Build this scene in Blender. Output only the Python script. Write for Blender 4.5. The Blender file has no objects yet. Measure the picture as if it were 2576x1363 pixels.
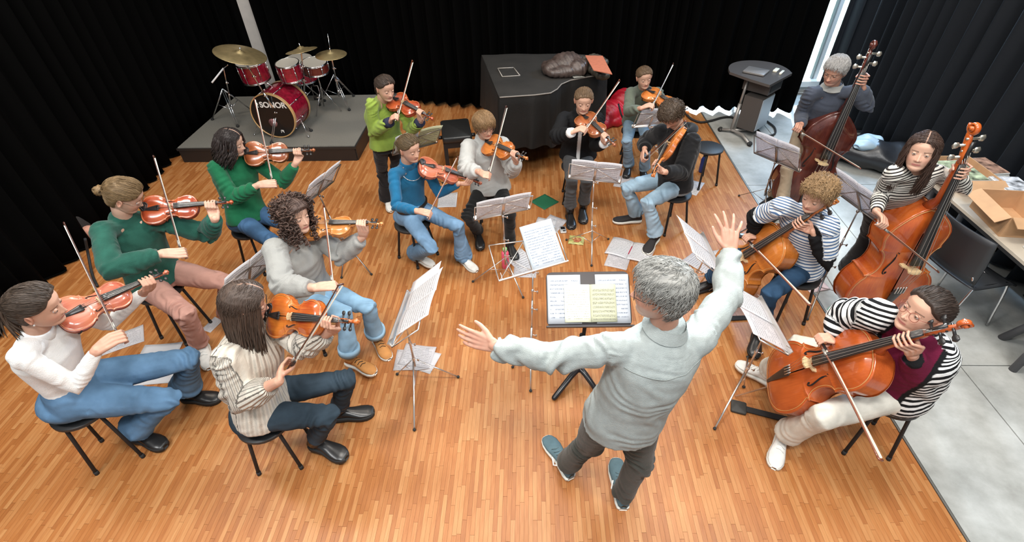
import bpy, math, random
import numpy as np
from mathutils import Vector, Matrix
random.seed(7); RNG = np.random.default_rng(7)
sc = bpy.context.scene
COL = bpy.data.collections.new('rehearsal_room'); sc.collection.children.link(COL)

# ------------------------------------------------------------------ camera, world, lights, exposure
W, H, F = 2576, 1363, 1276.0
_p, _r, _y = math.radians(40.45), math.radians(-1.9), math.radians(2.8)
_f = np.array([0, math.cos(_p), -math.sin(_p)]); _ri = np.array([1., 0, 0]); _u = np.cross(_ri, _f)
_R = math.cos(_r)*_ri + math.sin(_r)*_u; _U = -math.sin(_r)*_ri + math.cos(_r)*_u
_Z = np.array([[math.cos(_y), -math.sin(_y), 0], [math.sin(_y), math.cos(_y), 0], [0, 0, 1]])
CF, CR, CU, CC = _Z@_f, _Z@_R, _Z@_U, np.array([0, 0, 3.05])
cam = bpy.data.cameras.new('camera'); cam.sensor_width = 36; cam.lens = F*36/W; cam.clip_start = .05; cam.clip_end = 200
co = bpy.data.objects.new('camera', cam); COL.objects.link(co)
m = Matrix.Identity(4)
for i in range(3):
    m[i][0], m[i][1], m[i][2], m[i][3] = CR[i], CU[i], -CF[i], CC[i]
co.matrix_world = m; sc.camera = co

def at(px, py, z=0.):
    """place of a measured point of the photograph at a known height above the floor"""
    d = CF + CR*(px-W/2)/F - CU*(py-H/2)/F
    return CC + d*(z-CC[2])/d[2]

sc.view_settings.view_transform = 'Standard'; sc.view_settings.look = 'None'
sc.view_settings.exposure = 0.0; sc.view_settings.gamma = 1; sc.view_settings.use_curve_mapping = False
wd = bpy.data.worlds.new('world'); sc.world = wd; wd.use_nodes = True
wd.node_tree.nodes['Background'].inputs[0].default_value = (.80, .93, 1.0, 1)
wd.node_tree.nodes['Background'].inputs[1].default_value = 0.55

def area(name, loc, target, sx, sy, power, color):
    l = bpy.data.lights.new(name, 'AREA'); l.shape = 'RECTANGLE'; l.size = sx; l.size_y = sy; l.energy = power; l.color = color
    o = bpy.data.objects.new(name, l); COL.objects.link(o); o.location = loc
    o.rotation_euler = (Vector(target)-Vector(loc)).to_track_quat('-Z', 'Y').to_euler()
    return o
# lamps hanging under the hall's roof, in two rows, and the daylight that falls in high through the corner window
for ix in (-3.0, 0.0, 2.2):
    for iy in (0.0, 2.6, 5.0):
        area('ceiling_lamp', (ix, iy, 4.9), (ix, iy, 0), 1.1, .5, (128, 88, 46)[int(iy/2.4)], ((1, .99, .97), (1, .94, .86), (1, .86, .72))[int(iy/2.4)])
area('window_daylight', (3.75, 7.05, 3.2), (2.3, 4.2, 0), .9, 2.0, 230, (.45, .70, 1))
sl = bpy.data.lights.new('low_sun', 'SUN'); sl.energy = 10.0; sl.angle = math.radians(6); sl.color = (.82, .93, 1)
so_ = bpy.data.objects.new('low_sun', sl); COL.objects.link(so_); so_.rotation_euler = Vector((-.30, -1, -.56)).to_track_quat('-Z', 'Y').to_euler()

# ------------------------------------------------------------------ materials
MATS = {}
def nodes(m):
    m.use_nodes = True; nt = m.node_tree; return nt, nt.nodes, nt.links, nt.nodes['Principled BSDF']
def mat(name, col, rough=.6, metal=0., var=.0, scale=30., bump=0., bscale=80., coat=0., sheen=0., spec=.5, attr=None, stretch=None, trans=0., emit=0.):
    if name in MATS: return MATS[name]
    m = bpy.data.materials.new(name); MATS[name] = m
    nt, N, L, b = nodes(m)
    c = (*col, 1)
    b.inputs['Base Color'].default_value = c; b.inputs['Roughness'].default_value = rough; b.inputs['Metallic'].default_value = metal
    b.inputs['Coat Weight'].default_value = coat; b.inputs['Coat Roughness'].default_value = .08
    b.inputs['Sheen Weight'].default_value = sheen; b.inputs['Specular IOR Level'].default_value = spec
    b.inputs['Transmission Weight'].default_value = trans
    if emit: b.inputs['Emission Color'].default_value = c; b.inputs['Emission Strength'].default_value = emit
    src = None
    if attr:
        a = N.new('ShaderNodeAttribute'); a.attribute_name = attr; src = a.outputs['Color']
    if var or bump:
        tc = N.new('ShaderNodeTexCoord'); mp = N.new('ShaderNodeMapping'); L.new(tc.outputs['Object'], mp.inputs[0])
        if stretch: mp.inputs['Scale'].default_value = stretch
    if var:
        n = N.new('ShaderNodeTexNoise'); n.inputs['Scale'].default_value = scale; n.inputs['Detail'].default_value = 4; L.new(mp.outputs[0], n.inputs[0])
        r = N.new('ShaderNodeMapRange'); r.inputs[1].default_value = .3; r.inputs[2].default_value = .7
        r.inputs[3].default_value = 1-var; r.inputs[4].default_value = 1+var; L.new(n.outputs[0], r.inputs[0])
        mx = N.new('ShaderNodeVectorMath'); mx.operation = 'SCALE'; L.new(r.outputs[0], mx.inputs['Scale'])
        if src: L.new(src, mx.inputs[0])
        else: mx.inputs[0].default_value = col
        src = mx.outputs[0]
    if src: L.new(src, b.inputs['Base Color'])
    if bump:
        n2 = N.new('ShaderNodeTexNoise'); n2.inputs['Scale'].default_value = bscale; n2.inputs['Detail'].default_value = 3; L.new(mp.outputs[0], n2.inputs[0])
        bp = N.new('ShaderNodeBump'); bp.inputs['Strength'].default_value = bump; bp.inputs['Distance'].default_value = .004
        L.new(n2.outputs[0], bp.inputs['Height']); L.new(bp.outputs[0], b.inputs['Normal'])
    return m
def cloth(name, col, var=.12, bump=.5, bscale=160, rough=.9, sheen=.15, scale=14):
    return mat(name, col, rough, var=var, scale=scale, bump=bump, bscale=bscale, sheen=sheen, spec=.15)
def stripe_mat(name, a, b_, period, duty, over=False):
    """knit with stripes that run round the body and sleeves: 'al' is the length along the garment's limb"""
    m = bpy.data.materials.new(name); nt, N, L, b = nodes(m); b.inputs['Roughness'].default_value = .9; b.inputs['Specular IOR Level'].default_value = .15
    at_ = N.new('ShaderNodeAttribute'); at_.attribute_name = 'al'
    d = N.new('ShaderNodeMath'); d.operation = 'DIVIDE'; d.inputs[1].default_value = period; L.new(at_.outputs['Fac'], d.inputs[0])
    fr = N.new('ShaderNodeMath'); fr.operation = 'FRACT'; L.new(d.outputs[0], fr.inputs[0])
    g = N.new('ShaderNodeMath'); g.operation = 'LESS_THAN'; g.inputs[1].default_value = duty; L.new(fr.outputs[0], g.inputs[0])
    mx = N.new('ShaderNodeMix'); mx.data_type = 'RGBA'; mx.inputs['A'].default_value = (*a, 1); mx.inputs['B'].default_value = (*b_, 1); L.new(g.outputs[0], mx.inputs['Factor'])
    out = mx.outputs['Result']
    if over:
        c = N.new('ShaderNodeAttribute'); c.attribute_name = 'Col'; ms = N.new('ShaderNodeAttribute'); ms.attribute_name = 'ms'
        m2 = N.new('ShaderNodeMix'); m2.data_type = 'RGBA'; L.new(ms.outputs['Fac'], m2.inputs['Factor']); L.new(out, m2.inputs['A']); L.new(c.outputs['Color'], m2.inputs['B']); out = m2.outputs['Result']
    L.new(out, b.inputs['Base Color'])
    n2 = N.new('ShaderNodeTexNoise'); n2.inputs['Scale'].default_value = 150; bp = N.new('ShaderNodeBump'); bp.inputs['Strength'].default_value = .5; bp.inputs['Distance'].default_value = .004
    tc = N.new('ShaderNodeTexCoord'); L.new(tc.outputs['Object'], n2.inputs[0]); L.new(n2.outputs[0], bp.inputs['Height']); L.new(bp.outputs[0], b.inputs['Normal'])
    return m
BLACK = mat('black_lacquer', (.012, .012, .013), .35)
BLACKM = mat('matt_black', (.015, .015, .016), .75)
CHROME = mat('chrome', (.75, .75, .76), .18, 1.)
STEEL = mat('stand_nickel', (.72, .69, .66), .28, .9)
STEELD = mat('stand_steel_dark', (.30, .27, .25), .35, .9)
RUBBER = mat('rubber', (.02, .02, .02), .8)
WHITEP = mat('white_paint', (.8, .8, .8), .5)

# ------------------------------------------------------------------ mesh helpers
def unit(v): v = np.asarray(v, float); return v/(np.linalg.norm(v)+1e-12)
def V(*a): return np.array(a, float)
class MB:
    def __init__(s): s.v = []; s.f = []; s.m = []; s.n = 0; s.c = []
    def add(s, v, f, mi=0, col=None):
        v = np.asarray(v, float); s.v.append(v); o = s.n; s.f += [tuple(i+o for i in q) for q in f]; s.m += [mi]*len(f); s.n += len(v)
        s.c.append(np.tile(np.array(col if col is not None else (1, 1, 1), float), (len(v), 1)) if col is None or np.ndim(col) == 1 else np.asarray(col)); return s
    def box(s, c, size, R=None, mi=0):
        x, y, z = np.array(size)/2; q = np.array([(-x,-y,-z),(x,-y,-z),(x,y,-z),(-x,y,-z),(-x,-y,z),(x,-y,z),(x,y,z),(-x,y,z)])
        if R is not None: q = q@np.asarray(R).T
        return s.add(q+np.asarray(c), [(0,3,2,1),(4,5,6,7),(0,1,5,4),(1,2,6,5),(2,3,7,6),(3,0,4,7)], mi)
    def tube(s, P, r, n=10, lat=None, mi=0, cap=True, round_=False, col=None):
        P = np.asarray(P, float); k = len(P)
        r = np.asarray(r, float)
        if r.ndim == 0: r = np.full((k, 2), float(r))
        elif r.ndim == 1: r = np.stack([r, r], 1)
        T = np.gradient(P, axis=0); T /= np.linalg.norm(T, axis=1)[:, None]+1e-12
        if round_:
            for end_ in ((0, -1) if round_ is True else (0,) if round_ == 'start' else (-1,)):
                sg_ = -1 if end_ == 0 else 1; q0, t0, r0 = P[end_], T[end_], r[end_]; A1 = q0+sg_*t0*r0.mean()*.7; A2 = q0+sg_*t0*r0.mean()
                if end_ == 0:
                    P = np.vstack([A2, A1, P]); T = np.vstack([t0, t0, T]); r = np.vstack([r0*.15, r0*.71, r])
                    if lat is not None and np.ndim(lat) == 2: lat = np.vstack([lat[0], lat[0], lat])
                    if col is not None and np.ndim(col) == 2: col = np.vstack([col[0], col[0], col])
                else:
                    P = np.vstack([P, A1, A2]); T = np.vstack([T, t0, t0]); r = np.vstack([r, r0*.71, r0*.15])
                    if lat is not None and np.ndim(lat) == 2: lat = np.vstack([lat, lat[-1], lat[-1]])
                    if col is not None and np.ndim(col) == 2: col = np.vstack([col, col[-1], col[-1]])
                k += 2
        X = np.zeros_like(P)
        if lat is not None:
            lat = np.asarray(lat, float); lat = np.tile(lat, (k, 1)) if lat.ndim == 1 else lat
            X = lat - T*np.sum(lat*T, 1)[:, None]
        else:
            x = np.cross(T[0], (0, 0, 1.)); x = np.cross(T[0], (1., 0, 0)) if np.linalg.norm(x) < .1 else x
            for i in range(k): x = x-T[i]*(x@T[i]); x = unit(x); X[i] = x
        X /= np.linalg.norm(X, axis=1)[:, None]+1e-12; Y = np.cross(T, X)
        a = np.linspace(0, 2*np.pi, n, endpoint=False)
        v = P[:, None]+X[:, None]*(np.cos(a)[None, :, None]*r[:, 0, None, None])+Y[:, None]*(np.sin(a)[None, :, None]*r[:, 1, None, None])
        f = [(i*n+j, i*n+(j+1) % n, (i+1)*n+(j+1) % n, (i+1)*n+j) for i in range(k-1) for j in range(n)]
        if cap: f += [tuple(range(n-1, -1, -1)), tuple((k-1)*n+j for j in range(n))]
        cc = None if col is None else (col if np.ndim(col) == 1 else np.repeat(np.asarray(col), n, 0))
        return s.add(v.reshape(-1, 3), f, mi, cc)
    def bar(s, a, b, r, n=8, mi=0): return s.tube([a, b], r, n, mi=mi)
    def ball(s, c, r, n=12, k=8, R=None, mi=0, col=None):
        r = np.ones(3)*r; th = np.linspace(0, np.pi, k+1)[1:-1]; a = np.linspace(0, 2*np.pi, n, endpoint=False)
        v = [(math.sin(t)*math.cos(x), math.sin(t)*math.sin(x), math.cos(t)) for t in th for x in a]+[(0, 0, 1), (0, 0, -1)]
        v = np.array(v)*r
        if R is not None: v = v@np.asarray(R).T
        f = [(i*n+j, (i+1)*n+j, (i+1)*n+(j+1) % n, i*n+(j+1) % n) for i in range(k-2) for j in range(n)]
        A = (k-1)*n; f += [(A, j, (j+1) % n) for j in range(n)]+[(A+1, (k-2)*n+(j+1) % n, (k-2)*n+j) for j in range(n)]
        return s.add(v+np.asarray(c), f, mi, col)
    def disk(s, c, nrm, r, h, n=32, mi=0):
        nrm = unit(nrm); return s.tube([np.asarray(c)-nrm*h/2, np.asarray(c)+nrm*h/2], [r, r], n, mi=mi)
    def ring(s, c, nrm, R_, r, n=40, k=8, mi=0):
        nrm = unit(nrm); x = unit(np.cross(nrm, (0.3, .2, 1))) if abs(nrm[2]) < .95 else unit(np.cross(nrm, (1, 0, 0))); y = np.cross(nrm, x)
        a = np.linspace(0, 2*np.pi, n, endpoint=False); b = np.linspace(0, 2*np.pi, k, endpoint=False)
        d = np.cos(a)[:, None]*x+np.sin(a)[:, None]*y
        v = np.asarray(c)+d[:, None]*(R_+r*np.cos(b))[None, :, None]+nrm*(r*np.sin(b))[None, :, None]
        f = [(i*k+j, ((i+1) % n)*k+j, ((i+1) % n)*k+(j+1) % k, i*k+(j+1) % k) for i in range(n) for j in range(k)]
        return s.add(v.reshape(-1, 3), f, mi)
    def grid(s, G, mi=0, closed=False, col=None):
        G = np.asarray(G); a, b = G.shape[:2]; bb = b if closed else b-1
        f = [(i*b+j, i*b+(j+1) % b, (i+1)*b+(j+1) % b, (i+1)*b+j) for i in range(a-1) for j in range(bb)]
        return s.add(G.reshape(-1, 3), f, mi, None if col is None else np.asarray(col).reshape(-1, 3))
    def arrays(s): return np.vstack(s.v), s.f
    def mesh(s, name, mats, smooth=True, color=False):
        me = bpy.data.meshes.new(name); v = np.vstack(s.v); me.from_pydata(v.tolist(), [], s.f)
        for q in (mats if isinstance(mats, (list, tuple)) else [mats]): me.materials.append(q)
        if len(me.materials) > 1: me.polygons.foreach_set('material_index', s.m)
        if smooth: me.polygons.foreach_set('use_smooth', [True]*len(me.polygons))
        if color:
            a = me.attributes.new('Col', 'FLOAT_COLOR', 'POINT'); c = np.hstack([np.vstack(s.c), np.ones((len(v), 1))]).astype(np.float32); a.data.foreach_set('color', c.ravel())
        me.update(); return me
    def obj(s, name, mats, parent=None, smooth=True, color=False, auto=None):
        me = s.mesh(name, mats, smooth, color)
        if auto is not None: sharp(me, auto)
        return link(name, me, parent)
def sharp(me, ang=35):
    try: me.set_sharp_from_angle(angle=math.radians(ang))
    except Exception: pass
def link(name, me, parent=None):
    o = bpy.data.objects.new(name, me); COL.objects.link(o)
    if parent is not None: o.parent = parent
    return o
def tag(o, label=None, cat=None, group=None, kind=None):
    if label: o['label'] = label
    if cat: o['category'] = cat
    if group: o['group'] = group
    if kind: o['kind'] = kind
    return o
def empty(name, loc, label, cat, group=None, R=None):
    o = bpy.data.objects.new(name, None); o.empty_display_size = .1; COL.objects.link(o)
    mt = np.eye(4)
    if R is not None: mt[:3, :3] = R
    mt[:3, 3] = loc; o.matrix_world = Matrix(mt.tolist()); tag(o, label, cat, group); return o
def copy_tree(o, parent=None):
    c = o.copy(); COL.objects.link(c)
    if parent is not None: c.parent = parent
    for ch in list(o.children): copy_tree(ch, c)
    return c
def setm(o, loc, R=None):
    mt = np.eye(4)
    if R is not None: mt[:3, :3] = R
    mt[:3, 3] = loc; o.matrix_world = Matrix(mt.tolist())
def Rz(a): return np.array([[math.cos(a), -math.sin(a), 0], [math.sin(a), math.cos(a), 0], [0, 0, 1]])
def frame(x, y, z): return np.stack([x, y, z], 1)
def remesh(mb, name, voxel, smooth=4, factor=.5):
    v, f = mb.arrays(); me = bpy.data.meshes.new('tmp'); me.from_pydata(v.tolist(), [], f)
    o = bpy.data.objects.new('tmp', me); sc.collection.objects.link(o)
    md = o.modifiers.new('r', 'REMESH'); md.mode = 'VOXEL'; md.voxel_size = voxel; md.use_smooth_shade = True
    if smooth: s = o.modifiers.new('s', 'SMOOTH'); s.factor = factor; s.iterations = smooth
    dg = bpy.context.evaluated_depsgraph_get(); dg.update()
    out = bpy.data.meshes.new_from_object(o.evaluated_get(dg)); out.name = name
    bpy.data.objects.remove(o); bpy.data.meshes.remove(me); return out
def mverts(me):
    a = np.empty(len(me.vertices)*3, np.float32); me.vertices.foreach_get('co', a); return a.reshape(-1, 3).astype(float)
def mnorm(me):
    a = np.empty(len(me.vertices)*3, np.float32); me.vertices.foreach_get('normal', a); return a.reshape(-1, 3).astype(float)
def setv(me, v): me.vertices.foreach_set('co', v.astype(np.float32).ravel()); me.update()
def fattr(me, name, vals): a = me.attributes.new(name, 'FLOAT', 'POINT'); a.data.foreach_set('value', vals.astype(np.float32))
def cattr(me, vals):
    a = me.attributes.new('Col', 'FLOAT_COLOR', 'POINT'); a.data.foreach_set('color', np.hstack([vals, np.ones((len(vals), 1))]).astype(np.float32).ravel())
def rounded_box(mb, c, size, rad, R=None, mi=0, k=4):
    """box with rounded vertical corners and softened top edge"""
    x, y, z = np.array(size)/2; rad = min(rad, x*.99, y*.99); P = []
    for (sx, sy, a0) in ((1, 1, 0), (-1, 1, 90), (-1, -1, 180), (1, -1, 270)):
        for j in range(k+1):
            a = math.radians(a0+90*j/k); P.append((sx*(x-rad)+rad*math.cos(a), sy*(y-rad)+rad*math.sin(a)))
    P = np.array(P); e = min(rad, z)*.35; rings = []
    for (zz, ins) in ((-z, e), (-z+e, 0), (z-e, 0), (z, e)):
        q = P*(1-ins/np.array([x, y])); rings.append(np.column_stack([q, np.full(len(q), zz)]))
    G = np.array(rings)
    if R is not None: G = G@np.asarray(R).T
    G = G+np.asarray(c); n = len(P); mb.grid(G, mi, closed=True)
    o = mb.n-4*n; mb.f += [tuple(o+i for i in range(n-1, -1, -1)), tuple(o+3*n+i for i in range(n))]; mb.m += [mi, mi]
    return mb
# ------------------------------------------------------------------ the room
X0, X1, YB, YF, XB = -4.85, 4.65, 7.75, -.9, 2.43      # XB: where the parquet meets the concrete
def floor_mats():
    m = bpy.data.materials.new('parquet_oak'); nt, N, L, b = nodes(m)
    a = N.new('ShaderNodeAttribute'); a.attribute_name = 'tone'
    tc = N.new('ShaderNodeTexCoord'); mp = N.new('ShaderNodeMapping'); mp.inputs['Scale'].default_value = (60, 5, 1); L.new(tc.outputs['Object'], mp.inputs[0])
    n = N.new('ShaderNodeTexNoise'); n.inputs['Scale'].default_value = 1.6; n.inputs['Detail'].default_value = 5; L.new(mp.outputs[0], n.inputs[0])
    mth = N.new('ShaderNodeMath'); mth.operation = 'MULTIPLY_ADD'; mth.inputs[1].default_value = .50; L.new(n.outputs[0], mth.inputs[0]); L.new(a.outputs['Fac'], mth.inputs[2])
    r = N.new('ShaderNodeValToRGB'); e = r.color_ramp.elements
    e[0].position = .10; e[0].color = (.20, .055, .012, 1); e[1].position = 1.1; e[1].color = (.62, .39, .19, 1)
    q = r.color_ramp.elements.new(.5); q.color = (.37, .134, .036, 1); q = r.color_ramp.elements.new(.8); q.color = (.47, .218, .078, 1)
    L.new(mth.outputs[0], r.inputs[0]); L.new(r.outputs[0], b.inputs['Base Color'])
    n2 = N.new('ShaderNodeTexNoise'); n2.inputs['Scale'].default_value = 2.2; n2.inputs['Detail'].default_value = 6; L.new(tc.outputs['Object'], n2.inputs[0])
    mr = N.new('ShaderNodeMapRange'); mr.inputs[3].default_value = .30; mr.inputs[4].default_value = .52; L.new(n2.outputs[0], mr.inputs[0]); L.new(mr.outputs[0], b.inputs['Roughness'])
    return m
PARQ = floor_mats(); JOINT = mat('parquet_joint', (.16, .06, .02), .8)
fb = MB().box(((X0+XB)/2, (YF+YB)/2, -.055), (XB-X0, YB-YF, .1)).obj('floor', JOINT, smooth=False); tag(fb, kind='structure', label='orange oak strip parquet floor under the orchestra')
SW, SL = .026, .27
strips = []
x = XB-.002
while x > X0:
    y = YF-RNG.random()*SL
    while y < YB:
        ln = SL*(.8+.5*RNG.random()); strips.append((x-SW/2, y+ln/2, ln, RNG.random())); y += ln
    x -= SW
strips = [q for q in strips if q[1] < YB-.1 and q[1] > YF+.1]
def strip_geo(q, cx, cy):
    x, y, ln, t = q; a, c = SW/2-.0004, ln/2-.0006; z = .0012*(t-.5); x -= cx; y -= cy
    return [(x-a, y-c, -.008), (x+a, y-c, -.008), (x+a, y+c, -.008), (x-a, y+c, -.008), (x-a, y-c, z), (x+a, y-c, z), (x+a, y+c, z), (x-a, y+c, z)]
SF = [(4, 5, 6, 7), (0, 1, 5, 4), (1, 2, 6, 5), (2, 3, 7, 6), (3, 0, 4, 7)]
def vis(q):
    d = V(q[0], q[1], 0)-CC; z = d@CF; px = W/2+F*(d@CR)/z; py = H/2-F*(d@CU)/z
    return z if (20 < px < W-20 and py < H-10) else 99+z
strips.sort(key=vis)
near, rest = strips[:290], strips[290:]
protos = []
for k in range(24):
    q = (0, 0, SL*(.8+.5*(k % 6)/5), (k*7 % 24)/24.)
    me = bpy.data.meshes.new('parquet_strip'); me.from_pydata(strip_geo(q, 0, 0), [], SF); me.materials.append(PARQ); fattr(me, 'tone', np.full(8, .12+q[3]*.40)); protos.append((q[2], q[3], me))
for q in near:
    p = min(protos, key=lambda p: abs(p[0]-q[2])*4+abs(p[1]-q[3])); o = link('parquet_strip', p[2], fb); o.location = (q[0], q[1], 0); o.scale = (1, q[2]/p[0], 1)
vv = [c for q in rest for c in strip_geo(q, 0, 0)]; ff = [tuple(i*8+j for j in f) for i in range(len(rest)) for f in SF]
me = bpy.data.meshes.new('parquet_strips'); me.from_pydata(vv, [], ff); me.materials.append(PARQ); fattr(me, 'tone', np.repeat(np.array([q[3] for q in rest])*.40+.12, 8))
tag(link('parquet_strips', me, fb), kind='stuff')
# concrete
def conc_mat():
    m = bpy.data.materials.new('polished_concrete'); nt, N, L, b = nodes(m); tc = N.new('ShaderNodeTexCoord')
    n = N.new('ShaderNodeTexNoise'); n.inputs['Scale'].default_value = 2.3; n.inputs['Detail'].default_value = 9; n.inputs['Roughness'].default_value = .65; L.new(tc.outputs['Object'], n.inputs[0])
    r = N.new('ShaderNodeValToRGB'); e = r.color_ramp.elements; e[0].position = .3; e[0].color = (.27, .27, .25, 1); e[1].position = .7; e[1].color = (.56, .57, .55, 1)
    L.new(n.outputs[0], r.inputs[0]); L.new(r.outputs[0], b.inputs['Base Color']); b.inputs['Roughness'].default_value = .42
    n2 = N.new('ShaderNodeTexNoise'); n2.inputs['Scale'].default_value = 40; L.new(tc.outputs['Object'], n2.inputs[0]); bp = N.new('ShaderNodeBump'); bp.inputs['Strength'].default_value = .12; L.new(n2.outputs[0], bp.inputs['Height']); L.new(bp.outputs[0], b.inputs['Normal'])
    return m
CONC = conc_mat()
cb = MB().box(((X1+XB)/2, (YF+YB)/2, -.06), (X1-XB, YB-YF, .09)).obj('floor', mat('concrete_joint', (.12, .12, .115), .9), smooth=False); tag(cb, kind='structure', label='pale grey concrete floor beside the parquet')
xs = [XB+.016, 3.17, 4.65]; ys = [YF, 2.49, 5.06, 7.74]
for i in range(2):
    for j in range(3):
        s = MB(); s.box(((xs[i]+xs[i+1])/2, (ys[j]+ys[j+1])/2, -.009), (xs[i+1]-xs[i]-.008, ys[j+1]-ys[j]-.008, .018)); s.obj('concrete_slab', CONC, cb, smooth=False)
tag(MB().box((XB+.008, (YF+YB)/2, -.003), (.012, YB-YF, .010)).obj('trim_1', mat('metal_edge', (.35, .33, .30), .4, .8), smooth=False), kind='structure')
WALL = mat('wall_plaster', (.62, .60, .57), .9, var=.05, scale=4)
tag(MB().box((X0-.1, (YF+YB)/2, 2.3), (.2, YB-YF, 4.6)).obj('wall_left', WALL, smooth=False), kind='structure')
tag(MB().box((X1+.1, (YF+YB)/2, 2.3), (.2, YB-YF, 4.6)).obj('wall_right', WALL, smooth=False), kind='structure')
wb = MB(); wx0, wx1, wz0, wz1 = 2.2, 4.55, .14, 3.9
wb.box(((X0+wx0)/2, YB+.1, 2.3), (wx0-X0, .2, 4.6)); wb.box(((X1+wx1)/2, YB+.1, 2.3), (X1-wx1, .2, 4.6)); wb.box(((wx0+wx1)/2, YB+.1, (wz1+4.6)/2), (wx1-wx0, .2, 4.6-wz1)); wb.box(((wx0+wx1)/2, YB+.1, wz0/2), (wx1-wx0, .2, wz0))
tag(wb.obj('wall_back', WALL, smooth=False), kind='structure')
# the tall corner window
wn = empty('window_1', (0, 0, 0), 'tall white framed window in the gap between the black curtains', 'window'); wn['kind'] = 'structure'; del wn['category']
FR = mat('window_frame_white', (.74, .74, .72), .45)
MB().box(((wx0+wx1)/2, YB-.03, wz0+.03), (wx1-wx0, .2, .08)).obj('window_sill', FR, wn, smooth=False)
for k, xx in enumerate((wx0+.03, 3.10, 3.93, 4.23, wx1-.03)): MB().box((xx, YB+.02, (wz0+wz1)/2), (.05, .1, wz1-wz0)).obj('window_frame', FR, wn, smooth=False)
MB().box((4.185, YB+.0, (wz0+wz1)/2), (.012, .06, wz1-wz0)).obj('window_frame', mat('window_gasket', (.25, .3, .3), .5), wn, smooth=False)
GL = bpy.data.materials.new('clear_glass'); nt, N, L, b = nodes(GL); tr = N.new('ShaderNodeBsdfTransparent'); gl = N.new('ShaderNodeBsdfGlossy'); gl.inputs['Roughness'].default_value = .02; mx = N.new('ShaderNodeMixShader'); mx.inputs[0].default_value = .06
L.new(tr.outputs[0], mx.inputs[1]); L.new(gl.outputs[0], mx.inputs[2]); L.new(mx.outputs[0], N['Material Output'].inputs['Surface'])
for a, b_ in ((wx0+.06, 3.07), (3.13, 3.90), (3.96, 4.20), (4.26, wx1-.06)): MB().box(((a+b_)/2, YB+.05, (wz0+wz1)/2), (b_-a, .012, wz1-wz0-.08)).obj('pane', GL, wn, smooth=False)
gm = bpy.data.materials.new('lawn'); nt, N, L, b = nodes(gm); tc = N.new('ShaderNodeTexCoord'); n = N.new('ShaderNodeTexNoise'); n.inputs['Scale'].default_value = 9; n.inputs['Detail'].default_value = 6; L.new(tc.outputs['Object'], n.inputs[0])
r = N.new('ShaderNodeValToRGB'); e = r.color_ramp.elements; e[0].position = .40; e[0].color = (.24, .42, .26, 1); e[1].position = .56; e[1].color = (.85, .95, .90, 1); L.new(n.outputs[0], r.inputs[0]); L.new(r.outputs[0], b.inputs['Base Color'])
G = np.array([[(x, y, max(0, (y-8.4)*.12)+.02*math.sin(x*3+y*2)) for x in np.linspace(-4, 18, 60)] for y in np.linspace(7.97, 30, 60)])
tag(MB().grid(G).obj('lawn', gm), 'bright frosty lawn sloping up outside the corner window', 'lawn', kind='structure')
del bpy.data.objects['lawn']['category']

# ---- curtains
CURT = mat('black_velour', (.0014, .0014, .0014), .9, spec=.04, bump=.25, bscale=220)
CURB = mat('black_velour_daylit', (.0040, .0058, .0090), .7, sheen=.02, spec=.25, bump=.25, bscale=220)  # blue window light on the folds, tinted into the cloth's base colour
def curtain(path, label, z0=.03, z1=4.5, amp=.075, wl=.19, m_=CURT, seed=0):
    rg = np.random.default_rng(seed); path = np.array(path, float); seg = np.linalg.norm(np.diff(path, axis=0), axis=1); cum = np.r_[0, np.cumsum(seg)]; Lt = cum[-1]
    s = np.arange(0, Lt, .016); P = np.stack([np.interp(s, cum, path[:, i]) for i in (0, 1)], 1)
    T = np.gradient(P, axis=0); T /= np.linalg.norm(T, axis=1)[:, None]; Nn = np.stack([-T[:, 1], T[:, 0]], 1)
    ph = np.cumsum(.016/(wl*(1+.35*np.interp(s, np.arange(0, Lt+.3, .2), rg.uniform(-1, 1, len(np.arange(0, Lt+.3, .2)))))))*2*np.pi
    am = amp*(.75+.5*np.interp(s, np.arange(0, Lt+.4, .3), rg.random(len(np.arange(0, Lt+.4, .3))))); rows = []
    for z in np.linspace(z0, z1, 14):
        t = (z-z0)/(z1-z0); w = np.sin(ph+.5*np.sin(3*t+s*1.3)); d = am*(np.sign(w)*np.abs(w)**.8)*(1.08-.3*t)+.02*np.sin(s*2.1+t*2)
        q = P+Nn*d[:, None]+T*(.012*np.sin(2*ph))[:, None]; rows.append(np.column_stack([q, np.full(len(q), z+(.012*np.cos(ph) if z == z0 else 0))]))
    o = MB().grid(np.array(rows)).obj('curtain', m_); md = o.modifiers.new('t', 'SOLIDIFY'); md.thickness = .006
    hm = MB().tube(np.column_stack([rows[0][:, :2], rows[0][:, 2]+.004])[::2], .009, 6).obj('hem', m_, o)
    return tag(o, label, 'curtain', 'black stage curtains round the hall')
curtain([(-4.80, 7.35), (-4.35, 7.52), (-4.02, 7.62)], 'narrow black velour curtain left of the pale pillar behind the drum kit', seed=1)
curtain([(-3.92, 7.62), (-3.0, 7.56), (-1.6, 7.47), (-.85, 7.3), (2.35, 7.10), (3.66, 6.98)], 'wide black velour curtain along the back behind the piano', seed=2, z0=.05)
curtain([(-4.40, -.8), (-4.42, 2.7), (-4.50, 4.0), (-4.60, 5.6), (-4.68, 7.4)], 'long black velour curtain down the left side of the hall', seed=3, amp=.06, wl=.22)
curtain([(3.97, 7.12), (4.14, 6.98), (4.27, 6.5), (4.24, 5.6), (4.2, 4.2), (4.22, -.8)], 'black velour curtain with blue window light in its colour down the right side beside the window', m_=CURB, seed=5, amp=.09, wl=.25)
pl = MB(); rounded_box(pl, (-3.94, 7.70, 2.2), (.34, .08, 4.4), .02); tag(pl.obj('trim_2', mat('pillar_concrete', (.66, .63, .60), .85, var=.06, scale=9)), kind='structure', label='pale concrete pillar in the gap between curtains behind the drums')

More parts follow.
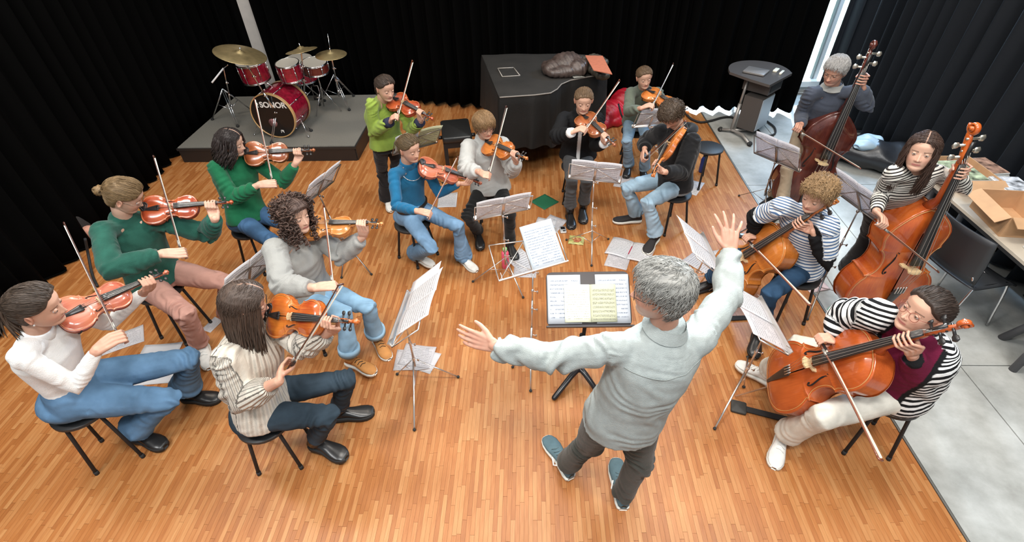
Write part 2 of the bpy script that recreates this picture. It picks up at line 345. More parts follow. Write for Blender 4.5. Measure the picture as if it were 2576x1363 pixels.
# ---- carpeted platform
CARP = mat('grey_carpet', (.20, .19, .165), .95, var=.22, scale=120, bump=.8, bscale=500)
pt = empty('drum_platform', (-3.3, 6.6, 0), 'low black edged platform with grey carpet under the drum kit', 'platform')
def pobj(mb, name, m_, parent, **k):
    """geometry given in world space, hung under an unrotated empty"""
    o = mb.obj(name, m_, parent, **k); l = parent.matrix_world.translation; o.matrix_parent_inverse = Matrix.Identity(4); o.location = -l; return o
px0, px1, py0, py1 = -4.45, -2.17, 5.72, 7.40
q = MB().box(((px0+px1)/2, (py0+py1)/2, .175), (px1-px0, py1-py0, .03)); pobj(q, 'deck', mat('platform_edge', (.02, .018, .017), .5), pt, smooth=False)
q = MB().box(((px0+px1)/2, (py0+py1)/2, .194), (px1-px0-.03, py1-py0-.03, .012)); pobj(q, 'carpet', CARP, pt, smooth=False)
for c, s_ in (((px0+px1)/2, py0+.02, .08), (px1-px0-.04, .03, .16)), (((px0+px1)/2, py1-.02, .08), (px1-px0-.04, .03, .16)), ((px0+.02, (py0+py1)/2, .08), (.03, py1-py0-.04, .16)), ((px1-.02, (py0+py1)/2, .08), (.03, py1-py0-.04, .16)): pobj(MB().box(c, s_), 'side_panel', mat('platform_side', (.018, .015, .014), .45), pt, smooth=False)

# ---- drum kit
RED = mat('red_sparkle_lacquer', (.30, .008, .03), .25, var=.35, scale=25, coat=.8)
HOOPW = mat('maple_hoop', (.55, .33, .14), .4, coat=.5)
HEADB = mat('black_drum_head', (.012, .011, .011), .25)
HEADW = mat('coated_drum_head', (.40, .37, .32), .5)
BRASS = mat('cymbal_bronze', (.58, .44, .22), .36, .85, var=.2, scale=12)
def lugs(mb, c, ax, r, h, n, i):
    x = unit(np.cross(ax, (0, 0, 1))) if abs(ax[2]) < .9 else V(1, 0, 0); y = np.cross(ax, x)
    for i in (i,):
        d = math.cos(2*math.pi*i/n+.3)*x+math.sin(2*math.pi*i/n+.3)*y; p = c+d*(r+.008); mb.bar(p-ax*h*.47, p+ax*h*.47, .004, 6); mb.bar(p-ax*.025, p+ax*.025, .010, 8)
def drum(c, ax, r, h, label, cat='drum', bass=False, wood=RED, top=HEADW):
    c = np.asarray(c, float); ax = unit(ax); e = empty('bass_drum' if bass else 'tom_drum', c, label, cat)
    pobj(MB().tube([c-ax*h/2, c+ax*h/2], [r, r], 48), 'shell', wood, e, auto=40)
    for s_ in (-1, 1):
        q = c+ax*s_*h/2
        hp = MB(); 
        if bass: hp.tube([q-ax*.02, q+ax*.02], [r+.010, r+.010], 48, cap=False); hp.ring(q+ax*s_*.018, ax, r+.004, .008, 48)
        else: hp.ring(q, ax, r+.004, .006, 48); hp.ring(q-ax*s_*.012, ax, r+.004, .005, 48)
        pobj(hp, 'hoop', HOOPW if bass else CHROME, e)
        pobj(MB().disk(q+ax*s_*(.006 if bass else .002), ax, r-.002, .004, 48), 'head', (HEADB if bass and s_ < 0 else top) if s_*(-1 if bass else 1) > 0 else HEADB if bass else top, e, auto=40)
    for i in range(8 if bass else 6): lg = MB(); lugs(lg, c, ax, r, h, 8 if bass else 6, i); pobj(lg, 'tension_rod', CHROME, e)
    return e
ZP = .2
bc = at(688, 291, ZP+.29); bc[1] += 0; bax = unit((.10, 1, 0))
bd = drum(bc+bax*.2, bax, .275, .40, 'deep red bass drum with black front head on the platform', 'bass drum', bass=True)
fc = bc-bax*.014
def text_mesh(txt, size, ext=.001, bold=0.):
    cu = bpy.data.curves.new('t', 'FONT'); cu.body = txt; cu.size = size; cu.extrude = ext; cu.align_x = 'CENTER'; cu.align_y = 'CENTER'; cu.offset = bold
    o = bpy.data.objects.new('t', cu); sc.collection.objects.link(o); dg = bpy.context.evaluated_depsgraph_get(); dg.update(); me = bpy.data.meshes.new_from_object(o.evaluated_get(dg)); bpy.data.objects.remove(o); return me
WPR = mat('white_print', (.82, .80, .76), .5)
def put_text(txt, size, origin, right, up, parent, m_=WPR, ext=.001, name='lettering', bold=0.):
    me = text_mesh(txt, size, ext, bold); me.materials.clear(); me.materials.append(m_); right = unit(right); up = unit(up); v = mverts(me); v = origin+v[:, :1]*right+v[:, 1:2]*up+v[:, 2:3]*np.cross(right, up); setv(me, v)
    o = link(name, me, parent); o.location = -parent.matrix_world.translation; return o
rt_ = unit(np.cross(bax, (0, 0, 1))); upv = V(0, 0, 1)
put_text('SONOR', .098, fc+upv*.14+rt_*.045, rt_, upv, bd, bold=.003)
lg = MB(); lg.tube([fc+upv*.16-rt_*.175, fc+upv*.165-rt_*.155, fc+upv*.14-rt_*.15, fc+upv*.125-rt_*.17, fc+upv*.11-rt_*.15], .006, 6); pobj(lg, 'emblem', WPR, bd)
pobj(MB().disk(fc-upv*.09-rt_*.03, bax, .055, .003, 24), 'port_patch', mat('port_patch', (.30, .14, .14), .5, var=.6, scale=40), bd)
sw = MB(); sw.tube([fc-upv*.20+rt_*(.06+.02*math.cos(a))+upv*.018*math.sin(1.7*a) for a in np.linspace(0, 9, 40)], .0025, 5); pobj(sw, 'scrawl', WPR, bd)
for s_ in (-1, 1): bl = MB(); bl.bar(bc+bax*.12+rt_*s_*.27-upv*.06, V(*(bc+bax*.02+rt_*s_*.37)[:2], ZP+.01), .006); bl.ball(V(*(bc+bax*.02+rt_*s_*.37)[:2], ZP+.015), .014); pobj(bl, 'spur', CHROME, bd)
t1 = at(637, 177, ZP+.74); t2 = at(729, 178, ZP+.74); t3 = at(793, 168, ZP+.62)
for c, r, h, lab in ((t1, .165, .23, 'larger red tom drum on the left above the bass drum'), (t2, .135, .20, 'smaller red tom drum on the right above the bass drum')):
    e = drum(c, unit((0, -.12, 1)), r, h, lab, 'tom drum'); q = MB(); q.bar(c-V(0, 0, h*.3), V(*(bc+bax*.2)[:2]+(c[:2]-bc[:2])*.2, bc[2]+.27), .011); pobj(q, 'mount_arm', CHROME, e)
e = drum(t3, unit((.05, -.12, 1)), .16, .13, 'dark red snare drum with white head at the right of the kit', 'snare drum', wood=mat('dark_red_wood', (.14, .02, .015), .3, coat=.6)); e.name = 'snare_drum'
q = MB(); q.bar(t3-V(0, 0, .06), V(t3[0], t3[1], ZP+.3), .010)
for a in (0, 2.1, 4.2): q.bar(V(t3[0], t3[1], ZP+.35), V(t3[0]+.2*math.cos(a), t3[1]+.2*math.sin(a), ZP+.015), .007); q.bar(V(t3[0], t3[1], ZP+.55), t3+V(.12*math.cos(a), .12*math.sin(a), -.06), .006)
pobj(q, 'snare_stand', CHROME, e)
t4 = t3+V(-.95, .45, -.18); e = drum(t4+V(.55, 0, 0), (0, -.05, 1), .19, .30, 'red floor tom partly hidden behind the small toms', 'tom drum')
for a in (0.4, 2.5, 4.6): q = MB(); p = t4+V(.55, 0, 0)+V(.2*math.cos(a), .2*math.sin(a), 0); q.bar(p, V(p[0], p[1], ZP+.01), .007); pobj(q, 'leg', CHROME, e)
def cymbal_stand(foot, top, cy, rad, tilt, label, legs=3, extra=None, spread=.3, a0=.5):
    e = empty('cymbal_stand', foot, label, 'cymbal stand'); top = np.asarray(top, float); foot = np.asarray(foot, float)
    p = MB(); p.bar(foot+V(0, 0, .12), foot+(top-foot)*.55, .012); p.bar(foot+(top-foot)*.5, top, .008); pobj(p, 'pole', CHROME, e)
    for t in (.3, .52, .75): kn = MB(); kn.ball(foot+(top-foot)*t, (.02, .02, .018), 8, 6); kn.bar(foot+(top-foot)*t, foot+(top-foot)*t+V(.035, -.02, 0), .006); pobj(kn, 'clamp', CHROME, e)
    for i in range(legs):
        a = a0+2*math.pi*i/legs; d = V(math.cos(a), math.sin(a), 0); f = foot+d*spread+V(0, 0, .015)
        l = MB(); m1 = foot+V(0, 0, .42); 
        for s_ in (-.012, .012): o_ = V(-d[1], d[0], 0)*s_; l.bar(m1+o_, f+o_, .006)
        l.bar(foot+V(0, 0, .14), (m1+f)/2, .005); lo = pobj(l, 'leg', CHROME, e)
        q = MB().ball(f, (.022, .022, .02)); r_ = q.obj('rubber_foot', RUBBER, lo)
    if cy is not None:
        n = unit(tilt); x = unit(np.cross(n, (0, 1, 0))); y = np.cross(n, x); rr = np.array([.0, .012, .03, .045, .06, .2*rad+.05, .6*rad, rad-.004, rad, rad-.004, .6*rad, .05, 0.]); hh = np.array([.028, .028, .024, .012, .006, .003, -.006, -.016, -.018, -.019, -.009, 0, 0])
        a = np.linspace(0, 2*np.pi, 40, endpoint=False)
        Gc = np.array([[cy+n*h_+(x*math.cos(t)+y*math.sin(t))*max(r_, 1e-4) for t in a] for r_, h_ in zip(rr, hh)])
        pobj(MB().grid(Gc, closed=True), 'cymbal', BRASS, e); pobj(MB().bar(cy+n*.02, cy+n*.06, .008), 'wing_nut', CHROME, e)
    return e
c1 = at(604, 133, ZP+1.12); cymbal_stand(V(c1[0]+.05, c1[1]+.35, ZP), c1+V(0, 0, -.01), c1, .27, (.32, .02, 1), 'large tilted bronze cymbal on the left, over the larger tom', a0=.2)
c2 = at(757, 123, ZP+1.08); cymbal_stand(at(772, 272, ZP), c2, c2, .18, (-.12, .10, 1), 'small thin cymbal standing over the smaller tom', a0=-1.2)
c3 = at(832, 134, ZP+1.0); f3 = at(858, 262, ZP); e3 = cymbal_stand(f3, c3, c3, .18, (.03, -.04, 1), 'pair of hi-hat cymbals with tall thin rod at the right', a0=-.9); pobj(MB().bar(c3, c3+V(0, .05, .2), .004), 'rod', CHROME, e3)
h0 = at(590, 300, ZP); h1 = at(562, 172, ZP+.85); e4 = cymbal_stand(h0, h1, None, .1, (0, 0, 1), 'bare chrome boom stand with pale stick at the left of the kit', a0=1.1)
pobj(MB().bar(at(533, 208, ZP+.75), h1, .010), 'boom_tip', WHITEP, e4); pobj(MB().bar(h1, at(573, 163, ZP+.92), .006), 'boom_arm', CHROME, e4)
th = at(800, 250, ZP+.01); e = empty('bass_drum_pedal', th, 'metal foot pedal on the grey platform behind the bass drum', 'pedal'); q = MB(); q.box(th+V(0, .1, .03), (.09, .26, .01)); q.bar(th+V(-.05, 0, 0), th+V(-.05, 0, .2), .006); q.bar(th+V(.05, 0, 0), th+V(.05, 0, .2), .006); q.bar(th+V(-.05, 0, .2), th+V(.05, 0, .2), .006); pobj(q, 'pedal_frame', STEELD, e); pobj(MB().bar(th+V(0, 0, .19), th+V(0, -.05, .3), .006), 'beater', CHROME, e)

# ---- covered grand piano
PZ = 1.0
pts = [at(1257, 246, PZ), at(1300, 243, PZ), at(1345, 240, PZ), at(1385, 235, PZ), at(1402, 225, PZ), at(1412, 213, PZ), at(1435, 203, PZ), at(1470, 196, PZ), at(1505, 190, PZ), at(1525, 178, PZ), at(1528, 165, PZ), at(1515, 150, PZ), at(1480, 138, PZ), at(1400, 135, PZ), at(1300, 136, PZ), at(1212, 138, PZ)]
O = np.array([p[:2] for p in pts]); Oc = O.mean(0)
def dense(O, k=10):
    out = []
    for i in range(len(O)):
        for j in range(k): out.append(O[i]+(O[(i+1) % len(O)]-O[i])*j/k)
    return np.array(out)
D = dense(O); nD = len(D); dd = D-Oc; dn = dd/np.linalg.norm(dd, axis=1)[:, None]; sarc = np.r_[0, np.cumsum(np.linalg.norm(np.diff(D, axis=0), axis=1))]
rows = []; hem = .38+.05*np.sin(sarc*5)
for t in np.linspace(0, 1, 16):
    fold = (.006+.05*t**1.3)*(.6*np.sin(sarc*19+1.5*np.sin(sarc*3))+.4*np.sin(sarc*31+2)); z = PZ+.0-(PZ-hem)*t
    rows.append(np.column_stack([D+dn*(fold+.012*min(1, t*8)+.03*t)[:, None], z]))
pn = empty('grand_piano', (Oc[0], Oc[1], 0), 'grand piano under a black fitted cover in front of the back curtain', 'piano')
COVER = mat('piano_cover_cloth', (.008, .0075, .007), .6, var=.25, scale=3, bump=.4, bscale=60, spec=.3, sheen=.02)
COVT = mat('piano_cover_top', (.017, .015, .013), .7, var=.25, scale=4, bump=.3, bscale=80)
pobj(MB().grid(np.array(rows), closed=True), 'cover_skirt', COVER, pn)
tp = [np.column_stack([Oc+dd*s_, np.full(nD, PZ+.012*(1-s_**6)+.004*np.sin(dd[:, 0]*9*s_))]) for s_ in (1.005, .995, .97, .85, .6, .3, .02)]
pobj(MB().grid(np.array(tp), closed=True), 'cover_top', COVT, pn)
pobj(MB().tube(np.column_stack([D[:90], np.full(90, PZ+.004)]), (.007), 6), 'piping', mat('cover_piping', (.20, .18, .16), .6), pn)
sm = MB(); a_ = [at(*p, PZ+.018) for p in ((1252, 172), (1292, 170), (1308, 190), (1264, 193))]
for i in range(4): sm.bar(a_[i], a_[(i+1) % 4], .006, 6)
pobj(sm, 'stitched_pocket', mat('pocket_seam', (.30, .27, .24), .7), pn)
bd_ = MB(); Di = Oc+dd*.93
bd_.grid(np.array([np.column_stack([Di, np.full(nD, z)]) for z in (.45, .97)]), closed=True); pobj(bd_, 'case', BLACK, pn)
for k, (a, b_) in enumerate(((.16, .12), (.16, .86), (.86, .55))):
    lo, hi = O.min(0), O.max(0); p = V(lo[0]+(hi[0]-lo[0])*a, lo[1]+(hi[1]-lo[1])*b_, 0); pobj(MB().tube([p, p+V(0, 0, .06), p+V(0, 0, .09), p+V(0, 0, .5)], [(.03, .03), (.035, .035), (.045, .045), (.065, .065)], 12), 'leg', BLACK, pn)
def puff(c, L_, Wd, Ht, ang, label, seed, m_, ridges=14):
    rg = np.random.default_rng(seed); R = Rz(ang); G = []
    for i in range(ridges*4+1):
        u = i/(ridges*4); row = []; pr = (math.sin(math.pi*min(1, max(0, u*1.05+.0)))**.35) if 0 < u < 1 else .25
        rd = .012*abs(math.sin(math.pi*ridges*u))
        for j in range(28):
            t = 2*math.pi*j/28; x_ = (u-.5)*L_+.03*math.sin(t*2+seed); y_ = Wd/2*pr*math.cos(t)*(1+.12*math.sin(u*7+seed)); z_ = Ht/2+(Ht/2*pr+rd)*math.sin(t)*(1+.25*math.sin(5*t+u*9+seed)*.5)
            row.append(R@V(x_, y_, max(.0, z_))+np.asarray(c))
        G.append(row)
    q = MB().grid(np.array(G), closed=True); n = 28; q.f += [tuple(range(n)), tuple((ridges*4)*n+n-1-i for i in range(n))]; q.m += [0, 0]
    return tag(q.obj('quilted_jacket', m_), label, 'jacket')
JK = mat('quilted_brown_nylon', (.060, .042, .036), .38, var=.4, scale=18, bump=.5, bscale=50)
JG = mat('quilted_olive_nylon', (.06, .052, .040), .45, var=.4, scale=18, bump=.5, bscale=50)
def heap(c, lumps, label, m_, seed, ang, zf=PZ+.012, nm='quilted_jacket', cat='jacket'):
    q = MB(); R = Rz(ang)
    for x, y, z, a, b_, h in lumps: q.ball(np.asarray(c)+R@V(x, y, z), V(a, b_, h), 20, 12, R=R)
    me = remesh(q, 'quilted_jacket', .011, 3); P = mverts(me); N_ = mnorm(me); l = (P-c)@R; s1 = l[:, 0]*1.0+.35*l[:, 1]+.02*np.sin(l[:, 1]*14+seed)
    d = .010*np.abs(np.sin(s1*58))**.6+.006*np.sin(l[:, 1]*26+3*np.sin(l[:, 0]*17+seed)+l[:, 2]*20)*np.sin(l[:, 0]*13+seed)+.004*np.sin(l[:, 0]*34+l[:, 1]*41+seed)
    P = P+N_*d[:, None]; P[:, 2] = np.maximum(P[:, 2], zf); setv(me, P); me.materials.append(m_); return tag(link(nm, me), label, cat)
heap(at(1422, 182, PZ+.02), [(-.14, .02, .05, .13, .15, .08), (.02, .06, .09, .17, .15, .10), (.13, -.03, .06, .12, .14, .09), (-.03, -.10, .04, .20, .08, .06), (.05, .15, .07, .16, .07, .09)], 'dark shiny quilted jacket heaped on the covered piano', JK, 1, .05)
heap(at(1487, 180, PZ+.02), [(-.20, .03, .05, .10, .08, .06), (-.06, .0, .05, .13, .085, .06), (.10, -.01, .045, .13, .075, .055), (.23, -.03, .04, .08, .07, .045), (-.12, .18, .06, .16, .08, .05)], 'olive quilted jacket sleeve lying between the heaped jacket and the rust folder', JG, 4, -1.0)
fq = [at(*p, PZ+.155) for p in ((1472, 141), (1516, 142), (1540, 188), (1493, 178))]; 
fl = MB(); up_ = V(0, 0, .008); fl.add([*fq, *[p+up_ for p in fq]], [(0, 3, 2, 1), (4, 5, 6, 7), (0, 1, 5, 4), (1, 2, 6, 5), (2, 3, 7, 6), (3, 0, 4, 7)])
tag(fl.obj('folder', mat('rust_cardboard', (.42, .13, .07), .8, var=.1), smooth=False), 'flat rust brown folder lying on the jackets at the piano tail', 'folder')
pq = [at(*p, PZ+.02) for p in ((1438, 192), (1448, 190), (1470, 194), (1444, 197))]; q = MB(); q.add([*pq, *[p+V(0, 0, .006) for p in pq]], [(0, 3, 2, 1), (4, 5, 6, 7), (0, 1, 5, 4), (1, 2, 6, 5), (2, 3, 7, 6), (3, 0, 4, 7)]); tag(q.obj('notebook', mat('grey_card', (.25, .25, .23), .7), smooth=False), 'small grey booklet on the piano cover under the jacket', 'booklet')

# ---- piano bench
bq = [at(1105, 303, .48), at(1171, 297, .48), at(1192, 343, .48), at(1118, 350, .48)]; bcn = sum(bq)/4; bx = unit(bq[1]-bq[0]); by = V(-bx[1], bx[0], 0); Rb = frame(bx, by, V(0, 0, 1)); bw, bdp = .34, .50
e = empty('piano_bench', (bcn[0], bcn[1], 0), 'black adjustable piano bench with padded leather seat behind the violinists', 'bench')
q = MB(); rounded_box(q, bcn+V(0, 0, -.03), (bw, bdp, .07), .03, Rb); pobj(q, 'seat', mat('black_leather', (.02, .02, .02), .28), e)
q = MB(); q.box(bcn+V(0, 0, -.10), (bw*.92, bdp*.92, .07), Rb); pobj(q, 'seat_frame', BLACK, e, smooth=False)
for s1 in (-1, 1):
    for s2 in (-1, 1): p = bcn+Rb@V(s1*bw*.42, s2*bdp*.42, 0); pobj(MB().box((p[0], p[1], .20), (.045, .045, .40), Rb), 'leg', BLACK, e, smooth=False)
    pobj(MB().bar(bcn+Rb@V(s1*bw*.48, 0, -.10), bcn+Rb@V(s1*(bw*.48+.06), 0, -.10), .022, 14), 'height_knob', BLACK, e)
    pobj(MB().box(bcn+Rb@V(s1*bw*.42, 0, -.36), (.03, bdp*.8, .04), Rb), 'stretcher', BLACK, e, smooth=False)

# ---- media lectern
MET = mat('grey_metal', (.33, .31, .29), .4, .5); LGB = mat('lectern_brown', (.07, .06, .055), .6); LGT = mat('lectern_top', (.085, .075, .07), .35)
LZ = .76; LA = at(1895, 331, .1); le1 = unit(at(1852, 317, .1)-LA); le2 = unit(V(-le1[1], le1[0], 0)); le2 = le2 if le2[0] > 0 else -le2
lc = V(LA[0]+.1, LA[1]+.2, 0); e = empty('media_lectern', lc, 'grey media lectern on castors with fan shaped top and cabinet', 'lectern'); Rl = frame(le2, le1 if np.cross(le2, le1)[2] > 0 else -le1, V(0, 0, 1))
def corner_box(F0, l1, l2, z0, z1, name, m_):
    c = V(F0[0], F0[1], 0)+le1*l1/2+le2*l2/2; pobj(MB().box(V(c[0], c[1], (z0+z1)/2), (l2, l1, z1-z0), Rl), name, m_, e, smooth=False); return c
cc_ = corner_box(LA, .235, .32, .09, .515, 'cabinet', LGB); Dc = V(LA[0], LA[1], 0)+le2*.16-le1*.007
pobj(MB().box(V(Dc[0], Dc[1], .305), (.30, .010, .40), Rl), 'cabinet_door', mat('door_brushed', (.42, .47, .52), .35, .4), e, smooth=False)
Bf = at(1931, 241, .55); corner_box(Bf, .34, .34, .55, .70, 'equipment_box', LGB); pobj(MB().box(V(*(Bf+le2*.17-le1*.004)[:2], .625), (.28, .008, .09), Rl), 'drawer_front', BLACKM, e, smooth=False)
tl, tf, tr_ = at(1836, 181, LZ), at(1937, 214, LZ), at(1993, 184, LZ); mid_ = (tl+tr_)/2; ax_ = unit(tr_-tl); ay_ = V(-ax_[1], ax_[0], 0); hw = np.linalg.norm(tr_-tl)/2; pk = at(1908, 152, LZ); hk = (pk-mid_)@ay_
rim = [mid_+ax_*hw*math.cos(t)+ay_*(hk*math.sin(t)**.8) for t in np.linspace(0.001, math.pi-.001, 20)]+[tl*.5+tf*.5-ay_*.02, tf]
q = MB(); n = len(rim); q.add([*[p-V(0, 0, .03) for p in rim], *rim], [tuple(range(n-1, -1, -1)), tuple(range(n, 2*n))]+[(i, (i+1) % n, n+(i+1) % n, n+i) for i in range(n)]); pobj(q, 'desk_top', LGT, e, smooth=False)
lb = at(1838, 335, .0); ltp = at(1883, 196, .70)
pobj(MB().bar(lb+V(0, 0, .04), lb*.45+ltp*.55, .024, 14), 'column', MET, e); pobj(MB().bar(lb*.5+ltp*.5, ltp, .017, 14), 'column', MET, e); pobj(MB().bar(ltp, ltp*.4+Bf*.6+V(0, 0, .06), .016, 10), 'bracket', MET, e)
c_in = at(1812, 325, .03); c_out = at(1886, 362, .03)
pobj(MB().tube([c_in, lb+V(0, 0, .05), (lb+c_out)/2+V(.03, .03, .04), c_out], [(.022, .018)]*4, 10), 'base_bar', MET, e); pobj(MB().tube([lb+V(0, 0, .04), cc_+V(0, 0, .05)], [(.025, .02)]*2, 10), 'base_bar', MET, e)
for p in (c_in, c_out, cc_+V(.1, .1, .03), cc_+V(-.1, .12, .03)): pobj(MB().disk(p, le2, .03, .03, 16), 'castor', RUBBER, e)
lap = at(1902, 180, LZ+.012); Rq = Rl@Rz(.15)
e2 = empty('laptop', lap, 'closed grey laptop lying on the lectern top', 'laptop'); q = MB(); rounded_box(q, lap, (.22, .26, .012), .01, Rq); pobj(q, 'base', mat('laptop_grey', (.22, .2, .19), .4, .3), e2); q = MB(); rounded_box(q, lap+V(0, 0, .011), (.22, .26, .008), .01, Rq); pobj(q, 'lid', mat('laptop_lid', (.30, .27, .25), .35, .4), e2)
for k, (px, py, w_, d_, lab) in enumerate(((1952, 178, .12, .05, 'cream remote box on the lectern beside the laptop'), (1966, 184, .13, .03, 'white marker pen box at the right edge of the lectern'))):
    p = at(px, py, LZ+.004); q = MB(); rounded_box(q, p+V(0, 0, .008), (w_, d_, .022), .008, Rq); tag(q.obj('remote_control', mat('cream_plastic', (.72, .68, .55), .5)), lab, 'remote')
ck = [at(*p, .02) for p in ((1725, 285), (1738, 298), (1762, 307), (1790, 303), (1815, 296), (1838, 294), (1850, 300))]
def smooth_path(P, k=8):
    P = np.asarray(P, float); Q = []; P_ = np.vstack([2*P[0]-P[1], P, 2*P[-1]-P[-2]])
    for i in range(1, len(P_)-2):
        for t in np.linspace(0, 1, k, endpoint=False):
            a, b_, c, d = P_[i-1:i+3]; Q.append(.5*((2*b_)+(-a+c)*t+(2*a-5*b_+4*c-d)*t*t+(-a+3*b_-3*c+d)*t**3))
    return np.array(Q+[P[-1]])
tag(MB().tube(smooth_path(ck), .014, 8).obj('cable', RUBBER), 'thick black cable curving over the floor to the lectern', 'cable')
ck = [at(*p, .02) for p in ((1905, 325), (1918, 338), (1935, 341), (1950, 335), (1948, 320), (1930, 305))]
tag(MB().tube(smooth_path(ck), .012, 8).obj('cable', RUBBER), 'coiled black cable on the floor right of the lectern', 'cable')

# ---- round stools
def stool(c, h, r, label, yaw=0., group=None, m_=None):
    e = empty('stool', (c[0], c[1], 0), label, 'stool', group, R=Rz(yaw)); m_ = m_ or BLACKM
    s_ = MB(); s_.tube([(0, 0, h-.030), (0, 0, h-.024), (0, 0, h-.006), (0, 0, h)], [r-.012, r, r, r-.010], 36, mi=0); s_.obj('seat', mat('stool_seat_black', (.02, .02, .021), .5), e, auto=40)
    MB().ring((0, 0, h-.04), (0, 0, 1), r*.72, .009, 32).obj('frame_ring', m_, e)
    for k in range(4):
        a = math.pi/4+k*math.pi/2; d = V(math.cos(a), math.sin(a), 0)
        l = MB().tube([d*r*.72+V(0, 0, h-.035), d*r*.80+V(0, 0, h-.06), d*r*1.12+V(0, 0, .02)], .011, 10).obj('leg', m_, e); MB().tube([d*r*1.11+V(0, 0, .03), d*r*1.125+V(0, 0, .0)], .014, 10).obj('rubber_foot', RUBBER, l)
    return e
sp = at(1784, 369, .45); stool((sp[0], sp[1]), .45, .155, 'empty round black stool behind the man in the black hoodie', .4)
bp_ = at(1764, 432, 0); e = empty('water_bottle', bp_, 'dark blue water bottle standing under the empty stool', 'bottle'); BB = mat('blue_bottle', (.02, .05, .25), .3)
pobj(MB().tube([bp_+V(0, 0, z) for z in (0, .01, .16, .19, .20)], [.03, .034, .034, .022, .018], 18), 'body', BB, e); pobj(MB().tube([bp_+V(0, 0, z) for z in (.198, .225, .23)], [.019, .019, .012], 14), 'cap', BLACKM, e)

# ---- red bag behind the olive player
rg_ = np.random.default_rng(3); rb = (at(1530, 305, .15)+at(1575, 270, .25))/2; Rr = Rz(.75)
rbo = heap(V(rb[0]+.05, rb[1]+.30, .0), [(-.34, .0, .07, .22, .16, .11), (-.12, .02, .13, .24, .19, .16), (.12, .0, .19, .20, .18, .20), (.26, -.02, .12, .16, .15, .14), (.0, -.14, .07, .28, .08, .09)], 'slumped bright red backpack on the floor beside the piano', mat('red_nylon', (.42, .008, .02), .45, var=.35, scale=5, bump=.5, bscale=30), 3, .75, .004, 'backpack', 'backpack')
q = MB(); q.tube(smooth_path([at(1556, 262, .40), at(1562, 285, .36), at(1570, 305, .25)]), .012, 8); q.obj('strap', BLACKM, rbo)
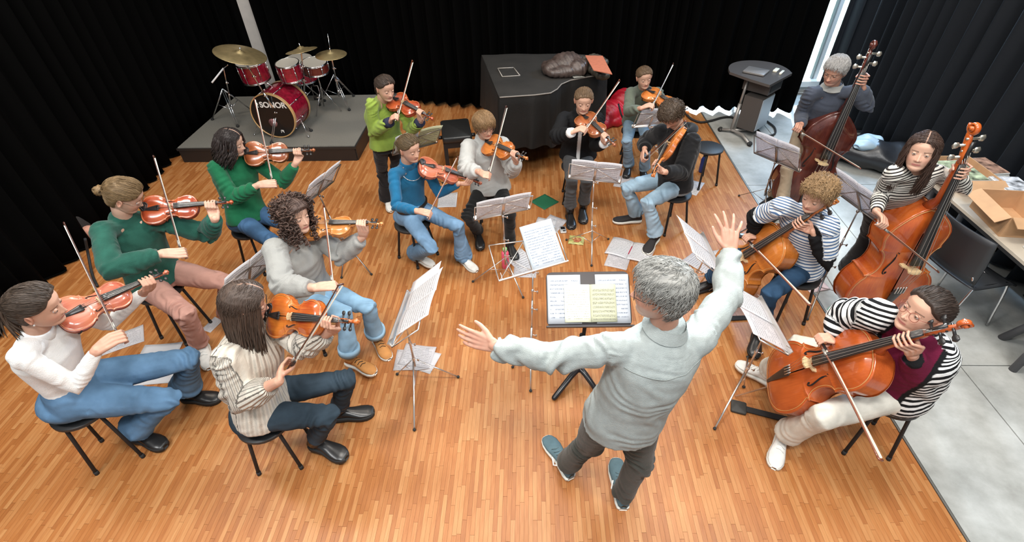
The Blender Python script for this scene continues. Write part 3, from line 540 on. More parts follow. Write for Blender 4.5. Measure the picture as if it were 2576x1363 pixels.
# ---- solved joint positions of the players (metres)
POSE={
'white':('violin',1.1,{'pv':(-2.709,1.757,0.625),'nk':(-2.596,1.759,1.138),'hd':(-2.477,1.751,1.324),'rs':(-2.546,1.578,1.148),'ls':(-2.492,1.913,1.11),'re':(-2.453,1.618,0.858),'le':(-2.571,2.072,0.863),'rw':(-2.287,1.731,1.038),'lw':(-2.356,2.185,0.992),'rk':(-2.306,1.858,0.395),'lk':(-2.253,2.106,0.495),'ra':(-2.653,1.802,0.121),'la':(-2.472,2.14,0.111),'rh':(-2.26,1.816,1.062),'lh':(-2.29,2.199,1.059),'vc':(-2.514,1.804,1.16),'vs':(-2.217,2.315,1.075),'bf':(-2.239,1.803,1.029),'bt':(-2.617,2.266,1.465),'fw':(0.904,0.345,-0.251),'rt':(0.966,-0.257,0),'lt':(0.999,-0.037,0)}),
'cardigan':('violin',1.08,{'pv':(-2.83,2.806,0.609),'nk':(-2.782,2.794,1.138),'hd':(-2.674,2.788,1.324),'rs':(-2.803,2.614,1.161),'ls':(-2.626,2.88,1.053),'re':(-2.656,2.381,1.034),'le':(-2.373,2.966,0.89),'rw':(-2.448,2.555,1.025),'lw':(-2.211,2.883,1.082),'rk':(-2.48,2.503,0.517),'lk':(-2.352,2.862,0.488),'ra':(-2.592,2.591,0.107),'la':(-2.529,2.893,0.096),'rh':(-2.373,2.612,1.014),'lh':(-2.253,2.959,1.113),'vc':(-2.675,2.849,1.16),'vs':(-2.106,3.018,1.12),'bf':(-2.345,2.606,0.975),'bt':(-2.614,3.123,1.429),'fw':(0.745,0.305,-0.593),'rt':(0.556,-0.831,0),'lt':(0.713,-0.701,0)}),
'green':('violin',1.02,{'pv':(-2.509,3.673,0.554),'nk':(-2.528,3.812,1.052),'hd':(-2.437,3.751,1.224),'rs':(-2.588,3.65,1.056),'ls':(-2.39,3.894,0.98),'re':(-2.458,3.511,0.846),'le':(-2.17,3.846,0.803),'rw':(-2.234,3.558,0.944),'lw':(-2.001,3.83,0.987),'rk':(-2.18,3.374,0.493),'lk':(-2.071,3.602,0.498),'ra':(-2.282,3.437,0.102),'la':(-2.166,3.652,0.104),'rh':(-2.163,3.612,0.949),'lh':(-1.968,3.879,1.053),'vc':(-2.408,3.822,1.08),'vs':(-1.821,3.911,1.067),'bf':(-2.137,3.611,0.913),'bt':(-2.303,4.094,1.449),'fw':(0.97,0.055,-0.238),'rt':(1,0.021,0),'lt':(0.529,0.849,0)}),
'curly':('violin',1.03,{'pv':(-1.643,2.713,0.519),'nk':(-1.613,2.706,1.013),'hd':(-1.546,2.722,1.203),'rs':(-1.66,2.549,1.06),'ls':(-1.558,2.868,1.007),'re':(-1.538,2.299,0.969),'le':(-1.345,2.776,0.838),'rw':(-1.302,2.22,1.025),'lw':(-1.148,2.769,0.995),'rk':(-1.306,2.47,0.556),'lk':(-1.182,2.594,0.485),'ra':(-1.352,2.433,0.135),'la':(-1.22,2.683,0.088),'rh':(-1.213,2.241,1.016),'lh':(-1.129,2.774,1.08),'vc':(-1.569,2.798,1.051),'vs':(-0.98,2.774,1.088),'bf':(-1.192,2.227,1.007),'bt':(-1.427,2.91,1.152),'fw':(0.891,-0.452,0.051),'rt':(0.91,-0.414,0),'lt':(0.585,-0.811,0)}),
'beige':('viola',1.07,{'pv':(-1.594,1.734,0.531),'nk':(-1.517,1.835,1.082),'hd':(-1.46,1.823,1.278),'rs':(-1.56,1.646,1.052),'ls':(-1.453,1.964,0.974),'re':(-1.54,1.574,0.809),'le':(-1.213,1.789,1.013),'rw':(-1.273,1.63,0.967),'lw':(-1.011,1.75,1.176),'rk':(-1.186,1.675,0.511),'lk':(-1.153,1.943,0.497),'ra':(-1.396,1.747,0.133),'la':(-1.321,2,0.105),'rh':(-1.265,1.713,0.955),'lh':(-0.941,1.739,1.232),'vc':(-1.418,1.907,1.108),'vs':(-0.824,1.691,1.281),'bf':(-1.266,1.676,0.959),'bt':(-0.834,1.632,1.576),'fw':(0.886,0.35,-0.304),'rt':(0.936,-0.351,0),'lt':(0.988,0.157,0)}),
'lime':('violin',0.94,{'pv':(-1.39,4.501,0.838),'nk':(-1.347,4.446,1.266),'hd':(-1.271,4.38,1.416),'rs':(-1.39,4.293,1.304),'ls':(-1.197,4.504,1.24),'re':(-1.432,4.308,1.052),'le':(-1.098,4.357,1.043),'rw':(-1.252,4.211,1.172),'lw':(-0.97,4.205,1.16),'rk':(-1.537,4.622,0.464),'lk':(-1.386,4.656,0.453),'ra':(-1.585,4.716,0.1),'la':(-1.418,4.764,0.093),'rh':(-1.183,4.181,1.207),'lh':(-0.934,4.18,1.227),'vc':(-1.261,4.485,1.276),'vs':(-0.823,4.097,1.238),'bf':(-1.155,4.155,1.232),'bt':(-1.101,4.843,1.488),'fw':(0.677,-0.703,-0.218),'rt':(0.406,-0.914,0),'lt':(0.6,-0.8,0)}),
'blue':('violin',0.97,{'pv':(-1.055,3.771,0.529),'nk':(-1.026,3.756,1.014),'hd':(-0.971,3.694,1.186),'rs':(-1.109,3.611,1.002),'ls':(-0.89,3.822,0.945),'re':(-1.073,3.397,0.832),'le':(-0.81,3.823,0.684),'rw':(-0.877,3.265,0.873),'lw':(-0.629,3.752,0.82),'rk':(-0.858,3.455,0.356),'lk':(-0.638,3.623,0.468),'ra':(-1.073,3.693,0.127),'la':(-0.635,3.707,0.092),'rh':(-0.799,3.237,0.873),'lh':(-0.582,3.82,0.813),'vc':(-0.92,3.707,1.028),'vs':(-0.431,3.872,0.742),'bf':(-0.789,3.219,0.859),'bt':(-0.629,3.929,0.978),'fw':(0.792,-0.584,-0.178),'rt':(0.855,-0.519,0),'lt':(0.661,-0.75,0)}),
'grey':('violin',0.97,{'pv':(-0.382,4.195,0.51),'nk':(-0.42,4.248,0.99),'hd':(-0.403,4.158,1.16),'rs':(-0.556,4.157,0.966),'ls':(-0.258,4.217,0.957),'re':(-0.563,3.908,0.856),'le':(-0.164,4.008,0.81),'rw':(-0.432,3.734,0.951),'lw':(-0.121,3.842,0.975),'rk':(-0.572,3.832,0.436),'lk':(-0.192,3.81,0.469),'ra':(-0.527,4.054,0.116),'la':(-0.201,3.914,0.096),'rh':(-0.366,3.686,0.962),'lh':(-0.126,3.809,1.05),'vc':(-0.394,4.147,1.001),'vs':(-0.013,3.701,1.07),'bf':(-0.353,3.667,0.934),'bt':(-0.211,4.317,1.256),'fw':(0.5,-0.84,-0.18),'rt':(0.2,-0.98,0),'lt':(0.301,-0.954,0)}),
'black':('violin',1.0,{'pv':(0.487,4.778,0.537),'nk':(0.48,4.69,1.034),'hd':(0.486,4.575,1.201),'rs':(0.321,4.704,0.979),'ls':(0.64,4.676,0.979),'re':(0.246,4.441,0.918),'le':(0.621,4.448,0.819),'rw':(0.371,4.266,1.035),'lw':(0.665,4.239,0.938),'rk':(0.399,4.345,0.485),'lk':(0.543,4.349,0.475),'ra':(0.403,4.425,0.095),'la':(0.553,4.51,0.107),'rh':(0.456,4.255,1.036),'lh':(0.659,4.19,1.007),'vc':(0.475,4.587,1.05),'vs':(0.739,4.06,0.989),'bf':(0.471,4.256,1.043),'bt':(0.841,4.852,1.276),'fw':(0.002,-0.979,-0.205),'rt':(0.057,-0.998,0),'lt':(-0.044,-0.999,0)}),
'olive':('violin',0.95,{'pv':(1.233,5.64,0.513),'nk':(1.215,5.488,0.958),'hd':(1.185,5.38,1.114),'rs':(1.071,5.424,0.937),'ls':(1.37,5.455,0.923),'re':(1.033,5.184,0.831),'le':(1.438,5.272,0.742),'rw':(1.122,5,0.942),'lw':(1.498,5.085,0.868),'rk':(1.071,5.261,0.45),'lk':(1.276,5.231,0.487),'ra':(1.155,5.398,0.105),'la':(1.316,5.283,0.11),'rh':(1.202,5.007,0.937),'lh':(1.502,5.027,0.924),'vc':(1.22,5.378,0.965),'vs':(1.586,4.917,0.904),'bf':(1.216,5.004,0.938),'bt':(1.532,5.636,1.16),'fw':(0.15,-0.97,-0.15),'rt':(-0.301,-0.954,0),'lt':(0,-1,0)}),
'hoodie':('violin',1.02,{'pv':(1.36,4.265,0.529),'nk':(1.314,4.263,1.048),'hd':(1.209,4.208,1.217),'rs':(1.187,4.36,0.98),'ls':(1.396,4.113,1.013),'re':(1.103,4.563,0.798),'le':(1.302,3.948,0.801),'rw':(1.053,4.321,0.83),'lw':(1.113,3.814,0.895),'rk':(0.921,4.25,0.471),'lk':(1.064,3.941,0.499),'ra':(1.08,4.351,0.107),'la':(1.206,3.984,0.115),'rh':(1.053,4.238,0.805),'lh':(1.047,3.794,0.948),'vc':(1.297,4.155,1.091),'vs':(1.003,3.678,0.905),'bf':(1.054,4.231,0.788),'bt':(1.198,3.769,1.348),'fw':(-0.432,-0.52,-0.737),'rt':(-0.999,-0.04,0),'lt':(-0.525,-0.851,0)}),
'cellotee':('cello',1.03,{'pv':(2.014,3,0.582),'nk':(1.895,2.928,1.084),'hd':(1.838,2.842,1.262),'rs':(1.713,2.961,1.1),'ls':(1.929,2.756,1.082),'re':(1.652,3.13,0.894),'le':(2.004,2.715,0.805),'rw':(1.739,3.218,0.69),'lw':(1.884,2.734,1.025),'rk':(1.579,3.17,0.492),'lk':(1.703,2.695,0.53),'ra':(1.57,3.33,0.109),'la':(1.764,2.728,0.118),'rh':(1.679,3.147,0.694),'lh':(1.872,2.808,1.072),'vc':(1.601,3.218,0.184),'vs':(1.982,2.787,1.256),'bf':(1.621,3.091,0.713),'bt':(1.782,2.383,0.731),'fw':(-0.79,-0.564,-0.241),'rt':(-0.972,-0.236,0),'lt':(-0.402,-0.916,0)}),
'cardstripe':('cello',1.07,{'pv':(2.112,1.884,0.609),'nk':(1.942,1.795,1.077),'hd':(1.875,1.767,1.282),'rs':(1.801,1.9,1.12),'ls':(2.077,1.74,0.989),'re':(1.778,2.068,0.957),'le':(2.152,1.766,0.695),'rw':(1.763,2.029,0.829),'lw':(1.878,1.663,1.055),'rk':(1.701,2.192,0.541),'lk':(1.658,1.7,0.503),'ra':(1.691,2.319,0.125),'la':(1.632,1.846,0.101),'rh':(1.687,1.977,0.832),'lh':(1.857,1.672,1.139),'vc':(1.57,2.051,0.334),'vs':(1.947,1.601,1.337),'bf':(1.623,1.95,0.86),'bt':(1.598,1.256,0.846),'fw':(-0.953,-0.224,0.202),'rt':(-0.731,0.683,0),'lt':(-0.52,-0.854,0)}),
'bassman':('bass',1.04,{'pv':(2.784,4.774,0.778),'nk':(2.7,4.598,1.277),'hd':(2.628,4.524,1.457),'rs':(2.524,4.596,1.226),'ls':(2.838,4.483,1.28),'re':(2.58,4.726,0.978),'le':(3.056,4.546,1.103),'rw':(2.483,4.486,0.982),'lw':(2.907,4.482,1.303),'rk':(2.541,4.549,0.469),'lk':(2.527,4.516,0.497),'ra':(2.606,4.731,0.098),'la':(2.557,4.428,0.091),'rh':(2.438,4.409,0.967),'lh':(2.85,4.514,1.367),'vc':(2.737,4.535,0.106),'vs':(2.869,4.587,1.696),'bf':(2.402,4.402,0.976),'bt':(3.028,4.253,0.659),'fw':(-0.704,-0.632,-0.325),'rt':(-0.756,-0.655,0),'lt':(-0.817,-0.576,0)}),
'basswoman':('bass',1.02,{'pv':(2.681,3.264,0.885),'nk':(2.519,3.019,1.306),'hd':(2.447,2.97,1.491),'rs':(2.357,2.98,1.336),'ls':(2.681,3.054,1.294),'re':(2.446,3.116,1.108),'le':(2.937,3.05,1.173),'rw':(2.303,2.905,1.1),'lw':(2.745,3.011,1.331),'rk':(2.782,3.453,0.492),'lk':(2.882,3.364,0.491),'ra':(2.832,3.512,0.091),'la':(3.004,3.375,0.099),'rh':(2.293,2.822,1.066),'lh':(2.671,3.02,1.378),'vc':(2.756,3.037,0.089),'vs':(2.668,3.035,1.69),'bf':(2.279,2.791,1.066),'bt':(2.864,2.8,0.653),'fw':(-0.606,-0.784,0.135),'rt':(-0.739,-0.673,0),'lt':(-0.507,-0.862,0)}),
'conductor':(None,1.05,{'pv':(0.446,1.408,0.961),'nk':(0.545,1.439,1.508),'hd':(0.499,1.438,1.714),'rs':(0.696,1.462,1.415),'ls':(0.368,1.393,1.44),'re':(0.879,1.691,1.452),'le':(0.079,1.403,1.375),'rw':(0.949,1.928,1.525),'lw':(-0.163,1.488,1.349),'rk':(0.564,1.412,0.512),'lk':(0.308,1.514,0.514),'ra':(0.544,1.443,0.093),'la':(0.219,1.617,0.109),'rh':(0.961,2.016,1.535),'lh':(-0.249,1.512,1.356),'fw':(-0.94,0.27,-0.05),'rt':(-0.008,1,0),'lt':(-0.47,0.882,0)})}
# ------------------------------------------------------------------ bowed instruments
def varnish(name, a, b_, rough=.22):
    m = bpy.data.materials.new(name); nt, N, L, b = nodes(m); tc = N.new('ShaderNodeTexCoord'); mp = N.new('ShaderNodeMapping'); mp.inputs['Scale'].default_value = (60, 4, 60); L.new(tc.outputs['Object'], mp.inputs[0])
    n = N.new('ShaderNodeTexNoise'); n.inputs['Scale'].default_value = 2; n.inputs['Detail'].default_value = 4; L.new(mp.outputs[0], n.inputs[0])
    n2 = N.new('ShaderNodeTexNoise'); n2.inputs['Scale'].default_value = 7; L.new(tc.outputs['Object'], n2.inputs[0]); ad = N.new('ShaderNodeMath'); ad.operation = 'MULTIPLY_ADD'; ad.inputs[1].default_value = .45; L.new(n.outputs[0], ad.inputs[0]); L.new(n2.outputs[0], ad.inputs[2])
    r = N.new('ShaderNodeValToRGB'); e = r.color_ramp.elements; e[0].position = .5; e[0].color = (*a, 1); e[1].position = .95; e[1].color = (*b_, 1); L.new(ad.outputs[0], r.inputs[0]); L.new(r.outputs[0], b.inputs['Base Color'])
    b.inputs['Roughness'].default_value = rough; b.inputs['Coat Weight'].default_value = .6; b.inputs['Coat Roughness'].default_value = .06; return m
VAR = {'red': varnish('varnish_red', (.24, .028, .010), (.48, .10, .03)), 'orange': varnish('varnish_orange', (.34, .075, .012), (.62, .22, .05)), 'brown': varnish('varnish_brown', (.20, .045, .014), (.42, .13, .045)),
       'pink': varnish('varnish_rose', (.34, .065, .035), (.60, .20, .11)), 'amber': varnish('varnish_amber', (.42, .13, .025), (.68, .30, .09)), 'celloorange': varnish('varnish_cello_orange', (.38, .10, .015), (.60, .20, .035)),
       'cellored': varnish('varnish_cello_red', (.34, .058, .012), (.52, .11, .022)), 'bassdark': varnish('varnish_bass_dark', (.045, .010, .008), (.12, .030, .02), .18), 'bassred': varnish('varnish_bass_red', (.36, .050, .010), (.54, .12, .02)), 'violadark': varnish('varnish_viola', (.28, .035, .012), (.58, .17, .025))}
EBONY = mat('ebony', (.022, .020, .020), .3); SPRUCE = mat('bridge_maple', (.62, .45, .25), .5); STRING = mat('wound_string', (.62, .60, .56), .3, .8); FHOLE = mat('f_hole_dark', (.01, .004, .003), .9); PURF = mat('edge_purfling', (.60, .34, .12), .3, coat=.4)
VOUT = [(0, 0), (40, 1.5), (70, 10), (94, 32), (103, 62), (104, 85), (99, 112), (88, 132), (78, 142), (82, 149), (72, 152), (62, 163), (57, 178), (55.5, 192), (57, 208), (62, 222), (70, 231), (76, 233), (73, 241), (76, 254), (82, 270), (84, 288), (81, 308), (70, 330), (50, 346), (25, 354), (0, 356)]
BOUT = [(0, 0), (40, 1.5), (72, 10), (97, 32), (107, 62), (108, 85), (103, 112), (92, 132), (82, 142), (84, 149), (74, 152), (64, 163), (59, 178), (57.5, 192), (59, 208), (64, 222), (71, 231), (75, 233), (73, 241), (76, 252), (79, 266), (78, 282), (70, 300), (54, 320), (36, 338), (20, 350), (0, 356)]
def outline(pts, s):
    h = np.array(pts, float)*s/1000; d = []
    for i in range(len(h)-1):
        for j in range(4): d.append(h[i]+(h[i+1]-h[i])*j/4)
    d.append(h[-1]); d = np.array(d)
    for _ in range(3):
        e = d.copy(); e[1:-1] = .25*d[:-2]+.5*d[1:-1]+.25*d[2:]; keep = [i*4 for i, p in enumerate(pts) if p in ((82, 149), (76, 233), (84, 149), (75, 233))]
        for k in keep: e[k] = d[k]
        e[0] = d[0]; e[-1] = d[-1]; d = e
    return np.vstack([d, d[::-1][1:-1]*[-1, 1]])
SPEC = dict(violin=dict(pts=VOUT, s=1.0, rib=.030, arch=.015, neck=.130, head=.105, total=.59, fbw=(.024, .042), fb=.270, sw=1.), viola=dict(pts=VOUT, s=1.13, rib=.037, arch=.018, neck=.145, head=.118, total=.665, fbw=(.025, .045), fb=.30, sw=1.1),
            cello=dict(pts=VOUT, s=2.12, rib=.118, arch=.028, neck=.28, head=.195, total=1.23, fbw=(.032, .062), fb=.58, sw=1.7), bass=dict(pts=BOUT, s=2.78, rib=.17, arch=.03, neck=.36, head=.27, total=1.62, fbw=(.042, .085), fb=.76, sw=2.2))
INST = {}
def build_inst(kind, var):
    """parts of a bowed instrument in its own space: x across, y from the lower end to the scroll, z out of the top; origin at the lower end on the mid plane"""
    S = SPEC[kind]; s = S['s']; O = outline(S['pts'], s); n = len(O); rb = S['rib']/2; ar = S['arch']; big = kind in ('cello', 'bass'); VM = VAR[var]; parts = []
    Lb = .356*s; cen = np.column_stack([np.zeros(n), np.clip(O[:, 1], Lb*.18, Lb*.82)])
    def plate(sign, over=.003*s):
        G = []; ins = [(1+over/(.1*s), -.001), (1.0+over/(.1*s), .0015*s), (.985, .003*s), (.94, .0022*s), (.88, .0035*s), (.75, .55), (.55, .82), (.3, .96), (.02, 1.)]
        for k, (q, h) in enumerate(ins):
            p = cen+(O-cen)*q; z = rb+(h if k < 5 else .0035*s+h*ar)
            if k < 5: z = rb+h
            G.append(np.column_stack([p, np.full(n, sign*z)]))
        return np.array(G)
    R = np.array([np.column_stack([O*[1, 1], np.full(n, z)]) for z in (-rb, 0, rb)])
    parts.append(('ribs', MB().grid(R, closed=True).mesh('ribs', VM), None))
    parts.append(('belly', MB().grid(plate(1), closed=True).mesh('belly', VM), None)); parts.append(('back', MB().grid(plate(-1), closed=True).mesh('back', VM), None))
    pz = MB().tube(np.vstack([np.column_stack([cen+(O-cen)*.95, np.full(n, rb+.0030*s)]), np.append((cen+(O-cen)*.95)[0], rb+.003*s)]), .0009*s, 4, cap=False); parts.append(('purfling', pz.mesh('purfling', PURF if kind != 'bass' or var != 'bassdark' else VM), None))
    by = .195*s; ztop = rb+ar*.95+.003*s; bh = {'violin': .033, 'viola': .036, 'cello': .088, 'bass': .125}[kind]*1.; bw = .021*s*(1 if not big else .95)
    def zs(x, y): # belly height
        return rb+.0035*s+ar*max(0, 1-(abs(x)/(.075*s))**2)*.95
    for sg in (-1, 1):
        P = [(.030, .229), (.0335, .231), (.0365, .227), (.035, .221), (.037, .205), (.042, .19), (.047, .176), (.048, .164), (.0445, .159), (.041, .163), (.0425, .167)]
        P = [(sg*x*s, y*s) for x, y in P]; P = smooth_path(np.array([(x, y, zs(x, y)+.0006*s) for x, y in P]), 4); r = np.full(len(P), .0017*s); r[:6] = .003*s; r[-6:] = .0034*s; r[len(r)//2-6:len(r)//2+6] = .0026*s
        parts.append(('f_hole', MB().tube(P, np.column_stack([r, np.full(len(r), .0006*s)]), 6, lat=(0, 0, 1) if False else (1, 0, 0)).mesh('f_hole', FHOLE), None))
    ws, wb_ = S['fbw'][0]/2, S['fbw'][1]/2; yn = Lb+S['neck']; y0 = yn-S['fb']; zn = ztop+.006*S['sw']; zb = ztop+bh*.72
    # bridge
    q = MB(); prof = [(-bw, ztop-.004*s), (-bw*.95, ztop+bh*.25), (-bw*.55, ztop+bh*.45), (-bw*.85, ztop+bh*.8), (-bw*.45, ztop+bh*.96), (0, ztop+bh), (bw*.45, ztop+bh*.96), (bw*.85, ztop+bh*.8), (bw*.55, ztop+bh*.45), (bw*.95, ztop+bh*.25), (bw, ztop-.004*s), (bw*.5, ztop-.003*s), (bw*.3, ztop+bh*.3), (0, ztop+bh*.38), (-bw*.3, ztop+bh*.3), (-bw*.5, ztop-.003*s)]
    k = len(prof); t_ = .0022*s
    vv = [(x, by-t_, z) for x, z in prof]+[(x, by+t_, z) for x, z in prof]; q.add(vv, [tuple(range(k)), tuple(range(2*k-1, k-1, -1))]+[(i, i+k, (i+1) % k+k, (i+1) % k) for i in range(k)]); parts.append(('bridge', q.mesh('bridge', SPRUCE, smooth=False), None))
    # neck, fingerboard
    hf = MB(); m_ = 9; G = []
    for t in np.linspace(0, 1, 8):
        y = y0+(yn-y0)*t; w = wb_+(ws-wb_)*t; z = zb*.0+(ztop+bh*.60)*(1-t)+zn*t; th = .006*S['sw']
        G.append([(w*math.cos(a), y, z+.10*w+w*.28*math.sin(a)) for a in np.linspace(0, math.pi, m_)]+[(-w, y, z-th*.5), (w, y, z-th*.5)])
    G = np.array(G); hf.grid(G, closed=True); hf.f += [tuple(range(m_+2))[::-1], tuple(7*(m_+2)+i for i in range(m_+2))]; hf.m += [0, 0]; parts.append(('fingerboard', hf.mesh('fingerboard', EBONY), None))
    nk = MB(); P = [(0, Lb-.012*s, rb*.2), (0, Lb+.012*s, rb*.9), (0, Lb+.03*s, zn-.016*S['sw']), (0, yn-.01, zn-.013*S['sw']), (0, yn+.012, zn-.012*S['sw'])]
    nk.tube(P, np.column_stack([[wb_*.55, wb_*.62, ws*1.05, ws*.95, ws*.95], [.012*s, .014*s, .012*S['sw'], .010*S['sw'], .010*S['sw']]]), 14, lat=(1, 0, 0)); parts.append(('neck', nk.mesh('neck', VM), None))
    # pegbox and scroll
    hd = S['head']; pb = MB(); P = [(0, yn, zn-.010*S['sw']), (0, yn+hd*.25, zn-.013*S['sw']-hd*.03), (0, yn+hd*.55, zn-.016*S['sw']-hd*.09), (0, yn+hd*.72, zn-.016*S['sw']-hd*.13)]
    pb.tube(P, np.column_stack([[ws*1.0, ws*.98, ws*.8, ws*.62], [.010*S['sw'], .013*S['sw'], .012*S['sw'], .010*S['sw']]]), 12, lat=(1, 0, 0), mi=0)
    pb.box((0, yn+hd*.30, zn+.001-hd*.035), (ws*1.1, hd*.5, .004*S['sw']), mi=1); parts.append(('pegbox', pb.mesh('pegbox', [VM, EBONY]), None))
    sr = hd*.15; cy, cz = yn+hd*.80, zn-.010*S['sw']-hd*.13; sp_ = []
    for t in np.linspace(0, 1, 40): a = -1.9+t*4.1*math.pi; rr = sr*(1-t)*.92+sr*.08; sp_.append((0, cy-math.cos(a)*rr, cz+math.sin(a)*rr))
    w = np.linspace(ws*.6, ws*1.25, 40); scm = MB().tube(sp_, np.column_stack([w, np.linspace(sr*.30, sr*.16, 40)]), 10, lat=(1, 0, 0)); scm.tube([(-ws*1.3, cy, cz), (ws*1.3, cy, cz)], sr*.3, 12); parts.append(('scroll', scm.mesh('scroll', VM), None))
    for i in range(4):
        sg = (-1, 1)[i % 2]; y = yn+hd*(.14+.14*i); z = zn-.011*S['sw']-hd*.03*(1+i*.6); L_ = .030*S['sw']*(.95 if kind == 'bass' else 1); p = MB(); p.tube([(-sg*ws*1.1, y, z), (sg*(ws+L_*.45), y, z)], [.0032*S['sw'], .0042*S['sw']], 8)
        p.tube([(sg*(ws+L_*.42), y, z), (sg*(ws+L_*.6), y, z), (sg*(ws+L_*.95), y, z), (sg*(ws+L_*1.1), y, z)], np.array([[.003, .003], [.009, .004], [.010, .004], [.003, .002]])*S['sw'], 10, lat=(0, 1, 0))
        parts.append(('peg', p.mesh('peg', EBONY if kind != 'bass' else mat('brass_peg', (.55, .5, .42), .3, .8)), None))
    # tailpiece
    ty0, ty1 = .012*s, .122*s; zt0, zt1 = rb+.010*s, ztop+bh*.45
    tp = MB(); tp.tube([(0, ty0, zt0), (0, ty0+.3*(ty1-ty0), zt0+.35*(zt1-zt0)), (0, ty1-.006*s, zt1-.001), (0, ty1, zt1)], np.array([[.007, .003], [.011, .004], [.020, .0045], [.019, .003]])*s*(1 if not big else .8), 12, lat=(1, 0, 0)); parts.append(('tailpiece', tp.mesh('tailpiece', EBONY), None))
    ft = MB()
    for i in range(4): x = (i-1.5)*.009*s*.8; ft.bar((x, ty1-.012*s, zt1+.004*s), (x, ty1+.012*s, zt1+.006*s), .0018*s, 6)
    parts.append(('fine_tuners', ft.mesh('fine_tuners', EBONY if not big else STRING), None))
    for i in range(4):
        xb = (i-1.5)*bw*.50; xn = (i-1.5)*ws*.42; zbr = ztop+bh*(1.0-.05*(abs(i-1.5))**1.5)+.0008*s
        P = [(xb*.7, ty1, zt1+.002*s), (xb, by, zbr), (xn, yn, zn+.34*ws+.0015*S['sw']), (xn*.8, yn+hd*(.15+.12*i), zn-.004*S['sw']-hd*.03)]
        parts.append(('string', MB().tube(P, .0006*(1 if not big else 1.5 if kind == 'cello' else 2.0), 5).mesh('string', STRING), None))
    if not big:
        c = MB(); cs = [(-.052*s, .030*s), (-.035*s, .046*s), (-.006*s, .040*s), (.004*s, .020*s), (-.02*s, .004*s), (-.045*s, .010*s)]; P = smooth_path(np.array([(x, y, rb+.014*s) for x, y in cs+cs[:1]]), 4); c.tube(P, .006*s, 8); c.ball((-.027*s, .025*s, rb+.014*s), (.026*s, .018*s, .005*s), 16, 8)
        for x in (-.03, -.015): c.bar((x*s, -.003, -rb), (x*s, -.003, rb+.012), .003, 6)
        parts.append(('chin_rest', c.mesh('chin_rest', EBONY), None))
        sh = MB(); sh.tube(smooth_path(np.array([(-.10*s, .06*s, -rb-.012), (-.05*s, .05*s, -rb-.024), (0, .06*s, -rb-.028), (.06*s, .055*s, -rb-.02), (.10*s, .05*s, -rb-.008)]), 4), np.full((33 if False else 4*4+1, 2), .009), 8, lat=(0, 0, 1)); 
        for x in (-.1, .1): sh.bar((x*s, .055*s, -rb-.012), (x*s*1.04, .057*s, rb*.6), .004, 6)
        parts.append(('shoulder_rest', sh.mesh('shoulder_rest', BLACKM), None))
    return parts
def place_inst(kind, var, o, R, label, cat, pin=None):
    if (kind, var) not in INST: INST[(kind, var)] = build_inst(kind, var)
    e = empty({'violin': 'violin', 'viola': 'viola', 'cello': 'cello', 'bass': 'double_bass'}[kind], o, label, cat, R=R)
    for nm, me, _ in INST[(kind, var)]: link(nm, me, e)
    if pin: MB().tube([(0, .0, 0), (0, -.02, 0), (0, -.022, 0), (0, -pin+.02, 0), (0, -pin, 0)], np.array([.016, .014, .006, .005, .002]), 10).obj('endpin', STEEL if kind == 'cello' else STEELD, e)
    return e
HAIRW = mat('bow_hair', (.80, .76, .66), .6); STICKR = mat('bow_stick_red', (.17, .045, .02), .28, coat=.5); STICKB = mat('bow_stick_dark', (.06, .02, .015), .28, coat=.5); PEARL = mat('bow_silver', (.8, .78, .75), .2, .8)
def bow(frog, tip, hairdir, label, dark=False, w=1.):
    """stick camber, frog, tip head and hair ribbon; the hair lies on the hairdir side of the stick"""
    frog = np.asarray(frog); tip = np.asarray(tip); y = unit(tip-frog); z = -unit(hairdir-(hairdir@y)*y); x = np.cross(y, z); L_ = np.linalg.norm(tip-frog); e = empty('bow', frog, label, 'bow', R=frame(x, y, z)); SM = STICKB if dark else STICKR
    t = np.linspace(-.03, L_, 24); cam_ = -.010*np.sin(np.pi*np.clip(t/L_, 0, 1))+.0; r = np.linspace(.0047, .0030, 24)*w
    MB().tube(np.column_stack([0*t, t, .012+cam_]), r, 8).obj('stick', SM, e)
    q = MB(); q.tube([(0, L_-.004, .013), (0, L_+.006, .008), (0, L_+.008, -.010)], np.array([[.0035, .006], [.0045, .006], [.005, .004]])*w, 8, lat=(1, 0, 0)); q.obj('head', SM, e)
    q = MB(); q.box((0, .035, .0), (.011*w, .045, .018*w)); q.obj('frog', EBONY, e, smooth=False)
    MB().tube([(0, -.033, .012), (0, -.022, .012)], .0055*w, 8).obj('screw', PEARL, e); MB().tube([(0, .06, .0125), (0, .10, .0115)], .0057*w, 8).obj('grip', mat('bow_grip', (.35, .33, .30), .4, .5), e)
    MB().box((0, (L_+.05)/2, -.009), (.009*w, L_-.055, .0012)).obj('hair', HAIRW, e, smooth=False); return e

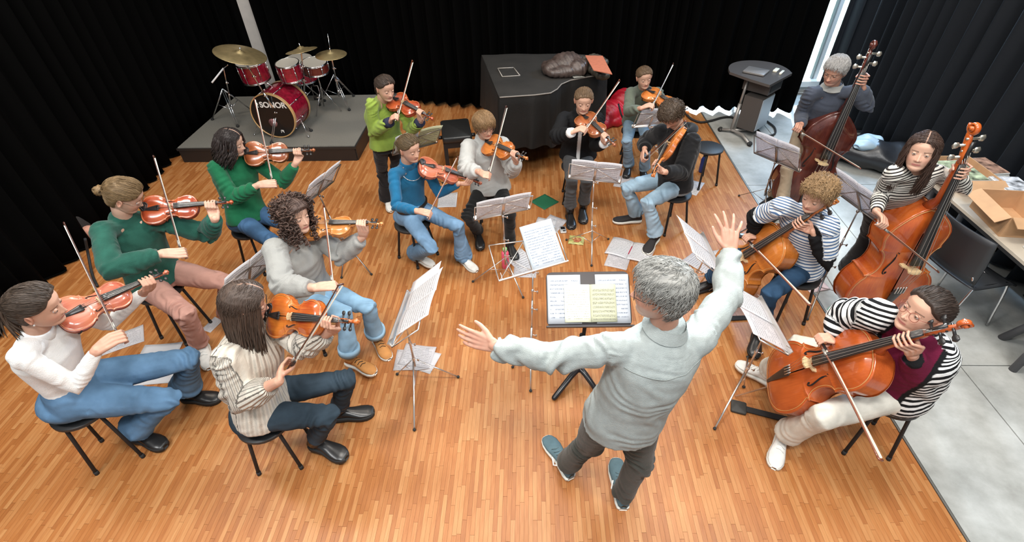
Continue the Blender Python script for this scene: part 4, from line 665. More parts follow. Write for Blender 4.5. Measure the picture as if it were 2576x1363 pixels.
# ------------------------------------------------------------------ people
def skin_cols(v): return v
def smoothstep(a, b, x): t = np.clip((x-a)/(b-a), 0, 1); return t*t*(3-2*t)
HN, HM = 84, 64
def head_surface(fem=False):
    z = np.concatenate([np.linspace(-.116, -.105, 5), np.linspace(-.102, .03, 36), np.linspace(.034, .116, HM-41)]); zz = z
    yF = np.interp(zz, [-.116, -.112, -.10, -.085, -.072, -.060, -.045, -.038, 0, .02, .05, .075, .095, .108, .116], [.030, .058, .078, .084, .079, .084, .086, .086, .083, .089, .088, .078, .058, .034, .004])
    yB = np.interp(zz, [-.116, -.10, -.08, -.06, -.04, 0, .03, .06, .09, .108, .116], [.0, -.028, -.045, -.062, -.078, -.094, -.100, -.094, -.066, -.032, -.004])
    X = np.interp(zz, [-.116, -.108, -.09, -.07, -.04, 0, .03, .06, .085, .105, .116], [.014, .032, .050, .060, .068, .074, .077, .074, .060, .034, .004])
    if fem: X = X*np.interp(zz, [-.116, -.10, -.06, -.03, .0], [.84, .86, .93, .98, .99]); yF = yF-np.interp(zz, [-.11, -.09, .0, .02, .04], [.004, .002, 0, .005, .002])
    t = np.linspace(0, 2*np.pi, HN, endpoint=False); th = t-.45*np.sin(t)*1.0   # angle from the face, denser in front
    ct, st = np.cos(th), np.sin(th); cy = (yF+yB)/2; ry = (yF-yB)/2
    ex = .90; Xg = X[:, None]*np.sign(st)*np.abs(st)**ex; Yg = cy[:, None]+ry[:, None]*np.sign(ct)*np.abs(ct)**ex; Zg = np.repeat(zz[:, None], HN, 1)
    fr = smoothstep(.2, .8, ct)[None, :]*np.ones_like(Xg)
    g = lambda cx, cz, sx, sz: np.exp(-((np.abs(Xg)-cx)/sx)**2-((Zg-cz)/sz)**2)
    nose = np.clip((.012-Zg)/.046, 0, 1)*np.where(Zg < -.034, np.clip((Zg+.044)/.010, 0, 1), 1)
    kf = .80 if fem else 1.; d = .026*kf*nose*np.exp(-(Xg/(.0075*kf+.006*kf*np.clip(-Zg/.035, 0, 1)))**2)+.006*g(.012, -.034, .006, .007)
    d += -.0065*(.8 if fem else 1)*g(.031, .000, .015, .010)+(.0005 if fem else .003)*g(.033, .019, .018, .006)+.003*g(.045, -.028, .02, .016)
    d += .0045*g(0, -.055, .018, .004)+.0045*g(0, -.064, .016, .005)-.003*g(0, -.0595, .022, .0018)+.004*g(0, -.094, .016, .012)
    d = d*fr; Yg = Yg+d; P = np.stack([Xg, Yg, Zg], -1)
    return P, th
HEADP, HEADT = head_surface(); HEADF, _ = head_surface(True)
def head_color(P, skin, brow, lip, cheek=.12, stubble=None):
    X, Y, Z = np.abs(P[..., 0]), P[..., 1], P[..., 2]; c = np.ones(P.shape)*np.array(skin); fr = Y > .03
    def mixc(m, col): c[:] = c*(1-m[..., None])+np.array(col)*m[..., None]
    mixc(cheek*2.2*np.exp(-((X-.042)/.018)**2-((Z+.032)/.018)**2)*fr, (.62, .20, .14)); mixc(.18*np.exp(-(X/.016)**2-((Z+.034)/.012)**2)*fr, (.6, .18, .12))
    mixc(.9*smoothstep(.026, .018, X)*smoothstep(.0085, .0045, abs(Z+.060))*fr, lip); mixc(.5*(np.exp(-(X/.02)**2-((Z+.0598)/.0015)**2))*fr, (.12, .03, .03))
    mixc(.85*smoothstep(.004, .0022, abs(Z-.019+((X-.034)/.05)**2*.012))*(X > .014)*(X < .050)*fr, brow); mixc(.16*np.exp(-((X-.031)/.016)**2-((Z-.002)/.010)**2)*fr, (.25, .10, .08)); mixc(.6*np.exp(-((X-.0085)/.003)**2-((Z+.041)/.002)**2)*fr, (.15, .04, .03))
    if stubble is not None: mixc(.55*smoothstep(-.030, -.05, Z)*smoothstep(-.02, .03, Y)*(1-.8*smoothstep(.026, .018, X)*smoothstep(.0085, .0045, abs(Z+.060))), stubble)
    return c
def hairline(style):
    f = {'short': (.070, .030, -.010, -.062), 'male': (.074, .038, .000, -.055), 'back': (.076, .034, .012, -.070), 'long': (.074, .030, -.030, -.09), 'curly': (.060, .020, -.060, -.10), 'fringe': (.054, .014, -.010, -.070)}[style]
    a = np.abs(np.where(HEADT > np.pi, HEADT-2*np.pi, HEADT)); return np.interp(a, [0, .55, .85, 1.25, 1.6, 2.1, np.pi], [f[0], f[0]*.92, f[1]+.012, f[1]-.01 if style != 'short' else f[1]-.02, f[2], f[3]*.9, f[3]])
def wob(P, k, seed, n=5):
    rg = np.random.default_rng(seed); out = np.zeros(P.shape[:-1])
    for _ in range(n): kk = rg.normal(size=3)*k; out += np.sin(P@kk+rg.random()*6.28)
    return out/n
def head_R(fw, updir):
    y = unit(fw); z = unit(updir-(updir@y)*y); return frame(np.cross(y, z), y, z)
def add_head(mb, c, R, s, skin, brow, lip, stubble=None, eyecol=(.12, .07, .04), closed=.45, fem=True):
    P = HEADF if fem else HEADP; C_ = head_color(P, skin, brow, lip, stubble=stubble); mb.grid((P*s)@R.T+c, closed=True, col=C_)
    n = HN; o = mb.n-HN*HM; mb.f += [tuple(o+i for i in range(n)), tuple(o+(HM-1)*n+i for i in range(n-1, -1, -1))]; mb.m += [0, 0]
    for sg in (-1, 1):
        ec = V(sg*.031, .0715, .001); k1, k2 = 14, 10; th = np.linspace(0, np.pi, k2); a = np.linspace(0, 2*np.pi, k1, endpoint=False); r = .0118
        G = np.array([[(math.sin(t)*math.cos(x), math.cos(t), math.sin(t)*math.sin(x)) for x in a] for t in th]); col = np.ones(G.shape)*.56; col[th < .50] = eyecol; col[th < .22] = (.01, .01, .01)
        mb.grid(((G*r+ec)*s)@R.T+c, closed=True, col=col)
        for (el0, el1, rr) in ((math.pi*(.5+.0)-closed*.9+.25, math.pi*1.05, .0128), (-math.pi*.05, .42, .0126)):   # upper and lower lids, as angles about the eye's left-right axis
            az = np.linspace(0, np.pi, 12); el = np.linspace(el0, el1, 6) if el0 > 1 else np.linspace(-1.2, -.30, 6)
            if el0 > 1: el = np.linspace(.42-closed, 1.5, 6)
            L_ = np.array([[(math.cos(x)*rr, math.sin(x)*math.cos(e)*rr, math.sin(x)*math.sin(e)*rr) for x in az] for e in el]); lc = np.ones(L_.shape)*np.array(skin)*.93
            if el0 > 1: lc[0] = (.05, .03, .025)
            mb.grid(((L_+ec)*s)@R.T+c, col=lc)
        # ear
        E = V(sg*.0745, -.006, -.006); t = np.linspace(0, 2*np.pi, 16, endpoint=False); RR = frame(V(sg*1, -.35, 0)/1.06, V(.35*sg, 1, 0)/1.06, V(0, 0, 1))
        rings = []
        for (q, dx) in ((.72, -.006), (1, .004), (.96, .010), (.78, .010), (.6, .004), (.3, .001), (.02, .002)): rings.append([E+RR@V(dx+.004*math.sin(x), .0165*q*math.cos(x)*(1 if math.sin(x) > 0 else .8)-.004*math.sin(x)*0, .030*q*math.sin(x)) for x in t])
        mb.grid((np.array(rings)*s)@R.T+c, closed=True, col=np.ones((7, 16, 3))*np.array(skin)*[1.0, .86, .82])
HAIRM = {}
def hair_mat(name, col, col2=None, rough=.58):
    m = bpy.data.materials.new('hair_'+name); nt, N, L, b = nodes(m); a = N.new('ShaderNodeAttribute'); a.attribute_name = 'Col'; L.new(a.outputs['Color'], b.inputs['Base Color']); b.inputs['Roughness'].default_value = rough; b.inputs['Specular IOR Level'].default_value = .45; return m
HM_ = hair_mat('strands', (0, 0, 0))
def strands(mb, roots, ends, mids, r0, r1, col, col2, rg, nseg=8, wave=0., wn=2.):
    for a, b_, m_ in zip(roots, ends, mids):
        t = np.linspace(0, 1, nseg)[:, None]; P = (1-t)**2*a+2*t*(1-t)*m_+t*t*b_
        if wave: ph = rg.random()*6; P = P+wave*np.column_stack([np.sin(t[:, 0]*wn*6.28+ph), np.cos(t[:, 0]*wn*6.28+ph), 0*t[:, 0]])*np.minimum(1, t*3)
        u = rg.random(); mb.tube(P, np.concatenate([[r0*.25, r0*.8], np.full(nseg-5, r0), np.linspace(r0, r1, 3)]), 5, col=np.array(col)*(1-u)+np.array(col2)*u, cap=True)
def make_hair(c, R, s, style, col, parent, extra=None, part=False, thick=.012, rough_=.0, seed=0, nk=None, skin=(.5, .3, .2)):
    rg = np.random.default_rng(seed); P = HEADP.copy(); hl = hairline(style)[None, :]; mask = smoothstep(-.006, .010, P[..., 2]-hl)
    ctr = np.array([0, -.005, 0]); nrm = P-ctr; nrm /= np.linalg.norm(nrm, axis=-1)[..., None]
    tt = np.tile(HEADT, (HM, 1)); groove = .5*np.sin(tt*41+8*P[..., 2]*10)+.5*np.sin(tt*67+P[..., 2]*60+seed)
    topx = np.sin(P[..., 0]*420+3*np.sin(P[..., 1]*30)); w = smoothstep(.05, .10, P[..., 2]); gv = groove*(1-w)+topx*w
    th = thick*(1+.25*wob(P, 30, seed))+.0012*gv+rough_*wob(P, 90, seed+1, 7)
    if style in ('male', 'short', 'fringe'): th = th+.010*smoothstep(.02, .09, P[..., 2])*(P[..., 1] > -.2)
    d = th*mask-.008*(1-mask); Q = P+nrm*d[..., None]
    c1 = np.array(col); C_ = c1*(1+.10*gv[..., None]+.22*wob(P, 60, seed+3)[..., None])
    if part: pm = np.exp(-(P[..., 0]/.0022)**2)*smoothstep(.035, .06, P[..., 1]+P[..., 2]*.6-.0)*(P[..., 2] > .04); C_ = C_*(1-pm[..., None]*.8)+np.array(skin)*pm[..., None]*.8
    C_ = np.clip(C_, 0, 1); mb = MB(); mb.grid((Q*s)@R.T+c, closed=True, col=C_); n = HN; o = mb.n-HN*HM; mb.f += [tuple(o+(HM-1)*n+i for i in range(n-1, -1, -1))]; mb.m += [0]
    w2l = lambda p: c+R@(np.array(p)*s); down = V(0, 0, -1); c2 = c1*1.8+.01
    ee = lambda q: math.sqrt((q[0]/.077)**2+((q[1]+.005)/.095)**2+(q[2]/.116)**2); cand = np.argwhere(mask > .6); knot = V(0, -.115, 0); crown = V(.012, -.065, .105)
    for i in rg.integers(0, len(cand), 1700 if style in ('male', 'short', 'fringe') else 900):
        k, q_ = cand[i]; nn = nrm[k, q_]; p = Q[k, q_]+nn*rg.uniform(.0002, .0028)
        if style == 'back': T = knot-p
        elif style in ('long', 'curly'): T = V(math.copysign(.5, p[0]+1e-6)*smoothstep(.02, .1, p[2]), -.25, -1+.8*smoothstep(.05, .11, p[2]))
        else: T = p-crown+rg.normal(size=3)*(.012 if style != 'male' else .020)
        T = T-nn*(T@nn)
        if np.linalg.norm(T) < 1e-3: continue
        T = unit(T); ll = rg.uniform(.02, .05) if style in ('male', 'short') else rg.uniform(.03, .06); pts_ = []; e0 = ee(p)
        for t_ in (0, .35, .7, 1.):
            x_ = p+T*ll*t_+(np.cross(T, nn)*math.sin(t_*2.5)*.006*rg.uniform(-1, 1) if style != 'back' else 0); x_ = x_*(e0/ee(x_))+nn*(.0030 if style in ('male', 'short') else .0012)*math.sin(math.pi*t_); pts_.append(w2l(x_))
        mb.tube(pts_, np.array([.0005, .0013, .0012, .0003])*s, 4, col=np.clip(c1*rg.uniform(.78, 1.28), 0, 1))
    if extra == 'pony' or extra == 'bun':
        k = w2l((0, -.105, .005 if extra == 'pony' else -.01)); mb.ball(k, .026*s, 12, 8, col=c1*.9)
        if extra == 'bun':
            for i in range(26): d1 = unit(rg.normal(size=3)); mb.ring(k+R@V(0, -.016, 0)*s, d1, .026*s*rg.uniform(.7, 1.15), .007*s, 14, 5); mb.c[-1][:] = c1*(.6+rg.random())
        else:
            roots = [k+rg.normal(size=3)*.008*s for _ in range(46)]; mids = [w2l((0, -.16, -.03))+rg.normal(size=3)*.012 for _ in roots]; ends = [w2l((0, -.125, -.06))+V(0, 0, -.10)*s+rg.normal(size=3)*V(.02, .02, .03) for _ in roots]; strands(mb, roots, ends, mids, .0055*s, .001, c1*.7, c2, rg)
    if extra in ('long', 'longwavy'):
        roots, ends, mids = [], [], []
        for i in range(750):
            a = rg.uniform(.85, 2*math.pi-.85); zt = rg.uniform(-.02, .108); j = int(np.argmin(abs(HEADT-a))); k = int(np.argmin(abs(HEADP[:, j, 2]-zt))); p0 = HEADP[k, j]+unit(HEADP[k, j])*(thick+.002)
            hz = np.array([p0[0], p0[1], 0]); hzn = unit(hz+V(0, -.004, 0)); L0 = rg.uniform(.27, .34) if extra == 'long' else rg.uniform(.24, .31)
            hz = HEADP[30, j]*[1, 1, 0]; hzn = unit(hz); pm = hz*(1.06+2.2*max(0, p0[2]-.02))+hzn*.012+V(0, 0, -.05+.5*max(0, p0[2]-.02)); r0 = w2l(p0); rm = w2l(pm); re = w2l((hz[0]*1.05, min(hz[1], .03)*1.0-.02, -.08))+down*(L0-.10)*s+R@V(rg.normal()*.012, rg.normal()*.012, 0); roots.append(r0); mids.append(rm); ends.append(re)
        strands(mb, roots, ends, mids, .0030*s, .0010, c1*.75, c1*1.35, rg, 12, .008 if extra == 'longwavy' else .003, 1.6)
    if extra == 'longdark':
        roots, ends, mids = [], [], []
        for i in range(260):
            a = rg.uniform(.8, 2*math.pi-.8); zt = rg.uniform(-.03, .07); j = int(np.argmin(abs(HEADT-a))); k = int(np.argmin(abs(HEADP[:, j, 2]-zt))); p0 = HEADP[k, j]*1.0+unit(HEADP[k, j])*(thick+.004)
            roots.append(w2l(p0)); mids.append(w2l((p0[0]*1.3, p0[1]*1.1-.01, -.06))); ends.append(w2l((p0[0]*1.25, min(p0[1], .02)*1.1-.03, -.10))+down*rg.uniform(.02, .09)*s)
        strands(mb, roots, ends, mids, .0060*s, .0018, c1*.6, c2, rg, 10, .012, 1.5)
    if extra == 'bigcurls':
        for i in range(420):
            a = rg.uniform(.70, 2*math.pi-.70); zt = rg.uniform(-.13, .115); j = int(np.argmin(abs(HEADT-a))); k = int(np.argmin(abs(HEADP[:, j, 2]-zt))); p = HEADP[k, j].copy(); p[2] = zt
            if zt < -.05: p[:2] = unit(np.append(p[:2], 0))[:2]*.075*(1.0)
            dn_ = unit(p+V(0, -.01, .01)); base = p+dn_*rg.uniform(.012, .052)*(1.0-.35*smoothstep(.06, .11, zt)); ax = unit(V(dn_[0]*.5, dn_[1]*.5, -.8)+rg.normal(size=3)*.4); ex = unit(np.cross(ax, dn_)); ey = np.cross(ax, ex); t = np.linspace(0, 1, 14); tr = rg.uniform(1.2, 2.2)*6.28
            H_ = base+ax*(t[:, None]-.5)*.045+ex*(np.cos(t*tr)*.011)[:, None]+ey*(np.sin(t*tr)*.011)[:, None]; u = rg.random(); mb.tube((H_*s)@R.T+c, .0042*s, 4, col=c1*(.5+1.5*u))
    if extra == 'smallcurls':
        for i in range(420):
            a = rg.uniform(0, 2*math.pi); zt = rg.uniform(.02 if abs(a-math.pi) > 2.2 else -.05, .115); j = int(np.argmin(abs(HEADT-a))); k = int(np.argmin(abs(HEADP[:, j, 2]-zt)))
            if zt < hl[0, j]+.006: continue
            p = HEADP[k, j]; dn_ = unit(p); base = p+dn_*rg.uniform(.012, .026); ax = unit(rg.normal(size=3)); ex = unit(np.cross(ax, dn_)); ey = np.cross(ax, ex); t = np.linspace(0, 1, 9); cw, cl = (7.5, .016) if style == 'male' else (4.5, .040); H_ = base+ax*(t[:, None]-.5)*cl+ex*(np.cos(t*cw)*.009)[:, None]+ey*(np.sin(t*cw)*.009)[:, None]; mb.tube((H_*s)@R.T+c, .0026*s, 4, col=c1*(.8+.5*rg.random()))
    return mb.obj('hair', HM_, parent, color=True)
def glasses(c, R, s, parent, m_):
    mb = MB(); w = lambda p: c+R@(np.array(p)*s)
    for sg in (-1, 1): mb.ring(w((sg*.033, .093, -.001)), R@unit(V(sg*.1, 1, 0)), .0205*s, .0013*s, 24, 5); mb.tube([w((sg*.053, .091, .004)), w((sg*.072, .06, .006)), w((sg*.078, -.005, .004))], .0012*s, 5)
    mb.bar(w((-.0125, .094, .002)), w((.0125, .094, .002)), .0014*s, 5); return mb.obj('glasses', m_, parent)
FL = [.078, .086, .080, .062]
def grip_hand(mb, Wr, B, ax, up, front, s, rh=.006, spread=.0195, tight=1.):
    """hand closed round a stick or neck at B: ax runs from little finger to index, up is the knuckle side, front the side the fingers wrap to; rh is the object's radius"""
    ax, up = unit(ax), unit(up); front = unit(front-(front@ax)*ax); up = unit(up-(up@ax)*ax-(up@front)*front); kn = []
    for i in range(4):
        o = B+ax*(1.5-i)*spread*s; P = []
        for a, r in ((-42, .046), (22, .036), (72, .024), (118, .013)): a = math.radians(a+4*i); P.append(o+(up*math.cos(a)+front*math.sin(a))*(r*s*(1-.03*i)*(.92 if i == 3 else 1)+rh))
        kn.append(P[0]); mb.tube([P[0]-unit(P[1]-P[0])*.004]+P, np.array([.0092, .0090, .0082, .0074, .0064])*s, 10, round_=True)
        Wi = Wr+ax*(1.5-i)*.010*s; mb.tube([Wi, Wi*.5+P[0]*.5+up*.004*s, P[0]], np.array([.0165, .0150, .0105])*s, 10, round_=True)
    th0 = Wr*.55+kn[0]*.45-up*.010*s; th1 = B+ax*.020*s-front*(.016*s+rh)-up*.012*s; th2 = B+ax*.012*s-up*(.008*s+rh)+front*.002*s
    mb.tube([Wr*.8+kn[0]*.2, th0+ax*.014*s-up*.004*s, th1, th2], np.array([.014, .0130, .0098, .0075])*s, 10, round_=True)
def open_hand(mb, Wr, d, lat, s, side, curl=.25, spread=.18):
    """relaxed open hand: d points to the fingertips, lat from little finger to index, side is the palm's normal"""
    d, lat = unit(d), unit(lat); side = unit(side); bases = []
    for i in range(4):
        K = Wr+d*.092*s*(1, 1.03, 1.0, .93)[i]+lat*(1.5-i)*.021*s; fd = unit(d+lat*(1.5-i)*spread); P = [K]; a = curl*(1+.25*i)
        for k, fr in enumerate((.46, .30, .24)): cur = fd*math.cos(a*(k+.3))+side*math.sin(a*(k+.3)); P.append(P[-1]+cur*FL[i]*fr*1.03*s)
        mb.tube(P, np.array([.0095, .0086, .0078, .0064])*s, 10, round_=True); Wi = Wr+lat*(1.5-i)*.011*s; mb.tube([Wi, Wi*.5+K*.5, K], np.array([[.016, .013], [.015, .013], [.0115, .0105]])*s, 10, lat=lat, round_=True)
    T0 = Wr+lat*.020*s+d*.018*s; T1 = T0+(lat*.85+d*.75+side*.25)*.032*s; T2 = T1+(lat*.55+d*.9+side*.15)*.034*s; T3 = T2+(lat*.35+d*1.0)*.024*s; mb.tube([Wr+lat*.008*s, T0, T1, T2, T3], np.array([.015, .0165, .0120, .0098, .0075])*s, 10, round_=True)
SKIN = mat('skin', (.5, .3, .2), .5, attr='Col', bump=.08, bscale=300, spec=.35); SKIN.node_tree.nodes['Principled BSDF'].inputs['Subsurface Weight'].default_value = .0
SKP = SKIN
def limb_frames(seg):
    return seg
class Body:
    def __init__(b, key):
        b.kind, b.s, q = POSE[key]; b.j = {k: V(*v) for k, v in q.items()}; j = b.j; s = b.s; b.key = key
        L = unit(j['ls']-j['rs']); kd = (j['rk']+j['lk'])/2-j['pv']; up = unit(j['nk']-j['pv'])
        if kd[2] > -.25*s: hl = unit(V(-kd[1], kd[0], 0)); sp = .075*s
        else: hl = unit(V(L[0], L[1], 0)); sp = .085*s
        b.seated = kd[2] > -.25*s; b.hl = hl; b.L = L; b.up = up; b.F = unit(np.cross(L, up)); b.hf = unit(np.cross(hl, V(0, 0, 1)))
        b.rh = j['pv']-hl*sp; b.lh = j['pv']+hl*sp
        b.hR = head_R(j['fw'], unit(unit(j['hd']-j['nk'])*.6+V(0, 0, .6)+up*.2))
    def torso(b, mb, g=1., bot=-.10, top=.98, d=1., n=28, rnd=True):
        j = b.j; s = b.s; ts = np.linspace(bot, top, 16); A = j['pv']; B = j['nk']
        w = np.interp(ts, [-.12, 0, .25, .5, .72, .86, .94, 1.0], [.165, .172, .148, .155, .172, .158, .115, .068])*s*g; dp = np.interp(ts, [-.12, 0, .25, .5, .72, .86, .94, 1.], [.115, .118, .100, .112, .115, .092, .072, .060])*s*g*d
        P = np.array([A+(B-A)*t-b.F*.018*s*math.sin(math.pi*min(1, max(0, t))) for t in ts]); lat = np.array([unit(b.hl*(1-min(1, max(0, t)))+b.L*min(1, max(0, t))) for t in ts]); mb.tube(P, np.column_stack([w, dp]), n, lat=lat, round_='end' if rnd else False)
    def arm(b, mb, side, r=(.058, .050, .042, .038), to=1., ext=0., n=16):
        j = b.j; s = b.s; S, E, Wt = j[side+'s'], j[side+'e'], j[side+'w']; end = E+(Wt-E)*to+unit(Wt-E)*ext; bend = unit(E-(S+Wt)/2)*.006
        N_ = j['nk']-b.up*.050*s; mb.tube([N_+(S-N_)*.15, N_+(S-N_)*.6, S+(N_-S)*.05], np.array([.050, .054, r[0]*1.0])*s, n, round_=True)
        mb.tube([S, S+(E-S)*.3, S+(E-S)*.75, E+bend, E+(end-E)*.3, E+(end-E)*.65, end], np.array([r[0], r[0]*.97, r[1]*1.03, r[1], r[2]*1.08, r[2], r[3]])*s, n, round_='start')
    def leg(b, mb, side, r=(.084, .073, .060, .050, .045), ext=0., flare=None, n=18, thin=1.):
        j = b.j; s = b.s; Hh = b.rh if side == 'r' else b.lh; K, A = j[side+'k'], j[side+'a']; fw = unit(K-Hh); dn_ = unit(A-K); Kp = K+unit(fw-dn_)*.012*s; r = np.array(r)*s*thin; end = A+dn_*ext*s; e2 = r[4] if flare is None else flare*s
        mb.tube([Hh, Hh+(K-Hh)*.35, Hh+(K-Hh)*.75, Kp, K+(A-K)*.3, K+(A-K)*.65, end], [r[0], r[1]*1.05, r[2]*1.08, r[2], r[3]*1.08, (r[3]+e2)/2, e2], n, round_='start')
def bones(b):
    j = b.j; out = [(j['pv'], j['nk'], 0, .15, 0)]; 
    for sd in 'rl':
        o = 1.0 if sd == 'r' else 2.0; u = np.linalg.norm(j[sd+'e']-j[sd+'s']); out += [(j[sd+'s'], j[sd+'e'], o, .05, 1), (j[sd+'e'], j[sd+'w'], o+u, .045, 2)]
    return out
def lbones(b):
    j = b.j; out = [(b.rh+(b.lh-b.rh)*.3+V(0, 0, .01), b.lh+(b.rh-b.lh)*.3+V(0, 0, .01), 0, .12, 0)]
    for sd, h in (('r', b.rh), ('l', b.lh)): o = 1. if sd == 'r' else 2.; u = np.linalg.norm(j[sd+'k']-h); out += [(h, j[sd+'k'], o, .07, 1), (j[sd+'k'], j[sd+'a'], o+u, .055, 2)]
    return out
def assign(P, bs):
    best = np.full(len(P), 1e9); al = np.zeros(len(P)); idx = np.zeros(len(P), int); rad = np.zeros(P.shape); tt = np.zeros(len(P))
    for i, (A, B, off, r, k) in enumerate(bs):
        d = B-A; L_ = np.linalg.norm(d); t = (P-A)@d/L_**2; tc = np.clip(t, 0, 1); q = P-(A+tc[:, None]*d); dist = np.linalg.norm(q, axis=1)/r; m = dist < best; best[m] = dist[m]; al[m] = off+(t[m] if k < 2 else tc[m])*L_; idx[m] = i; tt[m] = t[m]; rad[m] = q[m]
    if bs[0][4] == 0:
        A, B = bs[0][:2]; L_ = np.linalg.norm(B-A); m = (np.array([b_[4] for b_ in bs])[idx] == 1) & (tt < .16)
        if len(bs) == 5 and bs[0][3] > .13:
            m = m | (idx == 0); d_ = (B-A)/L_; Fd = unit(np.cross(bs[3][0]-bs[1][0], d_)); h = (P-A)@d_; f_ = np.abs((P-A)@Fd)*1.0; h0 = .84*L_; up_ = np.maximum(h-h0, 0); al[m] = (h+1.1*(.11-(P-A)@Fd)*np.clip(up_/.04, 0, 1))[m]
    return al, idx, tt, rad
def folds(me, bs, amp, seed, freq=95., joint=.10, base=.35, fine=.0):
    P = mverts(me); N_ = mnorm(me); al, idx, tt, rad = assign(P, bs); w = 2.2*wob(P, 14, seed, 4); w2 = wob(P, 22, seed+5, 4)
    L_ = np.array([np.linalg.norm(b_[1]-b_[0]) for b_ in bs])[idx]; kinds = np.array([b_[4] for b_ in bs])[idx]
    dj = np.where(kinds == 1, (1-tt)*L_, np.where(kinds == 2, tt*L_, 1.)); dj2 = np.where(kinds == 2, (1-tt)*L_, np.where(kinds == 1, tt*L_, .2)); m = np.exp(-(dj/joint)**2)+.7*np.exp(-(dj2/(joint*.8))**2)
    ang_ = np.arctan2(np.sum(rad*np.roll(rad, 1), 1), rad[:, 2]+1e-6); f = np.sin(al*freq*(1+.0*ang_)+w*4.6+2*np.sin(P[:, 2]*17+P[:, 0]*9)); f = np.sign(f)*abs(f)**.8*np.clip(.4+.9*w2, 0, 1.3); d = amp*(base*wob(P, 22, seed+2, 5)+(base*.35+m)*f)
    if fine: d += fine*wob(P, 220, seed+3, 8)
    P = P+N_*d[:, None]; setv(me, P); fattr(me, 'al', al); return P, al, idx, tt, rad
def shoe(b, side, m_up, m_sole, parent, boot=0., L_=.27, label=None, lace=None, wide=1., toe_cap=False, sole_h=.022):
    j = b.j; s = b.s; A = j[side+'a']; t = j[side+'t'].copy(); t[2] = 0; t = unit(t); l = V(-t[1], t[0], 0); L_ *= s; z0 = max(0, A[2]-.095*s); heel = V(A[0], A[1], z0)-t*.058*s
    us = np.array([0, .03, .12, .25, .4, .55, .7, .84, .94, .985, 1.]); wd = np.array([.018, .030, .036, .035, .034, .041, .047, .045, .034, .022, .010])*s*wide; ht = np.array([.060, .075, .088, .092, .082, .066, .054, .046, .038, .030, .022])*s; off = .006*(1 if side == 'l' else -1)
    cx = [off*math.sin(math.pi*u)*s for u in us]; up_ = MB(); so = MB(); G = []; Gs = []; k = 16
    for u, w, h, c in zip(us, wd, ht, cx):
        o = heel+t*u*L_-l*c; row = [o+l*w*math.cos(a)*(1 if math.sin(a) < .2 else .93)+V(0, 0, sole_h*s*.8+max(0, .5+.5*math.sin(a))*(h-sole_h*s*.8)) for a in np.linspace(0, 2*math.pi, k, endpoint=False)]; G.append(row)
        Gs.append([o+l*(w+.003)*cx_+V(0, 0, zz) for cx_, zz in ((-1, .001), (-1.0, sole_h*s), (-.5, sole_h*s+.001), (.5, sole_h*s+.001), (1., sole_h*s), (1, .001))])
    up_.grid(np.array(G), closed=True); up_.f += [tuple(range(k)), tuple(10*k+k-1-i for i in range(k))]; up_.m += [0, 0]; o = so.n; so.grid(np.array(Gs), closed=True); so.f += [tuple(range(6)), tuple(10*6+5-i for i in range(6))]; so.m += [0, 0]
    A2 = V(A[0], A[1], z0+.08*s); K = j[side+'k']; dr = unit(K-A); up_.tube([A2-dr*.02, A2+dr*(.03+boot)*s], np.array([.042, .046 if boot < .05 else .052])*s, 16)
    e = up_.obj('shoe' if boot < .03 else 'boot', m_up, parent); so.obj('sole', m_sole, e)
    if lace is not None:
        q = MB()
        for i in range(4): u = .34+.085*i; o = heel+t*u*L_; h = np.interp(u, us, ht)*1.02; q.tube([o-l*.022*s+V(0, 0, h*.93), o+V(0, 0, h+.003), o+l*.022*s+t*.012+V(0, 0, h*.93)], .0028*s, 5)
        q.obj('laces', lace, e)
    if label: e['label'] = label
    return e
DEN = lambda n, c: mat(n, c, .85, var=.28, scale=7, bump=.35, bscale=420, spec=.15)
NINST = {}
